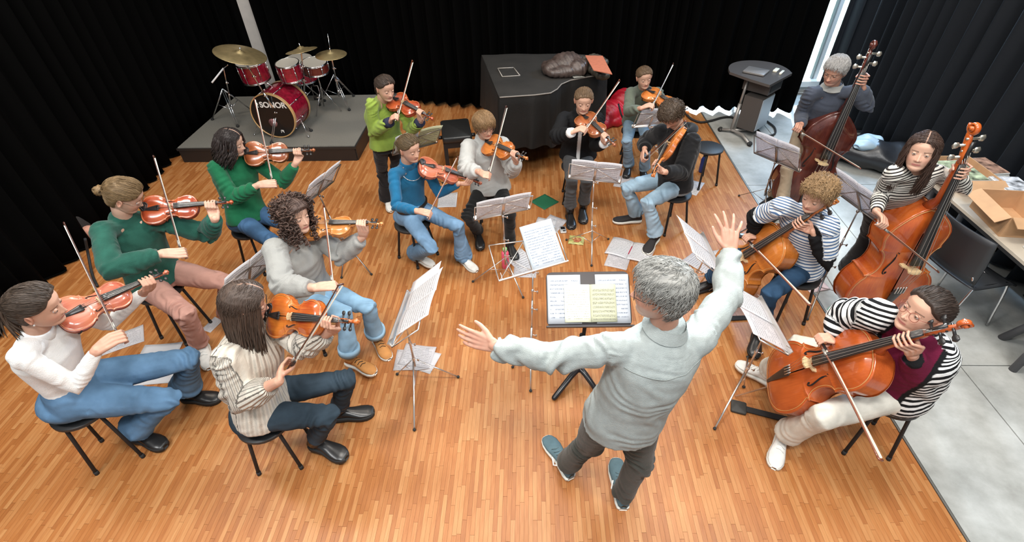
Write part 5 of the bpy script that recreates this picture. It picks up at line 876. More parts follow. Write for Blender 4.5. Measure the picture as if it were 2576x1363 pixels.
def person(key, label, skin, hair, top, legs, feet, brow=(.05, .03, .02), lip=(.48, .16, .14), stubble=None, spec=None, closed=.30, seed=1, eyecol=(.12, .07, .04)):
    b = Body(key); j = b.j; s = b.s; kind = b.kind; I = {}
    if kind:
        u = unit(j['vs']-j['vc']); w = unit(j['bt']-j['bf']); n = unit(np.cross(u, w))
        ref = V(0, 0, 1) if kind in ('violin', 'viola') else (V(-1, -.3, .1) if kind == 'cello' else V(-.5, -1, .1))
        if n@ref < 0: n = -n
        if key == 'beige': n = unit(V(-.25, -.62, .75)-(V(-.25, -.62, .75)@u)*u)
        if 'n' in top: n = unit(V(*top['n'])-(V(*top['n'])@u)*u)
        S = SPEC[kind]; Lb = .356*S['s']; side = np.cross(u, n); rb = S['rib']/2; zt = rb+S['arch']*.95+.003*S['s']; zn = zt+.006*S['sw']; yk = {'violin': .445, 'viola': .49, 'cello': .95, 'bass': 1.30}[kind]
        o = j['vc']; K = o+u*yk+n*(zn-.006*S['sw']); dw = max(.105*s, .06); j['lw'] = K+unit(j['lw']-K)*.108*s; B = j['bf']; j['rw'] = B+unit(j['rw']-B)*.105*s
        I = dict(kind=kind, u=u, n=n, side=side, o=o, K=K, B=B, w=w)
    # ---- body: one mesh of hidden core, forearms with hands, neck and head
    core = MB(); b.torso(core, .78, .0, .90, .74, n=20)
    for sd in 'rl': b.leg(core, sd, (.055, .046, .034, .032, .026), n=12); b.arm(core, sd, (.036, .032, .030, .024), to=.6, n=12)
    me = remesh(core, 'c', .016, 3); out = MB(); out.add(mverts(me), [tuple(p.vertices) for p in me.polygons], 0, np.tile(np.array(skin), (len(me.vertices), 1))); bpy.data.meshes.remove(me)
    hd = MB()
    for sd in 'rl':
        E, Wt = j[sd+'e'], j[sd+'w']; a = unit(Wt-E); hd.tube([E+a*.05, E+(Wt-E)*.35, E+(Wt-E)*.8, Wt], np.array([.036, .037, .027, .0245])*s, 14, round_=True)
        hs_ = s*(.92 if kind else 1)
        if kind and sd == 'r': up = I['n'] if kind in ('violin', 'viola') else unit(-j['vc']+I['B']) ; up = I['n']*.8+V(0, 0, .4); grip_hand(hd, j['rw'], I['B'], I['w'], up, I['B']-j['rw'], hs_, .006)
        elif kind: grip_hand(hd, j['lw'], I['K'], I['u'], I['side'], I['n'], hs_, {'violin': .010, 'viola': .011, 'cello': .018, 'bass': .026}[kind], .0195 if kind in ('violin', 'viola') else .024)
        elif sd == 'l': open_hand(hd, j['lw'], unit(j['lw']-j['le'])+V(0, .05, .08), V(.1, .45, .88), s, V(.05, .88, -.40), .16, .05)
        else: open_hand(hd, j['rw'], V(-.05, .55, .82), V(-.9, .1, .1), s, V(.15, .8, -.45), .22, .34)
    me = remesh(hd, 'h', .0040, 2, .4); P = mverts(me); col = np.tile(np.array(skin), (len(P), 1))*(1+.0*P); col = col*(1-.10*(wob(P, 70, 3)[:, None]+.5)*np.array([0, 1, 1])); out.add(P, [tuple(p.vertices) for p in me.polygons], 0, col); bpy.data.meshes.remove(me)
    hc = j['hd']; hR = b.hR; neck_top = hc+hR@V(0, -.022, -.035)*s; nb = j['nk']-b.up*.02*s
    out.tube([nb-b.up*.05*s, nb, nb+(neck_top-nb)*.5, neck_top], np.array([[.062, .046], [.059, .052], [.052, .055], [.052, .056]])*s, 22, lat=b.L, col=np.array(skin)*.93)
    add_head(out, hc, hR, s, skin, brow, lip, stubble, eyecol, closed, key not in ('conductor', 'bassman', 'hoodie'))
    me = out.mesh('person', SKP, color=True); po = link('person', me); tag(po, label, 'person')
    # ---- hair, glasses
    make_hair(hc, hR, s, hair[0], hair[1], po, hair[2], hair[3], hair[4], hair[5] if len(hair) > 5 else 0., seed, skin=skin)
    if spec: glasses(hc, hR, s, po, spec)
    # ---- trousers
    g = MB(); thin = legs.get('thin', 1.); b.torso(g, legs.get('hip', 1.), -.12, legs.get('waist', .16), 1., n=24)
    if b.seated: g.ball(j['pv']+V(0, 0, -.03*s)-b.hf*.03*s, V(.175, .155, .095)*s, 24, 14, R=frame(b.hl, b.hf, V(0, 0, 1)))
    for sd in 'rl': b.leg(g, sd, ext=legs.get('ext', .02), flare=legs.get('flare', .062), thin=thin)
    me = remesh(g, 'trousers', .0085, 3); folds(me, lbones(b), legs.get('amp', .007)*1.3, seed+11, 85, .13, .55, .0008); me.materials.append(legs['m']); tr = link(legs.get('name', 'trousers'), me, po)
    if 'label' in legs: tr['label'] = legs['label']
    if legs.get('cuff'):
        for sd in 'rl': A, K_ = j[sd+'a'], j[sd+'k']; d = unit(A-K_); q = MB().tube([A+d*(legs.get('ext', .02)-.05)*s, A+d*(legs.get('ext', .02))*s], np.array([legs['flare']+.002]*2)*s, 22); q.obj('cuff', legs['cuff'], tr)
    if legs.get('belt') is not None: c0 = j['pv']+(j['nk']-j['pv'])*.16; MB().tube([c0-b.up*.015, c0+b.up*.02], np.array([[.162, .110]]*2)*s, 30, lat=b.hl).obj('belt', legs['belt'], tr)
    # ---- top
    t = MB(); b.torso(t, top.get('g', 1.06), top.get('bot', -.02), .985, top.get('d', 1.08), n=26); ar = top.get('arm', (.062, .056, .050, .042))
    for sd in 'rl': b.arm(t, sd, ar, to=top.get('to', .93), n=14)
    me = remesh(t, top.get('name', 'sweater'), .0085, 3); P, al, idx, tt, rad = folds(me, bones(b), top.get('amp', .008)*1.4, seed+31, top.get('fr', 90.), .11, top.get('base', .4), top.get('fine', .0)); me.materials.append(top['m'])
    if 'over' in top: ms, cc = top['over'](b, P, al, idx, tt, rad); fattr(me, 'ms', ms); cattr(me, cc)
    if 'rib' in top: A = b.L; ph = np.arctan2(rad@b.F, rad@A); fattr(me, 'an', ph)
    so = link(top.get('name', 'sweater'), me, po)
    if 'label' in top: so['label'] = top['label']
    col = top.get('collar', 'crew'); N0 = j['nk']+(hc-j['nk'])*.0; cm = top.get('cm', top['m'])
    if cm.name in STRIPED: cm = STRIPED[cm.name]
    if col == 'turtle': nn = unit(neck_top-nb); MB().tube([nb-nn*.02*s, nb+nn*.03*s, nb+nn*.062*s, nb+nn*.066*s], np.array([[.080, .070], [.067, .064], [.064, .062], [.060, .058]])*s, 26, lat=b.L).obj('collar', cm, so)
    elif col == 'crew': MB().ring(nb+b.up*.012*s, unit(b.up*.9+b.F*.35), .068*s, .010*s, 30, 8).obj('neckband', cm, so)
    elif col == 'shirt':
        q = MB(); nn = unit(b.up*.9-b.F*.12)
        q.tube([nb+nn*.01*s, nb+nn*.070*s], np.array([[.078, .072], [.067, .064]])*s, 26, lat=b.L, cap=False); q.tube([nb+nn*.071*s, nb+nn*.060*s, nb+nn*.026*s], np.array([[.068, .065], [.073, .070], [.094, .088]])*s, 26, lat=b.L, cap=False); q.obj('collar', cm, so)
    elif col == 'hood': q = MB(); G = []; 
    if col == 'hood':
        h0 = nb-b.F*.06*s; q.tube(smooth_path([nb+b.F*.07*s-b.L*.05*s, nb-b.L*.085*s-b.F*.0+b.up*.015, h0-b.L*.07*s-b.F*.05*s, h0-b.F*.10*s-b.up*.02, h0+b.L*.07*s-b.F*.05*s, nb+b.L*.085*s+b.up*.015, nb+b.F*.07*s+b.L*.05*s], 5), np.interp(np.linspace(0, 1, 31), [0, .5, 1], [.020, .048, .020])*s, 12); q.obj('hood', cm, so)
    if 'cuffm' in top:
        for sd in 'rl': E, Wt = j[sd+'e'], j[sd+'w']; a = unit(Wt-E); c = E+(Wt-E)*top.get('to', .93); MB().tube([c-a*.02, c+a*.035*s], np.array([ar[3]*1.02, ar[3]*.92])*s, 18).obj('cuff', top['cuffm'], so)
    # ---- shoes
    for sd in 'rl': shoe(b, sd, feet['m'], feet['s'], po, feet.get('boot', 0.), feet.get('L', .27), lace=feet.get('lace'), wide=feet.get('w', 1.), sole_h=feet.get('sh', .024))
    if kind: NINST[key] = I
    return b, po, so
STRIPED = {}
SK1 = (.56, .33, .235); SK2 = (.52, .295, .205); SK3 = (.60, .37, .27); SKM = (.50, .27, .19)
BOOTB = mat('black_boot_leather', (.016, .015, .015), .3); SOLEB = mat('black_sole', (.02, .02, .02), .7); SOLEW = mat('white_sole', (.75, .73, .66), .6); SNW = mat('white_sneaker', (.72, .70, .66), .6, var=.08, scale=30); LACEW = mat('white_laces', (.8, .8, .78), .7); LACEB = mat('dark_laces', (.06, .035, .02), .8)
GLB = mat('dark_spectacle_frame', (.05, .03, .025), .3); GLR = mat('reddish_spectacle_frame', (.22, .05, .03), .3); GLS = mat('fine_metal_frame', (.25, .2, .16), .3, .7)
def rim_over(fn): return fn

b, po, so = person('white', 'woman in white turtleneck and blue jeans playing violin at bottom left', SK2, ('back', (.045, .028, .018), 'pony', False, .010),
    dict(m=cloth('white_ribbed_knit', (.74, .73, .71), var=.03), g=.98, d=1., arm=(.050, .043, .038, .030), collar='turtle', amp=.004, base=.3, to=.97, bot=-.0),
    dict(m=DEN('denim_mid', (.10, .19, .31)), flare=.098, ext=-.05, amp=.007, name='jeans', hip=1.05, thin=1.18), dict(m=BOOTB, s=SOLEB, boot=.05, sh=.03), seed=1)
MB().ball(b.j['hd']+b.hR@V(.078, .0, -.038)*b.s, .006).obj('earring', PEARL, po)
person('cardigan', 'woman with glasses in dark green cardigan and pink corduroys playing violin', SK3, ('back', (.16, .10, .045), 'bun', True, .011),
    dict(m=cloth('bottle_green_knit', (.018, .085, .062), var=.18), g=1.12, d=1.15, arm=(.066, .068, .062, .046), amp=.010, fr=75, name='cardigan', fine=.0015, to=.93, bot=-.04),
    dict(m=mat('pink_corduroy', (.46, .25, .20), .9, var=.08, scale=10, bump=.4, bscale=300, spec=.15), flare=.066, ext=-.02, amp=.009, hip=1.1, thin=1.12), dict(m=SNW, s=SOLEW, lace=LACEW), brow=(.12, .08, .04), spec=GLS, seed=2)
person('green', 'dark haired woman in emerald green sweater playing violin before the drum platform', SK3, ('long', (.016, .010, .009), 'longdark', True, .014),
    dict(m=cloth('emerald_knit', (.010, .115, .050), var=.14), g=1.08, arm=(.064, .060, .054, .044), to=.86, amp=.007, bot=-.06, fine=.001), dict(m=DEN('denim_deep', (.05, .11, .21)), name='jeans', flare=.07), dict(m=BOOTB, s=SOLEB), seed=3)
b, po, so = person('curly', 'woman with big brown curls in grey sweatshirt and light jeans playing violin', SK3, ('curly', (.062, .035, .026), 'bigcurls', False, .022, .006),
    dict(m=cloth('grey_fleece', (.30, .30, .285), var=.06), g=1.16, d=1.15, arm=(.076, .074, .066, .050), to=.86, amp=.010, fr=70, collar='crew', name='sweatshirt'),
    dict(m=DEN('denim_light', (.25, .41, .56)), name='jeans', flare=.076, ext=-.05, amp=.006, thin=1.02, cuff=DEN('denim_cuff', (.30, .46, .60))), dict(m=mat('tan_suede', (.46, .20, .055), .8, var=.1), s=SOLEW, lace=LACEB), seed=4)
def ribknit():
    m = cloth('cream_cable_knit', (.58, .52, .44), var=.05); nt = m.node_tree; N, L = nt.nodes, nt.links; b_ = N['Principled BSDF']; a = N.new('ShaderNodeAttribute'); a.attribute_name = 'an'; w = N.new('ShaderNodeMath'); w.operation = 'MULTIPLY'; w.inputs[1].default_value = 26; L.new(a.outputs['Fac'], w.inputs[0]); s_ = N.new('ShaderNodeMath'); s_.operation = 'SINE'; L.new(w.outputs[0], s_.inputs[0])
    bp = N.new('ShaderNodeBump'); bp.inputs['Strength'].default_value = 1.; bp.inputs['Distance'].default_value = .006; L.new(s_.outputs[0], bp.inputs['Height']); old = b_.inputs['Normal'].links[0].from_socket; L.new(old, bp.inputs['Normal']); L.new(bp.outputs[0], b_.inputs['Normal']); return m
b, po, so = person('beige', 'long haired woman with glasses in cream cable knit sweater playing viola', SK2, ('long', (.055, .034, .024), 'long', True, .012),
    dict(m=ribknit(), rib=1, g=1.12, d=1.15, arm=(.078, .078, .068, .050), to=.74, amp=.009, fr=70, collar='turtle', bot=-.10, fine=.0012),
    dict(m=DEN('denim_charcoal', (.030, .046, .062)), name='jeans', flare=.058, ext=-.06, thin=1.04), dict(m=BOOTB, s=SOLEB, boot=.09, sh=.032, w=1.08), spec=GLB, seed=5)
person('lime', 'standing woman in lime green sweater playing violin by the platform corner', SK1, ('back', (.040, .024, .016), 'pony', True, .010),
    dict(m=cloth('lime_knit', (.235, .325, .055), var=.10), g=1.12, arm=(.064, .062, .058, .050), to=.90, amp=.008, cuffm=mat('navy_cuff', (.012, .014, .04), .9), bot=-.02), dict(m=cloth('black_wool', (.016, .015, .017)), flare=.09, amp=.008), dict(m=SNW, s=SOLEW), seed=6)
b, po, so = person('blue', 'smiling woman in teal blue jumper and faded flared jeans playing violin', SK1, ('back', (.10, .065, .03), 'bun', True, .009),
    dict(m=cloth('teal_blue_knit', (.012, .115, .235), var=.10), g=.98, d=1., arm=(.052, .046, .042, .034), collar='turtle', amp=.005, to=.95, bot=.13), dict(m=DEN('denim_washed', (.17, .29, .44)), name='jeans', flare=.090, ext=.03, belt=mat('leather_belt', (.02, .015, .012), .4)), dict(m=SNW, s=SOLEW, lace=LACEW), seed=7)
MB().ring(b.j['nk']+b.F*.055*b.s-V(0, 0, .03), unit(b.up+b.F*1.1), .095*b.s, .0025, 36, 5).obj('necklace', PEARL, po)
person('grey', 'short haired person with round glasses in pale grey jumper playing violin', SK1, ('fringe', (.20, .115, .05), None, False, .016),
    dict(m=cloth('pale_grey_knit', (.42, .42, .405), var=.05), g=1.20, d=1.2, arm=(.074, .074, .070, .050), collar='turtle', amp=.008, to=.9, bot=-.04), dict(m=cloth('black_cotton', (.010, .010, .010)), flare=.058), dict(m=BOOTB, s=SOLEB), spec=GLS, seed=8)
def shirtfront(b, P, al, idx, tt, rad):
    lat = np.abs(rad@b.hl*.5+rad@b.L*.5); fr = rad@b.F; m = ((idx == 0) & (lat < .018*b.s) & (fr > .05) & (tt < .95)).astype(float); c = np.tile([.70, .69, .68], (len(P), 1)); return m, c
blk = stripe_mat('black_cardigan_knit', (.011, .011, .012), (.011, .011, .012), 1, .5, over=True); STRIPED['black_cardigan_knit'] = cloth('black_knit', (.011, .011, .012))
b, po, so = person('black', 'woman in black cardigan over a white shirt and grey trousers playing violin', SK1, ('back', (.14, .085, .045), None, False, .009),
    dict(m=blk, over=shirtfront, g=1.15, d=1.08, arm=(.068, .068, .062, .046), to=.9, amp=.008, name='cardigan', bot=0., cuffm=mat('white_cuff', (.72, .71, .70), .8)), dict(m=cloth('grey_flannel', (.060, .060, .062)), flare=.070, ext=-.08), dict(m=BOOTB, s=SOLEB, boot=.10, w=1.05), seed=9)
person('olive', 'woman in sage grey sweater and jeans playing violin nearest the back curtain', SK1, ('back', (.12, .072, .038), 'bun', False, .009),
    dict(m=cloth('sage_knit', (.115, .135, .105), var=.08), g=1.08, arm=(.064, .060, .054, .042), to=.86, amp=.007), dict(m=DEN('denim_faded', (.22, .32, .42)), name='jeans', flare=.07), dict(m=BOOTB, s=SOLEB), seed=10)
person('hoodie', 'curly haired man in black hoodie and pale jeans playing violin', SK1, ('male', (.055, .034, .020), 'smallcurls', False, .016),
    dict(m=cloth('black_jersey', (.009, .009, .010)), g=1.18, d=1.15, arm=(.078, .074, .066, .048), to=.9, amp=.008, collar='hood', name='hoodie', bot=-.06), dict(m=DEN('denim_pale', (.30, .42, .52)), name='jeans', flare=.080, ext=-.02, thin=1.06), dict(m=mat('black_canvas', (.018, .014, .014), .8), s=SOLEW, L=.29, w=1.05), brow=(.05, .03, .02), seed=11)
def undersleeve(b, P, al, idx, tt, rad):
    m = ((((idx == 2) | (idx == 4)) | (((idx == 1) | (idx == 3)) & (tt > .80))) & (np.linalg.norm(rad, axis=1) < .088*b.s)).astype(float); return m, np.tile([.008, .008, .009], (len(P), 1))
st = stripe_mat('blue_white_stripes', (.68, .69, .69), (.07, .13, .25), .026, .42, over=True); STRIPED['blue_white_stripes'] = cloth('black_rollneck', (.009, .009, .010))
person('cellotee', 'woman with tousled fair hair in blue and white striped tee playing cello', SK1, ('short', (.23, .14, .065), 'smallcurls', False, .018, .003),
    dict(m=st, over=undersleeve, g=1.14, d=1.1, arm=(.070, .066, .052, .044), to=.90, amp=.007, collar='turtle', name='striped_tee', bot=-.06), dict(m=DEN('denim_navy', (.022, .052, .10)), name='jeans', flare=.078, ext=-.04), dict(m=BOOTB, s=SOLEB, boot=.03), seed=12, brow=(.2, .12, .06))
def maroon(b, P, al, idx, tt, rad):
    lat = np.abs(rad@b.L); fr = rad@b.F; w = np.clip(.02+.09*np.clip(tt-.1, 0, 1), 0, .11)*b.s; a = (idx == 0) & (fr > .0); m = (a & (lat < w+.022)).astype(float); c = np.where((lat < w)[:, None], [.13, .010, .035], [.01, .01, .011]); m2 = ((idx == 2) | (idx == 4)) & (tt > .86) & (np.linalg.norm(rad, axis=1) < .08*b.s); m = np.where(m2, 1., m); c = np.where(m2[:, None], [.01, .01, .011], c); return m, c
st = stripe_mat('black_white_stripes', (.72, .72, .71), (.010, .010, .011), .038, .48, over=True); STRIPED['black_white_stripes'] = cloth('maroon_jersey', (.13, .010, .035))
b, po, so = person('cardstripe', 'woman with glasses in chunky black and white striped cardigan playing cello', SK1, ('back', (.035, .022, .016), 'bun', False, .011),
    dict(m=st, over=maroon, g=1.22, d=1.2, arm=(.086, .084, .076, .050), to=.93, amp=.010, fr=70, name='cardigan', bot=-.10, fine=.001, cm=cloth('maroon_jersey2', (.13, .010, .035))), dict(m=DEN('denim_cream', (.60, .57, .50)), name='jeans', flare=.084, ext=-.03, thin=1.15, hip=1.1, amp=.004), dict(m=SNW, s=SOLEW, lace=LACEW), spec=GLR, seed=13)
a_ = unit(b.j['rw']-b.j['re']); q = MB().ring(b.j['rw']-a_*.02, a_, .030, .005, 24, 6); q.ball(b.j['rw']-a_*.02+V(0, 0, .032), (.013, .013, .004)); q.obj('wristwatch', mat('rose_gold', (.6, .35, .25), .3, .7), po)
person('bassman', 'grey haired man with glasses in slate pullover playing the dark double bass', SKM, ('male', (.32, .31, .30), None, False, .006),
    dict(m=cloth('slate_knit', (.060, .070, .095), var=.12), g=1.05, d=1.1, arm=(.062, .058, .054, .046), to=.93, amp=.008, collar='shirt', cm=mat('grey_shirt', (.35, .35, .33), .8), name='pullover', bot=-.04), dict(m=cloth('khaki_chino', (.34, .27, .19)), flare=.075), dict(m=mat('brown_black_leather', (.02, .017, .015), .4), s=SOLEB, L=.29), brow=(.25, .2, .17), stubble=(.32, .2, .16), spec=GLS, seed=14)
st = stripe_mat('cream_black_stripes', (.66, .63, .57), (.03, .026, .026), .030, .42)
STRIPED['cream_black_stripes'] = cloth('cream_jersey', (.6, .58, .52))
person('basswoman', 'long haired woman in cream and black striped top playing the orange double bass', SK1, ('long', (.040, .020, .013), 'longwavy', True, .012),
    dict(m=st, g=1.0, arm=(.056, .050, .046, .036), to=.95, amp=.005, name='striped_top', bot=.12), dict(m=cloth('dark_charcoal', (.018, .019, .021)), flare=.10, thin=1.05), dict(m=mat('dark_green_suede', (.03, .04, .035), .8), s=SOLEB), seed=15, closed=.16)
b, po, so = person('conductor', 'grey haired man in pale grey linen shirt conducting with both arms spread', SKM, ('male', (.20, .195, .18), None, False, .018, .002),
    dict(m=mat('pale_linen', (.30, .325, .315), .9, var=.07, scale=40, bump=.5, bscale=260, spec=.15), g=1.12, d=1.16, arm=(.072, .064, .058, .050), to=.97, amp=.012, fr=70, base=.6, collar='shirt', name='linen_shirt', bot=-.16), dict(m=cloth('dark_olive_trousers', (.050, .050, .042)), flare=.066, ext=-.01, amp=.010, hip=1.08, thin=1.15), dict(m=mat('blue_grey_suede', (.085, .145, .17), .8, var=.1), s=SOLEW, lace=mat('grey_laces', (.12, .18, .2), .8), L=.31, w=1.06), brow=(.3, .27, .25), stubble=(.42, .36, .32), spec=GLB, seed=16)
for sd in 'rl':
    j = b.j; t = unit(j[sd+'t']*V(1, 1, 0)); l = V(-t[1], t[0], 0); A = j[sd+'a']; z0 = max(0, A[2]-.1); c = V(A[0], A[1], z0+.05)+t*.03
    for q_ in (-1, 1):
        sh = [o for o in po.children if o.name.startswith('shoe')][0 if sd == 'r' else 1]
        MB().tube([c+l*q_*.045+t*.065+V(0, 0, .012), c+l*q_*.056+t*.03-V(0, 0, .022), c+l*q_*.046-t*.01+V(0, 0, .03)], .005, 6).obj('stripe', WPR, sh)
from mathutils.bvhtree import BVHTree
bv = BVHTree.FromPolygons([v.co[:] for v in so.data.vertices], [p.vertices[:] for p in so.data.polygons])
def on_shirt(x, h): o_ = b.j['pv']+(b.j['nk']-b.j['pv'])*h+b.L*x-b.F*.5; r_ = bv.ray_cast(Vector(o_), Vector(b.F)); return np.array(r_[0])-b.F*.001 if r_[0] else None
for nm_, pth in (('yoke_seam', [(x, .80-.02*math.cos(x*9)) for x in np.linspace(-.17, .17, 28)]),):
    pp = [q_ for q_ in (on_shirt(*a) for a in pth) if q_ is not None]
    if len(pp) > 3: MB().tube(pp, .0022, 5).obj(nm_, mat('shirt_seam', (.22, .24, .23), .9), so)

# ---- instruments and bows in their hands
IL = dict(white=('pink', 'rose brown violin held by the woman in the white turtleneck', 'bow raised by the woman in the white turtleneck', 1), cardigan=('red', 'reddish violin held by the woman in the dark green cardigan', 'bow held upright by the woman in pink corduroys', 1),
    green=('brown', 'brown violin held by the woman in the emerald sweater', 'bow of the woman in the emerald sweater, crossing the bass drum', 0), curly=('amber', 'golden orange violin held by the woman with big curls', 'bow held by the woman with big brown curls', 0),
    beige=('violadark', 'large two tone red viola held by the woman in the cream sweater', 'bow with bright white hair held by the woman in the cream sweater', 1), lime=('red', 'deep red violin held by the woman in the lime sweater', 'bow held by the woman in the lime sweater', 0),
    blue=('pink', 'rose pink violin held by the woman in the teal jumper', 'bow held low by the woman in the teal jumper', 0), grey=('orange', 'orange violin held by the short haired player in pale grey', 'dark bow held by the short haired player in pale grey', 1),
    black=('brown', 'brown violin held by the woman in the black cardigan', 'bow held by the woman in the black cardigan', 0), olive=('orange', 'bright orange violin held by the woman in the sage sweater', 'dark bow held by the woman in the sage sweater', 1),
    hoodie=('orange', 'violin tilted to its side held by the man in the black hoodie', 'pale bow held by the man in the black hoodie', 0), cellotee=('celloorange', 'golden orange cello of the player in the blue striped tee', 'cello bow held by the player in the blue striped tee', 0),
    cardstripe=('cellored', 'glossy red brown cello of the player in the striped cardigan', 'cello bow held by the player in the black and white cardigan', 0), bassman=('bassdark', 'very dark brown double bass of the grey haired man', 'bass bow held by the man in the slate pullover', 0), basswoman=('bassred', 'large orange red double bass of the long haired woman', 'bass bow held by the woman in the striped top', 0))
for key, (var, l1, l2, dark) in IL.items():
    I = NINST[key]; u, n, o = I['u'], I['n'], I['o']; pin = (o[2]/u[2]+.0) if I['kind'] in ('cello', 'bass') else None
    place_inst(I['kind'], var, o, frame(I['side'], u, n), l1, {'violin': 'violin', 'viola': 'viola', 'cello': 'cello', 'bass': 'double bass'}[I['kind']], pin)
    kp = POSE[key][2]; bow(I['B'], V(*kp['bt']), -n, l2, dark, 1.0 if I['kind'] in ('violin', 'viola') else 1.35)
# ---- stools under the seated players
SG = {'white': 'the woman in the white turtleneck', 'cardigan': 'the woman in pink corduroys', 'green': 'the woman in the emerald sweater', 'curly': 'the woman with big curls', 'beige': 'the woman in the cream sweater', 'blue': 'the woman in the teal jumper', 'grey': 'the short haired player in pale grey', 'black': 'the woman in the black cardigan', 'olive': 'the woman in the sage sweater', 'hoodie': 'the man in the black hoodie', 'cellotee': 'the cellist in the blue striped tee', 'cardstripe': 'the cellist in the striped cardigan'}
for key, who in SG.items():
    bb = Body(key); p = bb.j['pv']-bb.hf*.035; h = bb.j['pv'][2]-.125*bb.s; stool((p[0], p[1]), h, .165, 'black four legged stool under '+who, math.atan2(bb.hf[1], bb.hf[0])+.0, 'black stools of the players')
bb = Body('bassman'); p = bb.j['pv']-bb.hf*.03; stool((p[0], p[1]), bb.j['pv'][2]-.12, .16, 'tall black stool behind the dark double bass', .3)
# ------------------------------------------------------------------ sheet music
def print_mat(name, paper, rows=10, kind='staff', ink=(.02, .02, .03), tint=0.):
    m = bpy.data.materials.new(name); nt, N, L, b = nodes(m); b.inputs['Roughness'].default_value = .7; b.inputs['Specular IOR Level'].default_value = .2
    uv = N.new('ShaderNodeUVMap'); sp_ = N.new('ShaderNodeSeparateXYZ'); L.new(uv.outputs[0], sp_.inputs[0])
    def M(op, a, c=None, clamp=False):
        n = N.new('ShaderNodeMath'); n.operation = op; n.use_clamp = clamp
        for i, q in enumerate((a, c)):
            if q is None: continue
            if isinstance(q, (int, float)): n.inputs[i].default_value = q
            else: L.new(q, n.inputs[i])
        return n.outputs[0]
    u, v = sp_.outputs[0], sp_.outputs[1]; mask = M('MULTIPLY', M('MULTIPLY', M('GREATER_THAN', u, .08), M('LESS_THAN', u, .93)), M('MULTIPLY', M('GREATER_THAN', v, .06), M('LESS_THAN', v, .90)))
    fr = M('FRACT', M('MULTIPLY', v, float(rows)))
    cb_ = N.new('ShaderNodeCombineXYZ')
    if kind == 'staff':
        band = M('MULTIPLY', M('GREATER_THAN', fr, .28), M('LESS_THAN', fr, .72)); line = M('LESS_THAN', M('FRACT', M('MULTIPLY', M('SUBTRACT', fr, .28), 10.2)), .22)
        L.new(M('MULTIPLY', u, 46.), cb_.inputs[0]); L.new(M('MULTIPLY', v, rows*5.5), cb_.inputs[1]); n = N.new('ShaderNodeTexVoronoi'); n.inputs['Scale'].default_value = 1.; L.new(cb_.outputs[0], n.inputs[0]); note = M('LESS_THAN', n.outputs['Distance'], .33)
        wide = M('MULTIPLY', M('GREATER_THAN', fr, .20), M('LESS_THAN', fr, .80)); ink_ = M('MAXIMUM', M('MULTIPLY', band, line), M('MULTIPLY', wide, note))
        ink_ = M('MULTIPLY', ink_, .85)
    else:
        L.new(M('MULTIPLY', u, 60.), cb_.inputs[0]); L.new(M('MULTIPLY', v, rows*2.2), cb_.inputs[1]); n = N.new('ShaderNodeTexNoise'); n.inputs['Scale'].default_value = 1.; n.inputs['Detail'].default_value = 2; L.new(cb_.outputs[0], n.inputs[0])
        c2 = N.new('ShaderNodeCombineXYZ'); L.new(M('MULTIPLY', u, 3.), c2.inputs[0]); L.new(M('FLOOR', M('MULTIPLY', v, float(rows))), c2.inputs[1]); n3 = N.new('ShaderNodeTexNoise'); n3.inputs['Scale'].default_value = 1.3; L.new(c2.outputs[0], n3.inputs[0])
        ink_ = M('MULTIPLY', M('MULTIPLY', M('GREATER_THAN', n.outputs[0], .48), M('MULTIPLY', M('GREATER_THAN', fr, .35), M('LESS_THAN', fr, .65))), M('MULTIPLY', M('GREATER_THAN', n3.outputs[0], .40), .65))
    mx = N.new('ShaderNodeMix'); mx.data_type = 'RGBA'; L.new(M('MULTIPLY', ink_, mask), mx.inputs['Factor']); mx.inputs['A'].default_value = (*paper, 1); mx.inputs['B'].default_value = (*ink, 1); L.new(mx.outputs['Result'], b.inputs['Base Color']); return m
PAP = (.87, .87, .89)
MUS = print_mat('music_print', PAP, 10); MUS12 = print_mat('music_print_dense', PAP, 13); HAND = print_mat('handwritten_notes', (.74, .80, .86), 17, 'hand', (.08, .16, .32)); HAND2 = print_mat('sketched_score', (.76, .79, .84), 12, 'hand', (.15, .2, .3)); YEL = print_mat('yellowish_score', (.80, .80, .60), 9); PLAIN = mat('plain_paper', PAP, .75); TEXTP = print_mat('sparse_text_page', (.80, .78, .80), 14, 'hand', (.1, .1, .12))
def translucent(m, k=.5):
    nt = m.node_tree; N, L = nt.nodes, nt.links; b = N['Principled BSDF']; t = N.new('ShaderNodeBsdfTranslucent'); mx = N.new('ShaderNodeMixShader'); mx.inputs[0].default_value = k; o = N['Material Output']
    if b.inputs['Base Color'].links: L.new(b.inputs['Base Color'].links[0].from_socket, t.inputs['Color'])
    else: t.inputs['Color'].default_value = b.inputs['Base Color'].default_value
    L.new(b.outputs[0], mx.inputs[1]); L.new(t.outputs[0], mx.inputs[2]); L.new(mx.outputs[0], o.inputs['Surface'])
for _m in (MUS, MUS12, HAND, HAND2, YEL, PLAIN, TEXTP): translucent(_m)
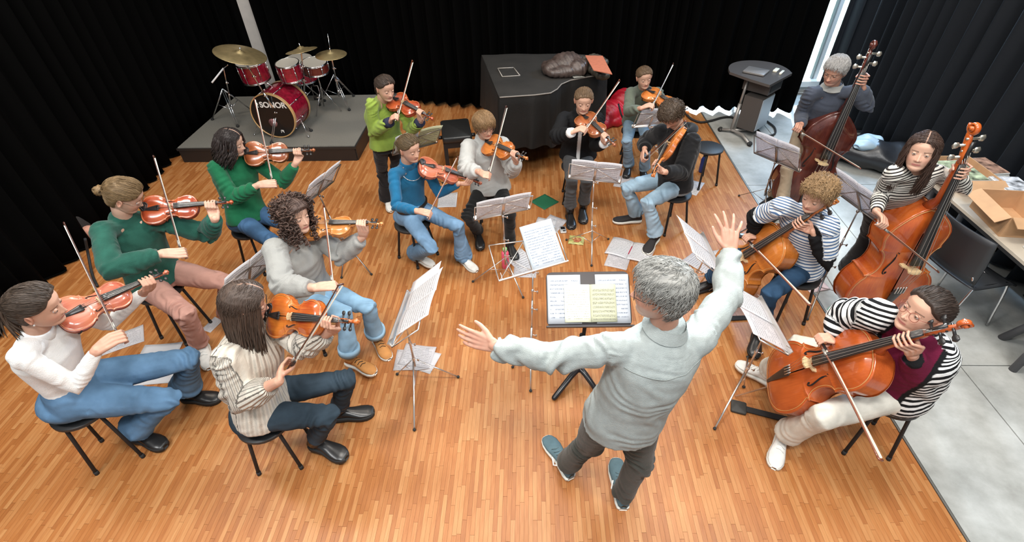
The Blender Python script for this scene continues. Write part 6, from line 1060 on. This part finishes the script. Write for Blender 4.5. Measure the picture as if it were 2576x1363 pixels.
def page(w, h, R, c, m_, name='page', parent=None, curl=.0, bend=0., nx=8, ny=6, thick=.0012, half=0, world=True, back=False):
    """a sheet centred at c; R columns: right, up along the page, normal. curl lifts corners, bend arches the middle"""
    g = []; gb = []; uvs = []
    for i in range(ny+1):
        for k in range(nx+1):
            a, b_ = k/nx, i/ny; z = bend*math.sin(math.pi*a)**.7+curl*((a-.5)**2*(b_-.3))*4
            g.append((a*w-w/2, b_*h-h/2, z)); uvs.append((a, b_))
    n = len(g); v = np.array(g+[(x, y, z-thick) for x, y, z in g])@np.asarray(R).T+np.asarray(c); f = []; fu = []
    q = lambda i, k: i*(nx+1)+k
    for i in range(ny):
        for k in range(nx): f.append((q(i, k), q(i, k+1), q(i+1, k+1), q(i+1, k))); 
    nt_ = len(f)
    for i in range(ny):
        for k in range(nx): f.append((n+q(i, k), n+q(i+1, k), n+q(i+1, k+1), n+q(i, k+1)))
    rim_ = [q(0, k) for k in range(nx)]+[q(i, nx) for i in range(ny)]+[q(ny, k) for k in range(nx, 0, -1)]+[q(i, 0) for i in range(ny, 0, -1)]
    for a, b_ in zip(rim_, rim_[1:]+rim_[:1]): f.append((a, n+a, n+b_, b_))
    me = bpy.data.meshes.new(name); me.from_pydata(v.tolist(), [], f); me.materials.append(m_); me.materials.append(PLAIN); me.polygons.foreach_set('material_index', [0]*nt_+[0 if back else 1]*(len(f)-nt_)); ul = me.uv_layers.new(name='UVMap'); li = np.empty(len(me.loops), np.int32); me.loops.foreach_get('vertex_index', li); ul.data.foreach_set('uv', np.array([uvs[i % n] for i in li], np.float32).ravel()); me.polygons.foreach_set('use_smooth', [True]*len(f)); me.update(); return link(name, me, parent)
def floor_sheet(px, py, w, h, ang, m_, label, z=.0, cat='sheet music', name='sheet_music', curl=.01, grp=None):
    c = at(px, py, .004+z); o = page(w, h, Rz(ang), c+V(0, 0, .002), m_, name, curl=curl); return tag(o, label, cat, grp)
# ------------------------------------------------------------------ music stands
def Rdesk(head, tilt):
    """desk frame: x to the reader's right, y up the desk, z out towards the reader; head = where the reader stands, tilt from upright"""
    hd_ = unit(V(head[0], head[1], 0)); n = hd_*math.cos(tilt)+V(0, 0, math.sin(tilt)); x = unit(np.cross(V(0, 0, 1), hd_)); return frame(x, np.cross(n, x), n)
def wire_stand(base, c, head, tilt, label, col=STEEL, w=.47, h=.24, legs=None, legR=.25, roll=0., a0=.3, knobs=(.35, .62)):
    e = empty('music_stand', (base[0], base[1], 0), label, 'music stand', 'folding wire music stands'); R = Rdesk(head, tilt)
    if roll: cr, sr_ = math.cos(roll), math.sin(roll); R = R@np.array([[cr, -sr_, 0], [sr_, cr, 0], [0, 0, 1]])
    P = lambda x, y, z=0: c+R@V(x, y, z); base = V(base[0], base[1], 0); W2, H2 = w/2, h/2
    q = MB()
    for a, b_ in (((-W2, -H2), (W2, -H2)), ((W2, -H2), (W2*.98, H2)), ((W2*.98, H2), (0, H2*.72)), ((0, H2*.72), (-W2*.98, H2)), ((-W2*.98, H2), (-W2, -H2))): q.bar(P(*a), P(*b_), .0045, 6)
    pobj(q, 'desk_frame', col, e)
    q = MB(); 
    for a, b_ in (((-W2, -H2), (0, H2*.72)), ((W2, -H2), (0, H2*.72)), ((-W2*.5, -H2*.1), (0, -H2))): q.bar(P(*a), P(*b_), .0035, 6)
    q.box((P(0, -H2*.15)), (.022, h*.8, .005), R); pobj(q, 'cross_bars', col, e)
    q = MB(); q.box(P(0, -H2, .018), (w, .008, .035), R); 
    for s_ in (-1, 1): q.bar(P(s_*W2*.9, -H2, .034), P(s_*W2*.9, -H2+.05, .036), .002, 5)
    pobj(q, 'ledge', col, e, smooth=False)
    top = P(0, -H2*.9, -.012); tb = V(base[0], base[1], 0); hz = top[2]; m1 = tb+(top-tb)*.42; m2 = tb+(top-tb)*.70
    pobj(MB().bar(tb+V(0, 0, .12), m1, .009), 'pole', col, e); pobj(MB().bar(m1-V(0, 0, .03), m2, .0072), 'pole', col, e); pobj(MB().bar(m2-V(0, 0, .02), top, .0055), 'pole', col, e)
    for t in knobs+(.985,): p = tb+(top-tb)*t; q = MB().bar(p, p+V(.03, -.012, 0), .003, 6); q.box(p+V(.035, -.014, 0), (.012, .004, .022)); q.ball(p, (.012, .012, .014), 8, 6); pobj(q, 'wing_knob', col, e)
    L_ = legs or [tb+V(math.cos(a0+k*2.094), math.sin(a0+k*2.094), 0)*legR for k in range(3)]
    for f in L_:
        f = V(f[0], f[1], .012); hub = tb+V(0, 0, .20); l = MB(); mid = hub+(f-hub)*.0; l.tube([hub, f], [(.0065, .003)]*2, 6); l.bar(tb+V(0, 0, .06), hub*.5+f*.5, .003, 5); lo = pobj(l, 'leg', col, e); q = MB().ball(f, (.012, .012, .010), 8, 6); q.obj('rubber_tip', RUBBER, lo)
    return e, R, P
G5 = 'open music on the stands'
def desk_sheets(P, R, items, label, ypos=0., cat='sheet music'):
    """items: (x, y, w, h, angle, material, bend); the first keeps the label, all are pages of one thing"""
    root = None; lst = []
    c0 = P(0, 0, .02); e = empty('sheet_music', c0, label, cat, None)
    for k, (x, y, w, h, an, m_, bd) in enumerate(items):
        ca, sa = math.cos(an), math.sin(an); R2 = R@np.array([[ca, -sa, 0], [sa, ca, 0], [0, 0, 1]]); o = page(w, h, R2, P(x, y, .008+.003*k), m_, 'page', e, bend=bd, back=True); o.location = -c0
    return e
D2 = lambda m1=MUS, m2=MUS, y=.03, w=.215, h=.29: [(-w/2, y, w, h, .0, m1, .006), (w/2, y, w, h, .0, m2, .006)]
# left front stand that faces the violas
b1 = at(1050, 945, .0); c = (at(1000, 850, .80)+at(1085, 740, 1.0))/2
e, R, P = wire_stand(b1, at(1042, 780, .87), (-1, .06), .85, 'wire music stand holding large open parts at the centre left', legs=[at(1000, 943), at(1153, 950), at(1043, 1083)])
desk_sheets(P, R, [(-.15, .05, .215, .30, .0, MUS12, .006), (.06, .05, .215, .30, .0, MUS12, .006), (-.27, .03, .12, .28, .05, PLAIN, .0)], 'large open music parts on the centre left stand')
e, R, P = wire_stand((at(1335, 920))[:2], at(1328, 638, .84), (.10, -1), .95, 'nickel wire music stand in front of the conductor with its left half bare', legs=[at(1335, 985), at(1290, 925), at(1377, 925)], roll=.22, w=.50, h=.27, knobs=(.35, .62, .8))
desk_sheets(P, R, [(.115, .035, .235, .33, .0, HAND, .003)], 'pale blue handwritten sheet on the right half of the bare wire stand')
e, R, P = wire_stand(at(1273, 690)[:2], at(1266, 524, .82), (-.30, .95), .55, 'wire music stand before the short haired player in pale grey', legs=[at(1190, 710), at(1316, 750), at(1300, 650)], roll=-.06)
desk_sheets(P, R, D2(), 'open music on the stand of the short haired player in pale grey')
e, R, P = wire_stand(at(1486, 622)[:2], at(1497, 437, .78), (.16, 1), .50, 'wire music stand before the woman in the black cardigan', legs=[at(1425, 605), at(1530, 603), at(1488, 670)], roll=.05)
desk_sheets(P, R, D2(), 'open music on the stand of the woman in the black cardigan')
e, R, P = wire_stand(at(1660, 400)[:2], at(1640, 300, .78), (-.15, 1), .5, 'wire music stand between the sage sweater and the black hoodie', w=.36); desk_sheets(P, R, [(.02, .03, .26, .26, 0, MUS, .004)], 'music sheet in front of the woman in the sage sweater')
e, R, P = wire_stand(at(1060, 470)[:2], at(1048, 358, .88), (-.55, .85), .62, 'wire music stand before the woman in the lime sweater', col=STEELD); desk_sheets(P, R, [(-.12, .03, .23, .30, .1, YEL, .01), (.10, .03, .23, .30, -.06, MUS, .012)], 'yellowish and white music on the stand of the woman in lime')
e, R, P = wire_stand(at(880, 650)[:2], at(808, 468, .84), (-.9, .3), .60, 'wire music stand before the woman in the emerald sweater', col=STEELD, legs=[at(935, 692), at(845, 640), at(860, 700)]); desk_sheets(P, R, D2(), 'open music on the stand of the woman in the emerald sweater')
e, R, P = wire_stand(at(640, 850)[:2], at(628, 690, .80), (-.9, .35), .50, 'wire music stand hidden behind the woman in the cream sweater', col=STEELD); desk_sheets(P, R, D2(), 'music on the stand behind the woman in the cream sweater')
e, R, P = wire_stand(at(1722, 745)[:2], at(1757, 618, .80), (1, .03), .86, 'wire music stand beside the conductor\'s raised right hand', legs=[at(1775, 695), at(1700, 790), at(1752, 752)]); desk_sheets(P, R, D2(), 'crumpled open music on the stand by the conductor\'s raised hand')
e, R, P = wire_stand(at(1858, 975)[:2], at(1908, 800, .82), (1, .04), .98, 'wire music stand in front of the cellist in the striped cardigan', legs=[at(1797, 1080), at(1870, 975), at(1880, 900)]); desk_sheets(P, R, D2(TEXTP, MUS12), 'open music on the stand of the cellist in the striped cardigan')
e, R, P = wire_stand(at(1915, 515)[:2], at(1953, 386, .78), (.80, .60), .45, 'wire music stand in front of the dark double bass', col=STEELD); desk_sheets(P, R, D2(TEXTP, TEXTP), 'music on the stand in front of the dark double bass')
e, R, P = wire_stand(at(2055, 735)[:2], at(2160, 502, .97), (.97, .25), .55, 'dark wire music stand in front of the orange double bass', col=STEELD, legs=[at(2030, 805), at(2125, 775), at(2020, 710)]); desk_sheets(P, R, [(-.11, .03, .22, .30, 0, TEXTP, .004), (.11, .03, .22, .30, 0, TEXTP, .004)], 'music on the stand in front of the orange double bass')

# ---- the conductor's stand
cb0 = at(1455, 945, 0); R = Rdesk((.02, -1), .95); c = at(1480, 752, .78); e = empty('conductor_stand', (cb0[0], cb0[1], 0), 'heavy black conductor\'s stand with solid desk in front of the conductor', 'music stand'); P = lambda x, y, z=0: c+R@V(x, y, z)
q = MB(); DW, DH = .54, .36; rounded_box(q, c, (DW, DH, .006), .04, R); pobj(q, 'desk', mat('desk_black', (.028, .022, .024), .5), e); pobj(MB().box(P(0, -DH/2-.0, .022), (DW+.01, .010, .05), R), 'ledge', mat('desk_black', (.028, .022, .024), .5), e, smooth=False)
pobj(MB().bar(V(cb0[0], cb0[1], .08), P(0, -.02, -.02), .013, 12), 'pole', BLACKM, e)
pobj(MB().bar(V(cb0[0], cb0[1], .06), V(cb0[0], cb0[1], .45), .019, 12), 'pole_sleeve', BLACKM, e)
for f in (at(1394, 1000, .02), at(1500, 980, .02), at(1440, 925, .02)): f = V(f[0], f[1], .018); h_ = V(cb0[0], cb0[1], .10); pobj(MB().tube([h_, h_+(f-h_)*.35+V(0, 0, .012), f], np.array([[.024, .022], [.022, .018], [.020, .015]]), 12, round_=True), 'foot', mat('gloss_black_foot', (.015, .014, .016), .25), e)
for k, (x, y, w, h, m_, lab) in enumerate(((-.155, .0, .215, .32, HAND2, 'sketchy white score pages on the left of the conductor\'s desk'), (.155, .0, .215, .32, HAND2, 'sketchy white score pages on the right of the conductor\'s desk'))): tag(page(w, h, R, P(x, y, .008), m_, 'score_sheet', curl=.0), lab, 'sheet music')
e = empty('score_book', P(.01, -.02, .02), 'open yellowish score book in the middle of the conductor\'s desk', 'book')
for s_, m_ in ((-1, print_mat('yellow_text_page', (.80, .80, .60), 16, 'hand')), (1, YEL)): o = page(.165, .245, R, P(.01+s_*.083, -.03, .014), m_, 'page', e, bend=.008); o.location = -P(.01, -.02, .02)

# ---- papers and small things on the floor
e0 = at(1585, 632, .0); Rb_ = Rz(-.43); e = empty('music_book', e0, 'open music book lying flat on the parquet right of centre', 'book')
for s_ in (-1, 1): o = page(.21, .285, Rb_, e0+Rb_@V(s_*.106, .0, .012), MUS12, 'page', e, bend=.012); o.location = -e0
o = MB().box(e0+Rb_@V(0, -.0, .013), (.008, .13, .006), Rb_).obj('red_ribbon', mat('crimson', (.35, .01, .04), .6), e, smooth=False); o.location = -e0
floor_sheet(1556, 650, .21, .29, -.35, TEXTP, 'loose sheet sticking out under the open music book')
floor_sheet(1389, 565, .21, .29, -.55, TEXTP, 'loose sheet on the floor beside the small metronome')
floor_sheet(1370, 570, .21, .29, -.25, PLAIN, 'blank sheet under the sheet beside the metronome', z=-.002)
floor_sheet(1310, 655, .21, .29, .62, MUS, 'pinkish music sheet on the floor beneath the bare wire stand')
floor_sheet(1322, 672, .21, .29, -.05, TEXTP, 'second sheet lying beneath the handwritten sheet', z=-.002)
floor_sheet(1050, 895, .25, .21, -.15, TEXTP, 'top sheet of the loose pile under the centre left stand', z=.004)
floor_sheet(1035, 905, .25, .20, .02, TEXTP, 'lower sheet of the loose pile under the centre left stand', z=.001)
floor_sheet(1060, 905, .25, .20, -.32, PLAIN, 'tilted sheet of the loose pile under the centre left stand', z=-.001)
floor_sheet(1126, 503, .21, .29, .05, MUS12, 'music sheet lying on the floor right of the teal jumper')
floor_sheet(1570, 458, .21, .25, -.3, TEXTP, 'music sheet on the floor left of the man in the hoodie')
floor_sheet(1738, 470, .22, .30, -.55, MUS, 'music sheet on the floor behind the man in the hoodie')
floor_sheet(1765, 662, .21, .29, .75, TEXTP, 'white sheet on the floor by the conductor\'s raised hand')
floor_sheet(1800, 655, .21, .27, .2, PLAIN, 'white sheet on the floor next to the black trouser leg')
floor_sheet(310, 855, .30, .21, .55, TEXTP, 'white sheet on the floor behind the white turtleneck\'s bow hand')
floor_sheet(400, 890, .30, .21, .12, PLAIN, 'white folder page beyond the blue jeans at left')
floor_sheet(395, 945, .29, .16, .12, PLAIN, 'pale blue sheet between the blue denim legs')
floor_sheet(535, 817, .10, .15, -.35, TEXTP, 'small printed card beside the long brown hair')
floor_sheet(2050, 718, .20, .15, .25, mat('pink_paper', (.75, .60, .62), .8), 'pink tinted sheet under the striped tee player\'s stool stand')
tag(page(.225, .225, Rz(.75), at(1370, 507, .006), mat('green_card', (.008, .115, .050), .8, var=.08, scale=60), 'green_folder'), 'flat dark green square mat on the parquet', 'mat')
p = at(1416, 580, .0); e = empty('metronome', p, 'small silver digital metronome on the floor by the black boots', 'metronome'); Rm = Rz(.08); q = MB(); rounded_box(q, p+V(0, 0, .010), (.062, .105, .018), .008, Rm); pobj(q, 'case', mat('silver_plastic', (.60, .58, .55), .35, .4), e); pobj(MB().box(p+Rm@V(0, .018, .020), (.042, .040, .003), Rm), 'screen', mat('black_screen', (.01, .01, .012), .15), e, smooth=False); pobj(MB().box(p+Rm@V(0.008, -.030, .020), (.026, .018, .003), Rm), 'buttons', BLACKM, e, smooth=False)
p = at(1450, 605, .0); Rm = Rz(-.18); e = empty('snack_packet', p, 'crinkled olive green packet with red lettering under a stand leg', 'packet'); q = MB(); Gp = np.array([[p+Rm@V(x*.075, y*.070, .006+.016*(1-max(abs(x), abs(y))**3)+.003*math.sin(9*x+5*y)) for x in np.linspace(-1, 1, 14)] for y in np.linspace(-1, 1, 14)]); q.grid(Gp); pobj(q, 'wrapper', mat('olive_foil', (.38, .36, .12), .45, var=.25, scale=30), e)
for k, (x0, x1, y) in enumerate(((-.02, .045, .008), (-.045, .05, -.012), (-.03, .045, -.030), (-.02, .03, -.046))):
    q = MB(); q.tube([p+Rm@V(x0+(x1-x0)*t, y+.004*math.sin(t*19+k), .024) for t in np.linspace(0, 1, 22)], .0032, 5); pobj(q, 'lettering', mat('packet_print', (.75, .45, .42) if k % 2 else (.50, .05, .04), .5), e)
p = at(1272, 672, 0.); e = empty('pink_bottle', p, 'pink drinking bottle with green cap behind the bare wire stand', 'bottle'); pobj(MB().tube([p+V(0, 0, z) for z in (0, .008, .10, .105, .17, .19)], [.030, .035, .035, .033, .035, .026], 18), 'body', mat('pink_plastic', (.75, .10, .17), .35), e); pobj(MB().tube([p+V(0, 0, z) for z in (.19, .225, .23)], [.020, .020, .014], 14), 'cap', mat('mint_cap', (.35, .62, .25), .4), e)
p = at(1868, 596, 0.); e = empty('tuner', p, 'small black electronic tuner on the floor behind the conductor\'s hand', 'tuner'); Rm = Rz(-.25); q = MB(); rounded_box(q, p+V(0, 0, .012), (.09, .065, .022), .01, Rm); pobj(q, 'case', BLACKM, e); pobj(MB().box(p+Rm@V(0, .008, .025), (.055, .028, .003), Rm), 'screen', mat('grey_lcd', (.35, .42, .45), .3), e, smooth=False)
tag(MB().tube(smooth_path([at(*q_, .01) for q_ in ((1848, 592), (1872, 578), (1890, 568), (1905, 560), (1925, 532))]), .004, 6).obj('cable', RUBBER), 'thin black cable running from the small tuner', 'cable')
p = at(2036, 704, .0); q = MB(); q.ball(p+V(0, 0, .03), (.07, .045, .03), 14, 8); o = tag(q.obj('pouch', mat('black_pouch', (.02, .018, .02), .6, bump=.4, bscale=60)), 'small black pouch with red tag behind the cellist\'s stool', 'pouch'); MB().ball(p+V(-.02, .0, .065), (.022, .018, .022), 10, 7).obj('red_tag', mat('red_tag', (.6, .02, .03), .5), o)
tag(MB().tube(smooth_path([at(*q_, .012) for q_ in ((2085, 775), (2098, 783), (2112, 776), (2128, 786), (2150, 772), (2158, 781))]), (.020), 7).obj('scarf', mat('mint_scarf', (.25, .55, .45), .9, bump=.5, bscale=80)), 'mint green scarf on the concrete beside the striped cardigan', 'scarf')
# pinholders and floor straps of the cellos
def anchor(p0, p1, label):
    a, b_ = at(*p0, .012), at(*p1, .012); d = unit(b_-a); l = V(-d[1], d[0], 0); e = empty('endpin_anchor', a, label, 'endpin holder'); R = frame(d, l, V(0, 0, 1)); q = MB(); rounded_box(q, a+V(0, 0, .0), (.10, .10, .02), .012, R); pobj(q, 'pad', mat('rubber_pad', (.035, .033, .03), .7), e); L_ = np.linalg.norm(b_-a); pobj(MB().box((a+b_)/2+d*.03, (L_, .045, .007), R), 'strap', mat('black_webbing', (.018, .017, .018), .8), e, smooth=False)
anchor((1858, 1024), (1985, 1056), 'black endpin pad and strap leading to the striped cardigan cellist\'s stool'); anchor((1800, 802), (1895, 798), 'black strap on the parquet under the blue striped cellist')
# things by the left curtain
p = at(238, 606, 0.); e = empty('shoulder_bag', p+V(-.1, .05, 0), 'dark bag with blush lining by the left curtain behind the dark green cardigan', 'bag'); q = MB(); Rm = Rz(1.1)
G = [[p+V(-.12, .05, 0)+Rm@V(x*.16*(1-.15*k), y*.10*(1-.35*k), z) for x, y in [(math.cos(t), math.sin(t)) for t in np.linspace(0, 2*math.pi, 18, endpoint=False)]] for k, z in ((.0, .01), (-.3, .08), (0, .18), (.5, .27), (.8, .30))]
q.grid(np.array(G), closed=True); pobj(q, 'bag_body', mat('black_nylon', (.018, .016, .016), .6, bump=.4), e); q = MB(); q.ball(p+V(-.02, .02, .10), (.10, .07, .07), 16, 10); pobj(q, 'lining', mat('blush_cloth', (.60, .30, .22), .85, var=.25, scale=14), e); pobj(MB().tube(smooth_path([at(214, 600, .3), at(222, 640, .12), at(232, 690, .02), at(245, 720, .012)]), .012, 8), 'strap', BLACKM, e)
q = MB(); qq = at(240, 728, .02); q.ball(qq, .022); tag(q.obj('tassel', mat('mustard_wool', (.40, .24, .07), .9, var=.3, scale=60)), 'tiny mustard pompom on the parquet by the bag strap', 'pompom')

# ---- bass covers on the floor behind the basses
def soft_bag(c, L_, Wd, Ht, ang, m_, name, label, seed):
    R = Rz(ang); G = []
    for i in range(33):
        u = i/32; pr = max(.08, math.sin(math.pi*(.03+.94*u)))**.55; G.append([R@V((u-.5)*L_, Wd/2*pr*math.cos(t)*(1+.10*math.sin(6*u+seed)), max(.0, Ht/2+Ht/2*pr*math.sin(t)*(1+.22*math.sin(11*u+3*t+seed)*.6+.15*math.sin(23*u-2*t)))) +np.asarray(c) for t in np.linspace(0, 2*math.pi, 30, endpoint=False)])
    q = MB().grid(np.array(G), closed=True); q.f += [tuple(range(30)), tuple(32*30+29-i for i in range(30))]; q.m += [0, 0]; return tag(q.obj(name, m_), label, 'bag')
NY = mat('black_ripstop', (.02, .021, .024), .30, bump=.7, bscale=14, var=.3, scale=5)
sb = soft_bag(at(2180, 415, .0), 1.15, .55, .32, -.55, NY, 'bass_gig_bag', 'crumpled glossy black bass cover on the concrete behind the basses', 2)
soft_bag(at(2178, 372, .22), .42, .26, .14, .5, mat('pale_blue_lining', (.38, .50, .58), .4, bump=.5, bscale=20), 'folded_lining', 'pale blue folded cloth on top of the black bass cover', 5)

# ---- table with cardboard boxes, chair
TZ = .74; e = empty('folding_table', (3.75, 3.1, 0), 'long folding table with beige top along the right curtain', 'table'); ty0, ty1, tx0, tx1 = 2.05, 4.25, 3.40, 4.05
pobj(MB().box(((tx0+tx1)/2, (ty0+ty1)/2, TZ-.012), (tx1-tx0, ty1-ty0, .022)), 'tabletop', mat('beige_laminate', (.50, .44, .36), .45, var=.05, scale=6), e, smooth=False)
pobj(MB().box(((tx0+tx1)/2, (ty0+ty1)/2, TZ-.035), (tx1-tx0-.004, ty1-ty0-.004, .03)), 'edge_band', BLACKM, e, smooth=False)
for yy in (2.45, 3.95):
    for xx in (3.52, 3.93): pobj(MB().tube([(xx, yy, 0), (xx+.02*(1 if xx < 3.7 else -1), yy-.28*(1 if yy < 3 else -1)*0, TZ-.05)], [.026, .026], 12), 'leg', mat('grey_leg', (.10, .10, .11), .5), e)
lgp = at(2520, 850, 0); pobj(MB().bar(lgp, V(lgp[0]+.03, lgp[1]-.26, TZ-.05), .028, 14), 'leg', mat('grey_leg', (.10, .10, .11), .5), e)
CARD = mat('kraft_cardboard', (.50, .29, .15), .8, var=.08, scale=10)
def tray(c, L_, Wd, Ht, ang, label, flaps=True, stuff=None):
    R = Rz(ang); e = empty('cardboard_box', c, label, 'box'); B_ = lambda p, sz, RR=None: MB().box(np.asarray(c)+R@V(*p), sz, R if RR is None else R@RR)
    pobj(B_((0, 0, .004), (Wd, L_, .006)), 'base', CARD, e, smooth=False)
    for s_ in (-1, 1): pobj(B_((s_*Wd/2, 0, Ht/2), (.006, L_, Ht)), 'side', CARD, e, smooth=False); pobj(B_((0, s_*L_/2, Ht/2), (Wd, .006, Ht)), 'side', CARD, e, smooth=False)
    if flaps:
        def Rx(a): return np.array([[1, 0, 0], [0, math.cos(a), -math.sin(a)], [0, math.sin(a), math.cos(a)]])
        def Ry(a): return np.array([[math.cos(a), 0, math.sin(a)], [0, 1, 0], [-math.sin(a), 0, math.cos(a)]])
        pobj(B_((0, -L_/2-.05, Ht-.01), (Wd, .10, .005), Rx(.35)), 'flap', CARD, e, smooth=False); pobj(B_((-Wd/2-.045, 0, Ht-.02), (.10, L_, .005), Ry(-.5)), 'flap', CARD, e, smooth=False)
    return e
c1_ = at(2400, 478, TZ); tray(V(3.66, 3.93, TZ), .44, .36, .09, .0, 'shallow cardboard box holding printed programmes, near the bass player\'s elbow'); 
tray(V(3.60, 3.27, TZ), .40, .30, .16, -.12, 'empty open cardboard box with folded flaps behind the black chair', flaps=True)
PR = [(.30, .34, .22), (.28, .16, .11), (.45, .45, .46), (.22, .25, .16), (.36, .2, .18)]
def booklets(x, y, z, w, h, ang, k, lab, n=5, grp=None):
    e = empty('booklet_stack', (x, y, z), lab, 'booklets'); 
    for i in range(n): pobj(MB().box((x+.004*math.sin(i*7), y+.004*math.cos(i*5), z+.006+i*.009), (w, h, .008), Rz(ang+.03*math.sin(i*3))), 'booklet', mat('booklet_paper', (.62, .61, .58), .7), e, smooth=False)
    zt_ = z+.006+n*.009; m_ = mat('printed_cover_%d' % k, PR[k], .35, var=.9, scale=16); pobj(MB().box((x, y, zt_-.003), (w-.012, h-.012, .003), Rz(ang)), 'cover_print', m_, e, smooth=False)
booklets(3.66, 3.94, TZ+.010, .26, .34, 0, 0, 'stack of green covered booklets inside the shallow cardboard box', 6)
booklets(3.94, 4.02, TZ, .16, .28, .1, 1, 'stack of brown covered booklets behind the cardboard box', 7); booklets(3.91, 3.67, TZ, .22, .30, -.08, 2, 'stack of pale booklets with photo covers wrapped in film', 8); booklets(3.92, 3.25, TZ, .22, .30, .05, 3, 'stack of dark green booklets at the right end of the table', 5)
booklets(3.90, 2.88, TZ, .22, .30, .12, 4, 'low stack of reddish booklets at the near right of the table', 3); booklets(3.60, 2.80, TZ, .22, .30, -.1, 3, 'low stack of olive booklets in front of the empty box', 2); booklets(3.75, 2.45, TZ, .22, .30, .2, 1, 'thin brown booklets at the near end of the table', 2)
# black chair with chrome sled frame
cc0 = V(3.36, 3.08, 0); Rc = Rz(math.radians(-78)); e = empty('side_chair', cc0, 'black moulded chair with thin chrome legs pushed against the table', 'chair'); w_ = lambda x, y, z: cc0+Rc@V(x, y, z)   # y is the way the sitter faces
CH = mat('black_plastic_shell', (.03, .032, .036), .45)
G = [[w_(x*(.235-.02*abs(t-.5)), -.20-.07*t-.035*(1-x*x)+.0, .50+.38*t) for x in np.linspace(-1, 1, 12)] for t in np.linspace(0, 1, 8)]; o = pobj(MB().grid(np.array(G)), 'backrest', CH, e); md = o.modifiers.new('s', 'SOLIDIFY'); md.thickness = .014
G = [[w_(x*.225, -.20+.42*t, .45-.015*(1-x*x)-.03*max(0, t-.85)*6+.05*max(0, .12-t)*8*.6) for x in np.linspace(-1, 1, 12)] for t in np.linspace(0, 1, 10)]; o = pobj(MB().grid(np.array(G)), 'seat', CH, e); md = o.modifiers.new('s', 'SOLIDIFY'); md.thickness = .014
for s_ in (-1, 1):
    pobj(MB().tube(smooth_path([w_(s_*.24, -.26, .01), w_(s_*.21, -.16, .40), w_(s_*.20, -.1, .435), w_(s_*.20, .10, .435), w_(s_*.21, .16, .40), w_(s_*.24, .22, .01)], 6), .009, 8), 'leg', CHROME, e)
pobj(MB().bar(w_(-.20, -.05, .43), w_(.20, -.05, .43), .008), 'cross_bar', CHROME, e); pobj(MB().bar(w_(-.20, .1, .43), w_(.20, .1, .43), .008), 'cross_bar', CHROME, e)
for s_ in (-1, 1): pobj(MB().bar(w_(s_*.20, -.14, .42), w_(s_*.20, -.225, .56), .008), 'back_support', CHROME, e)
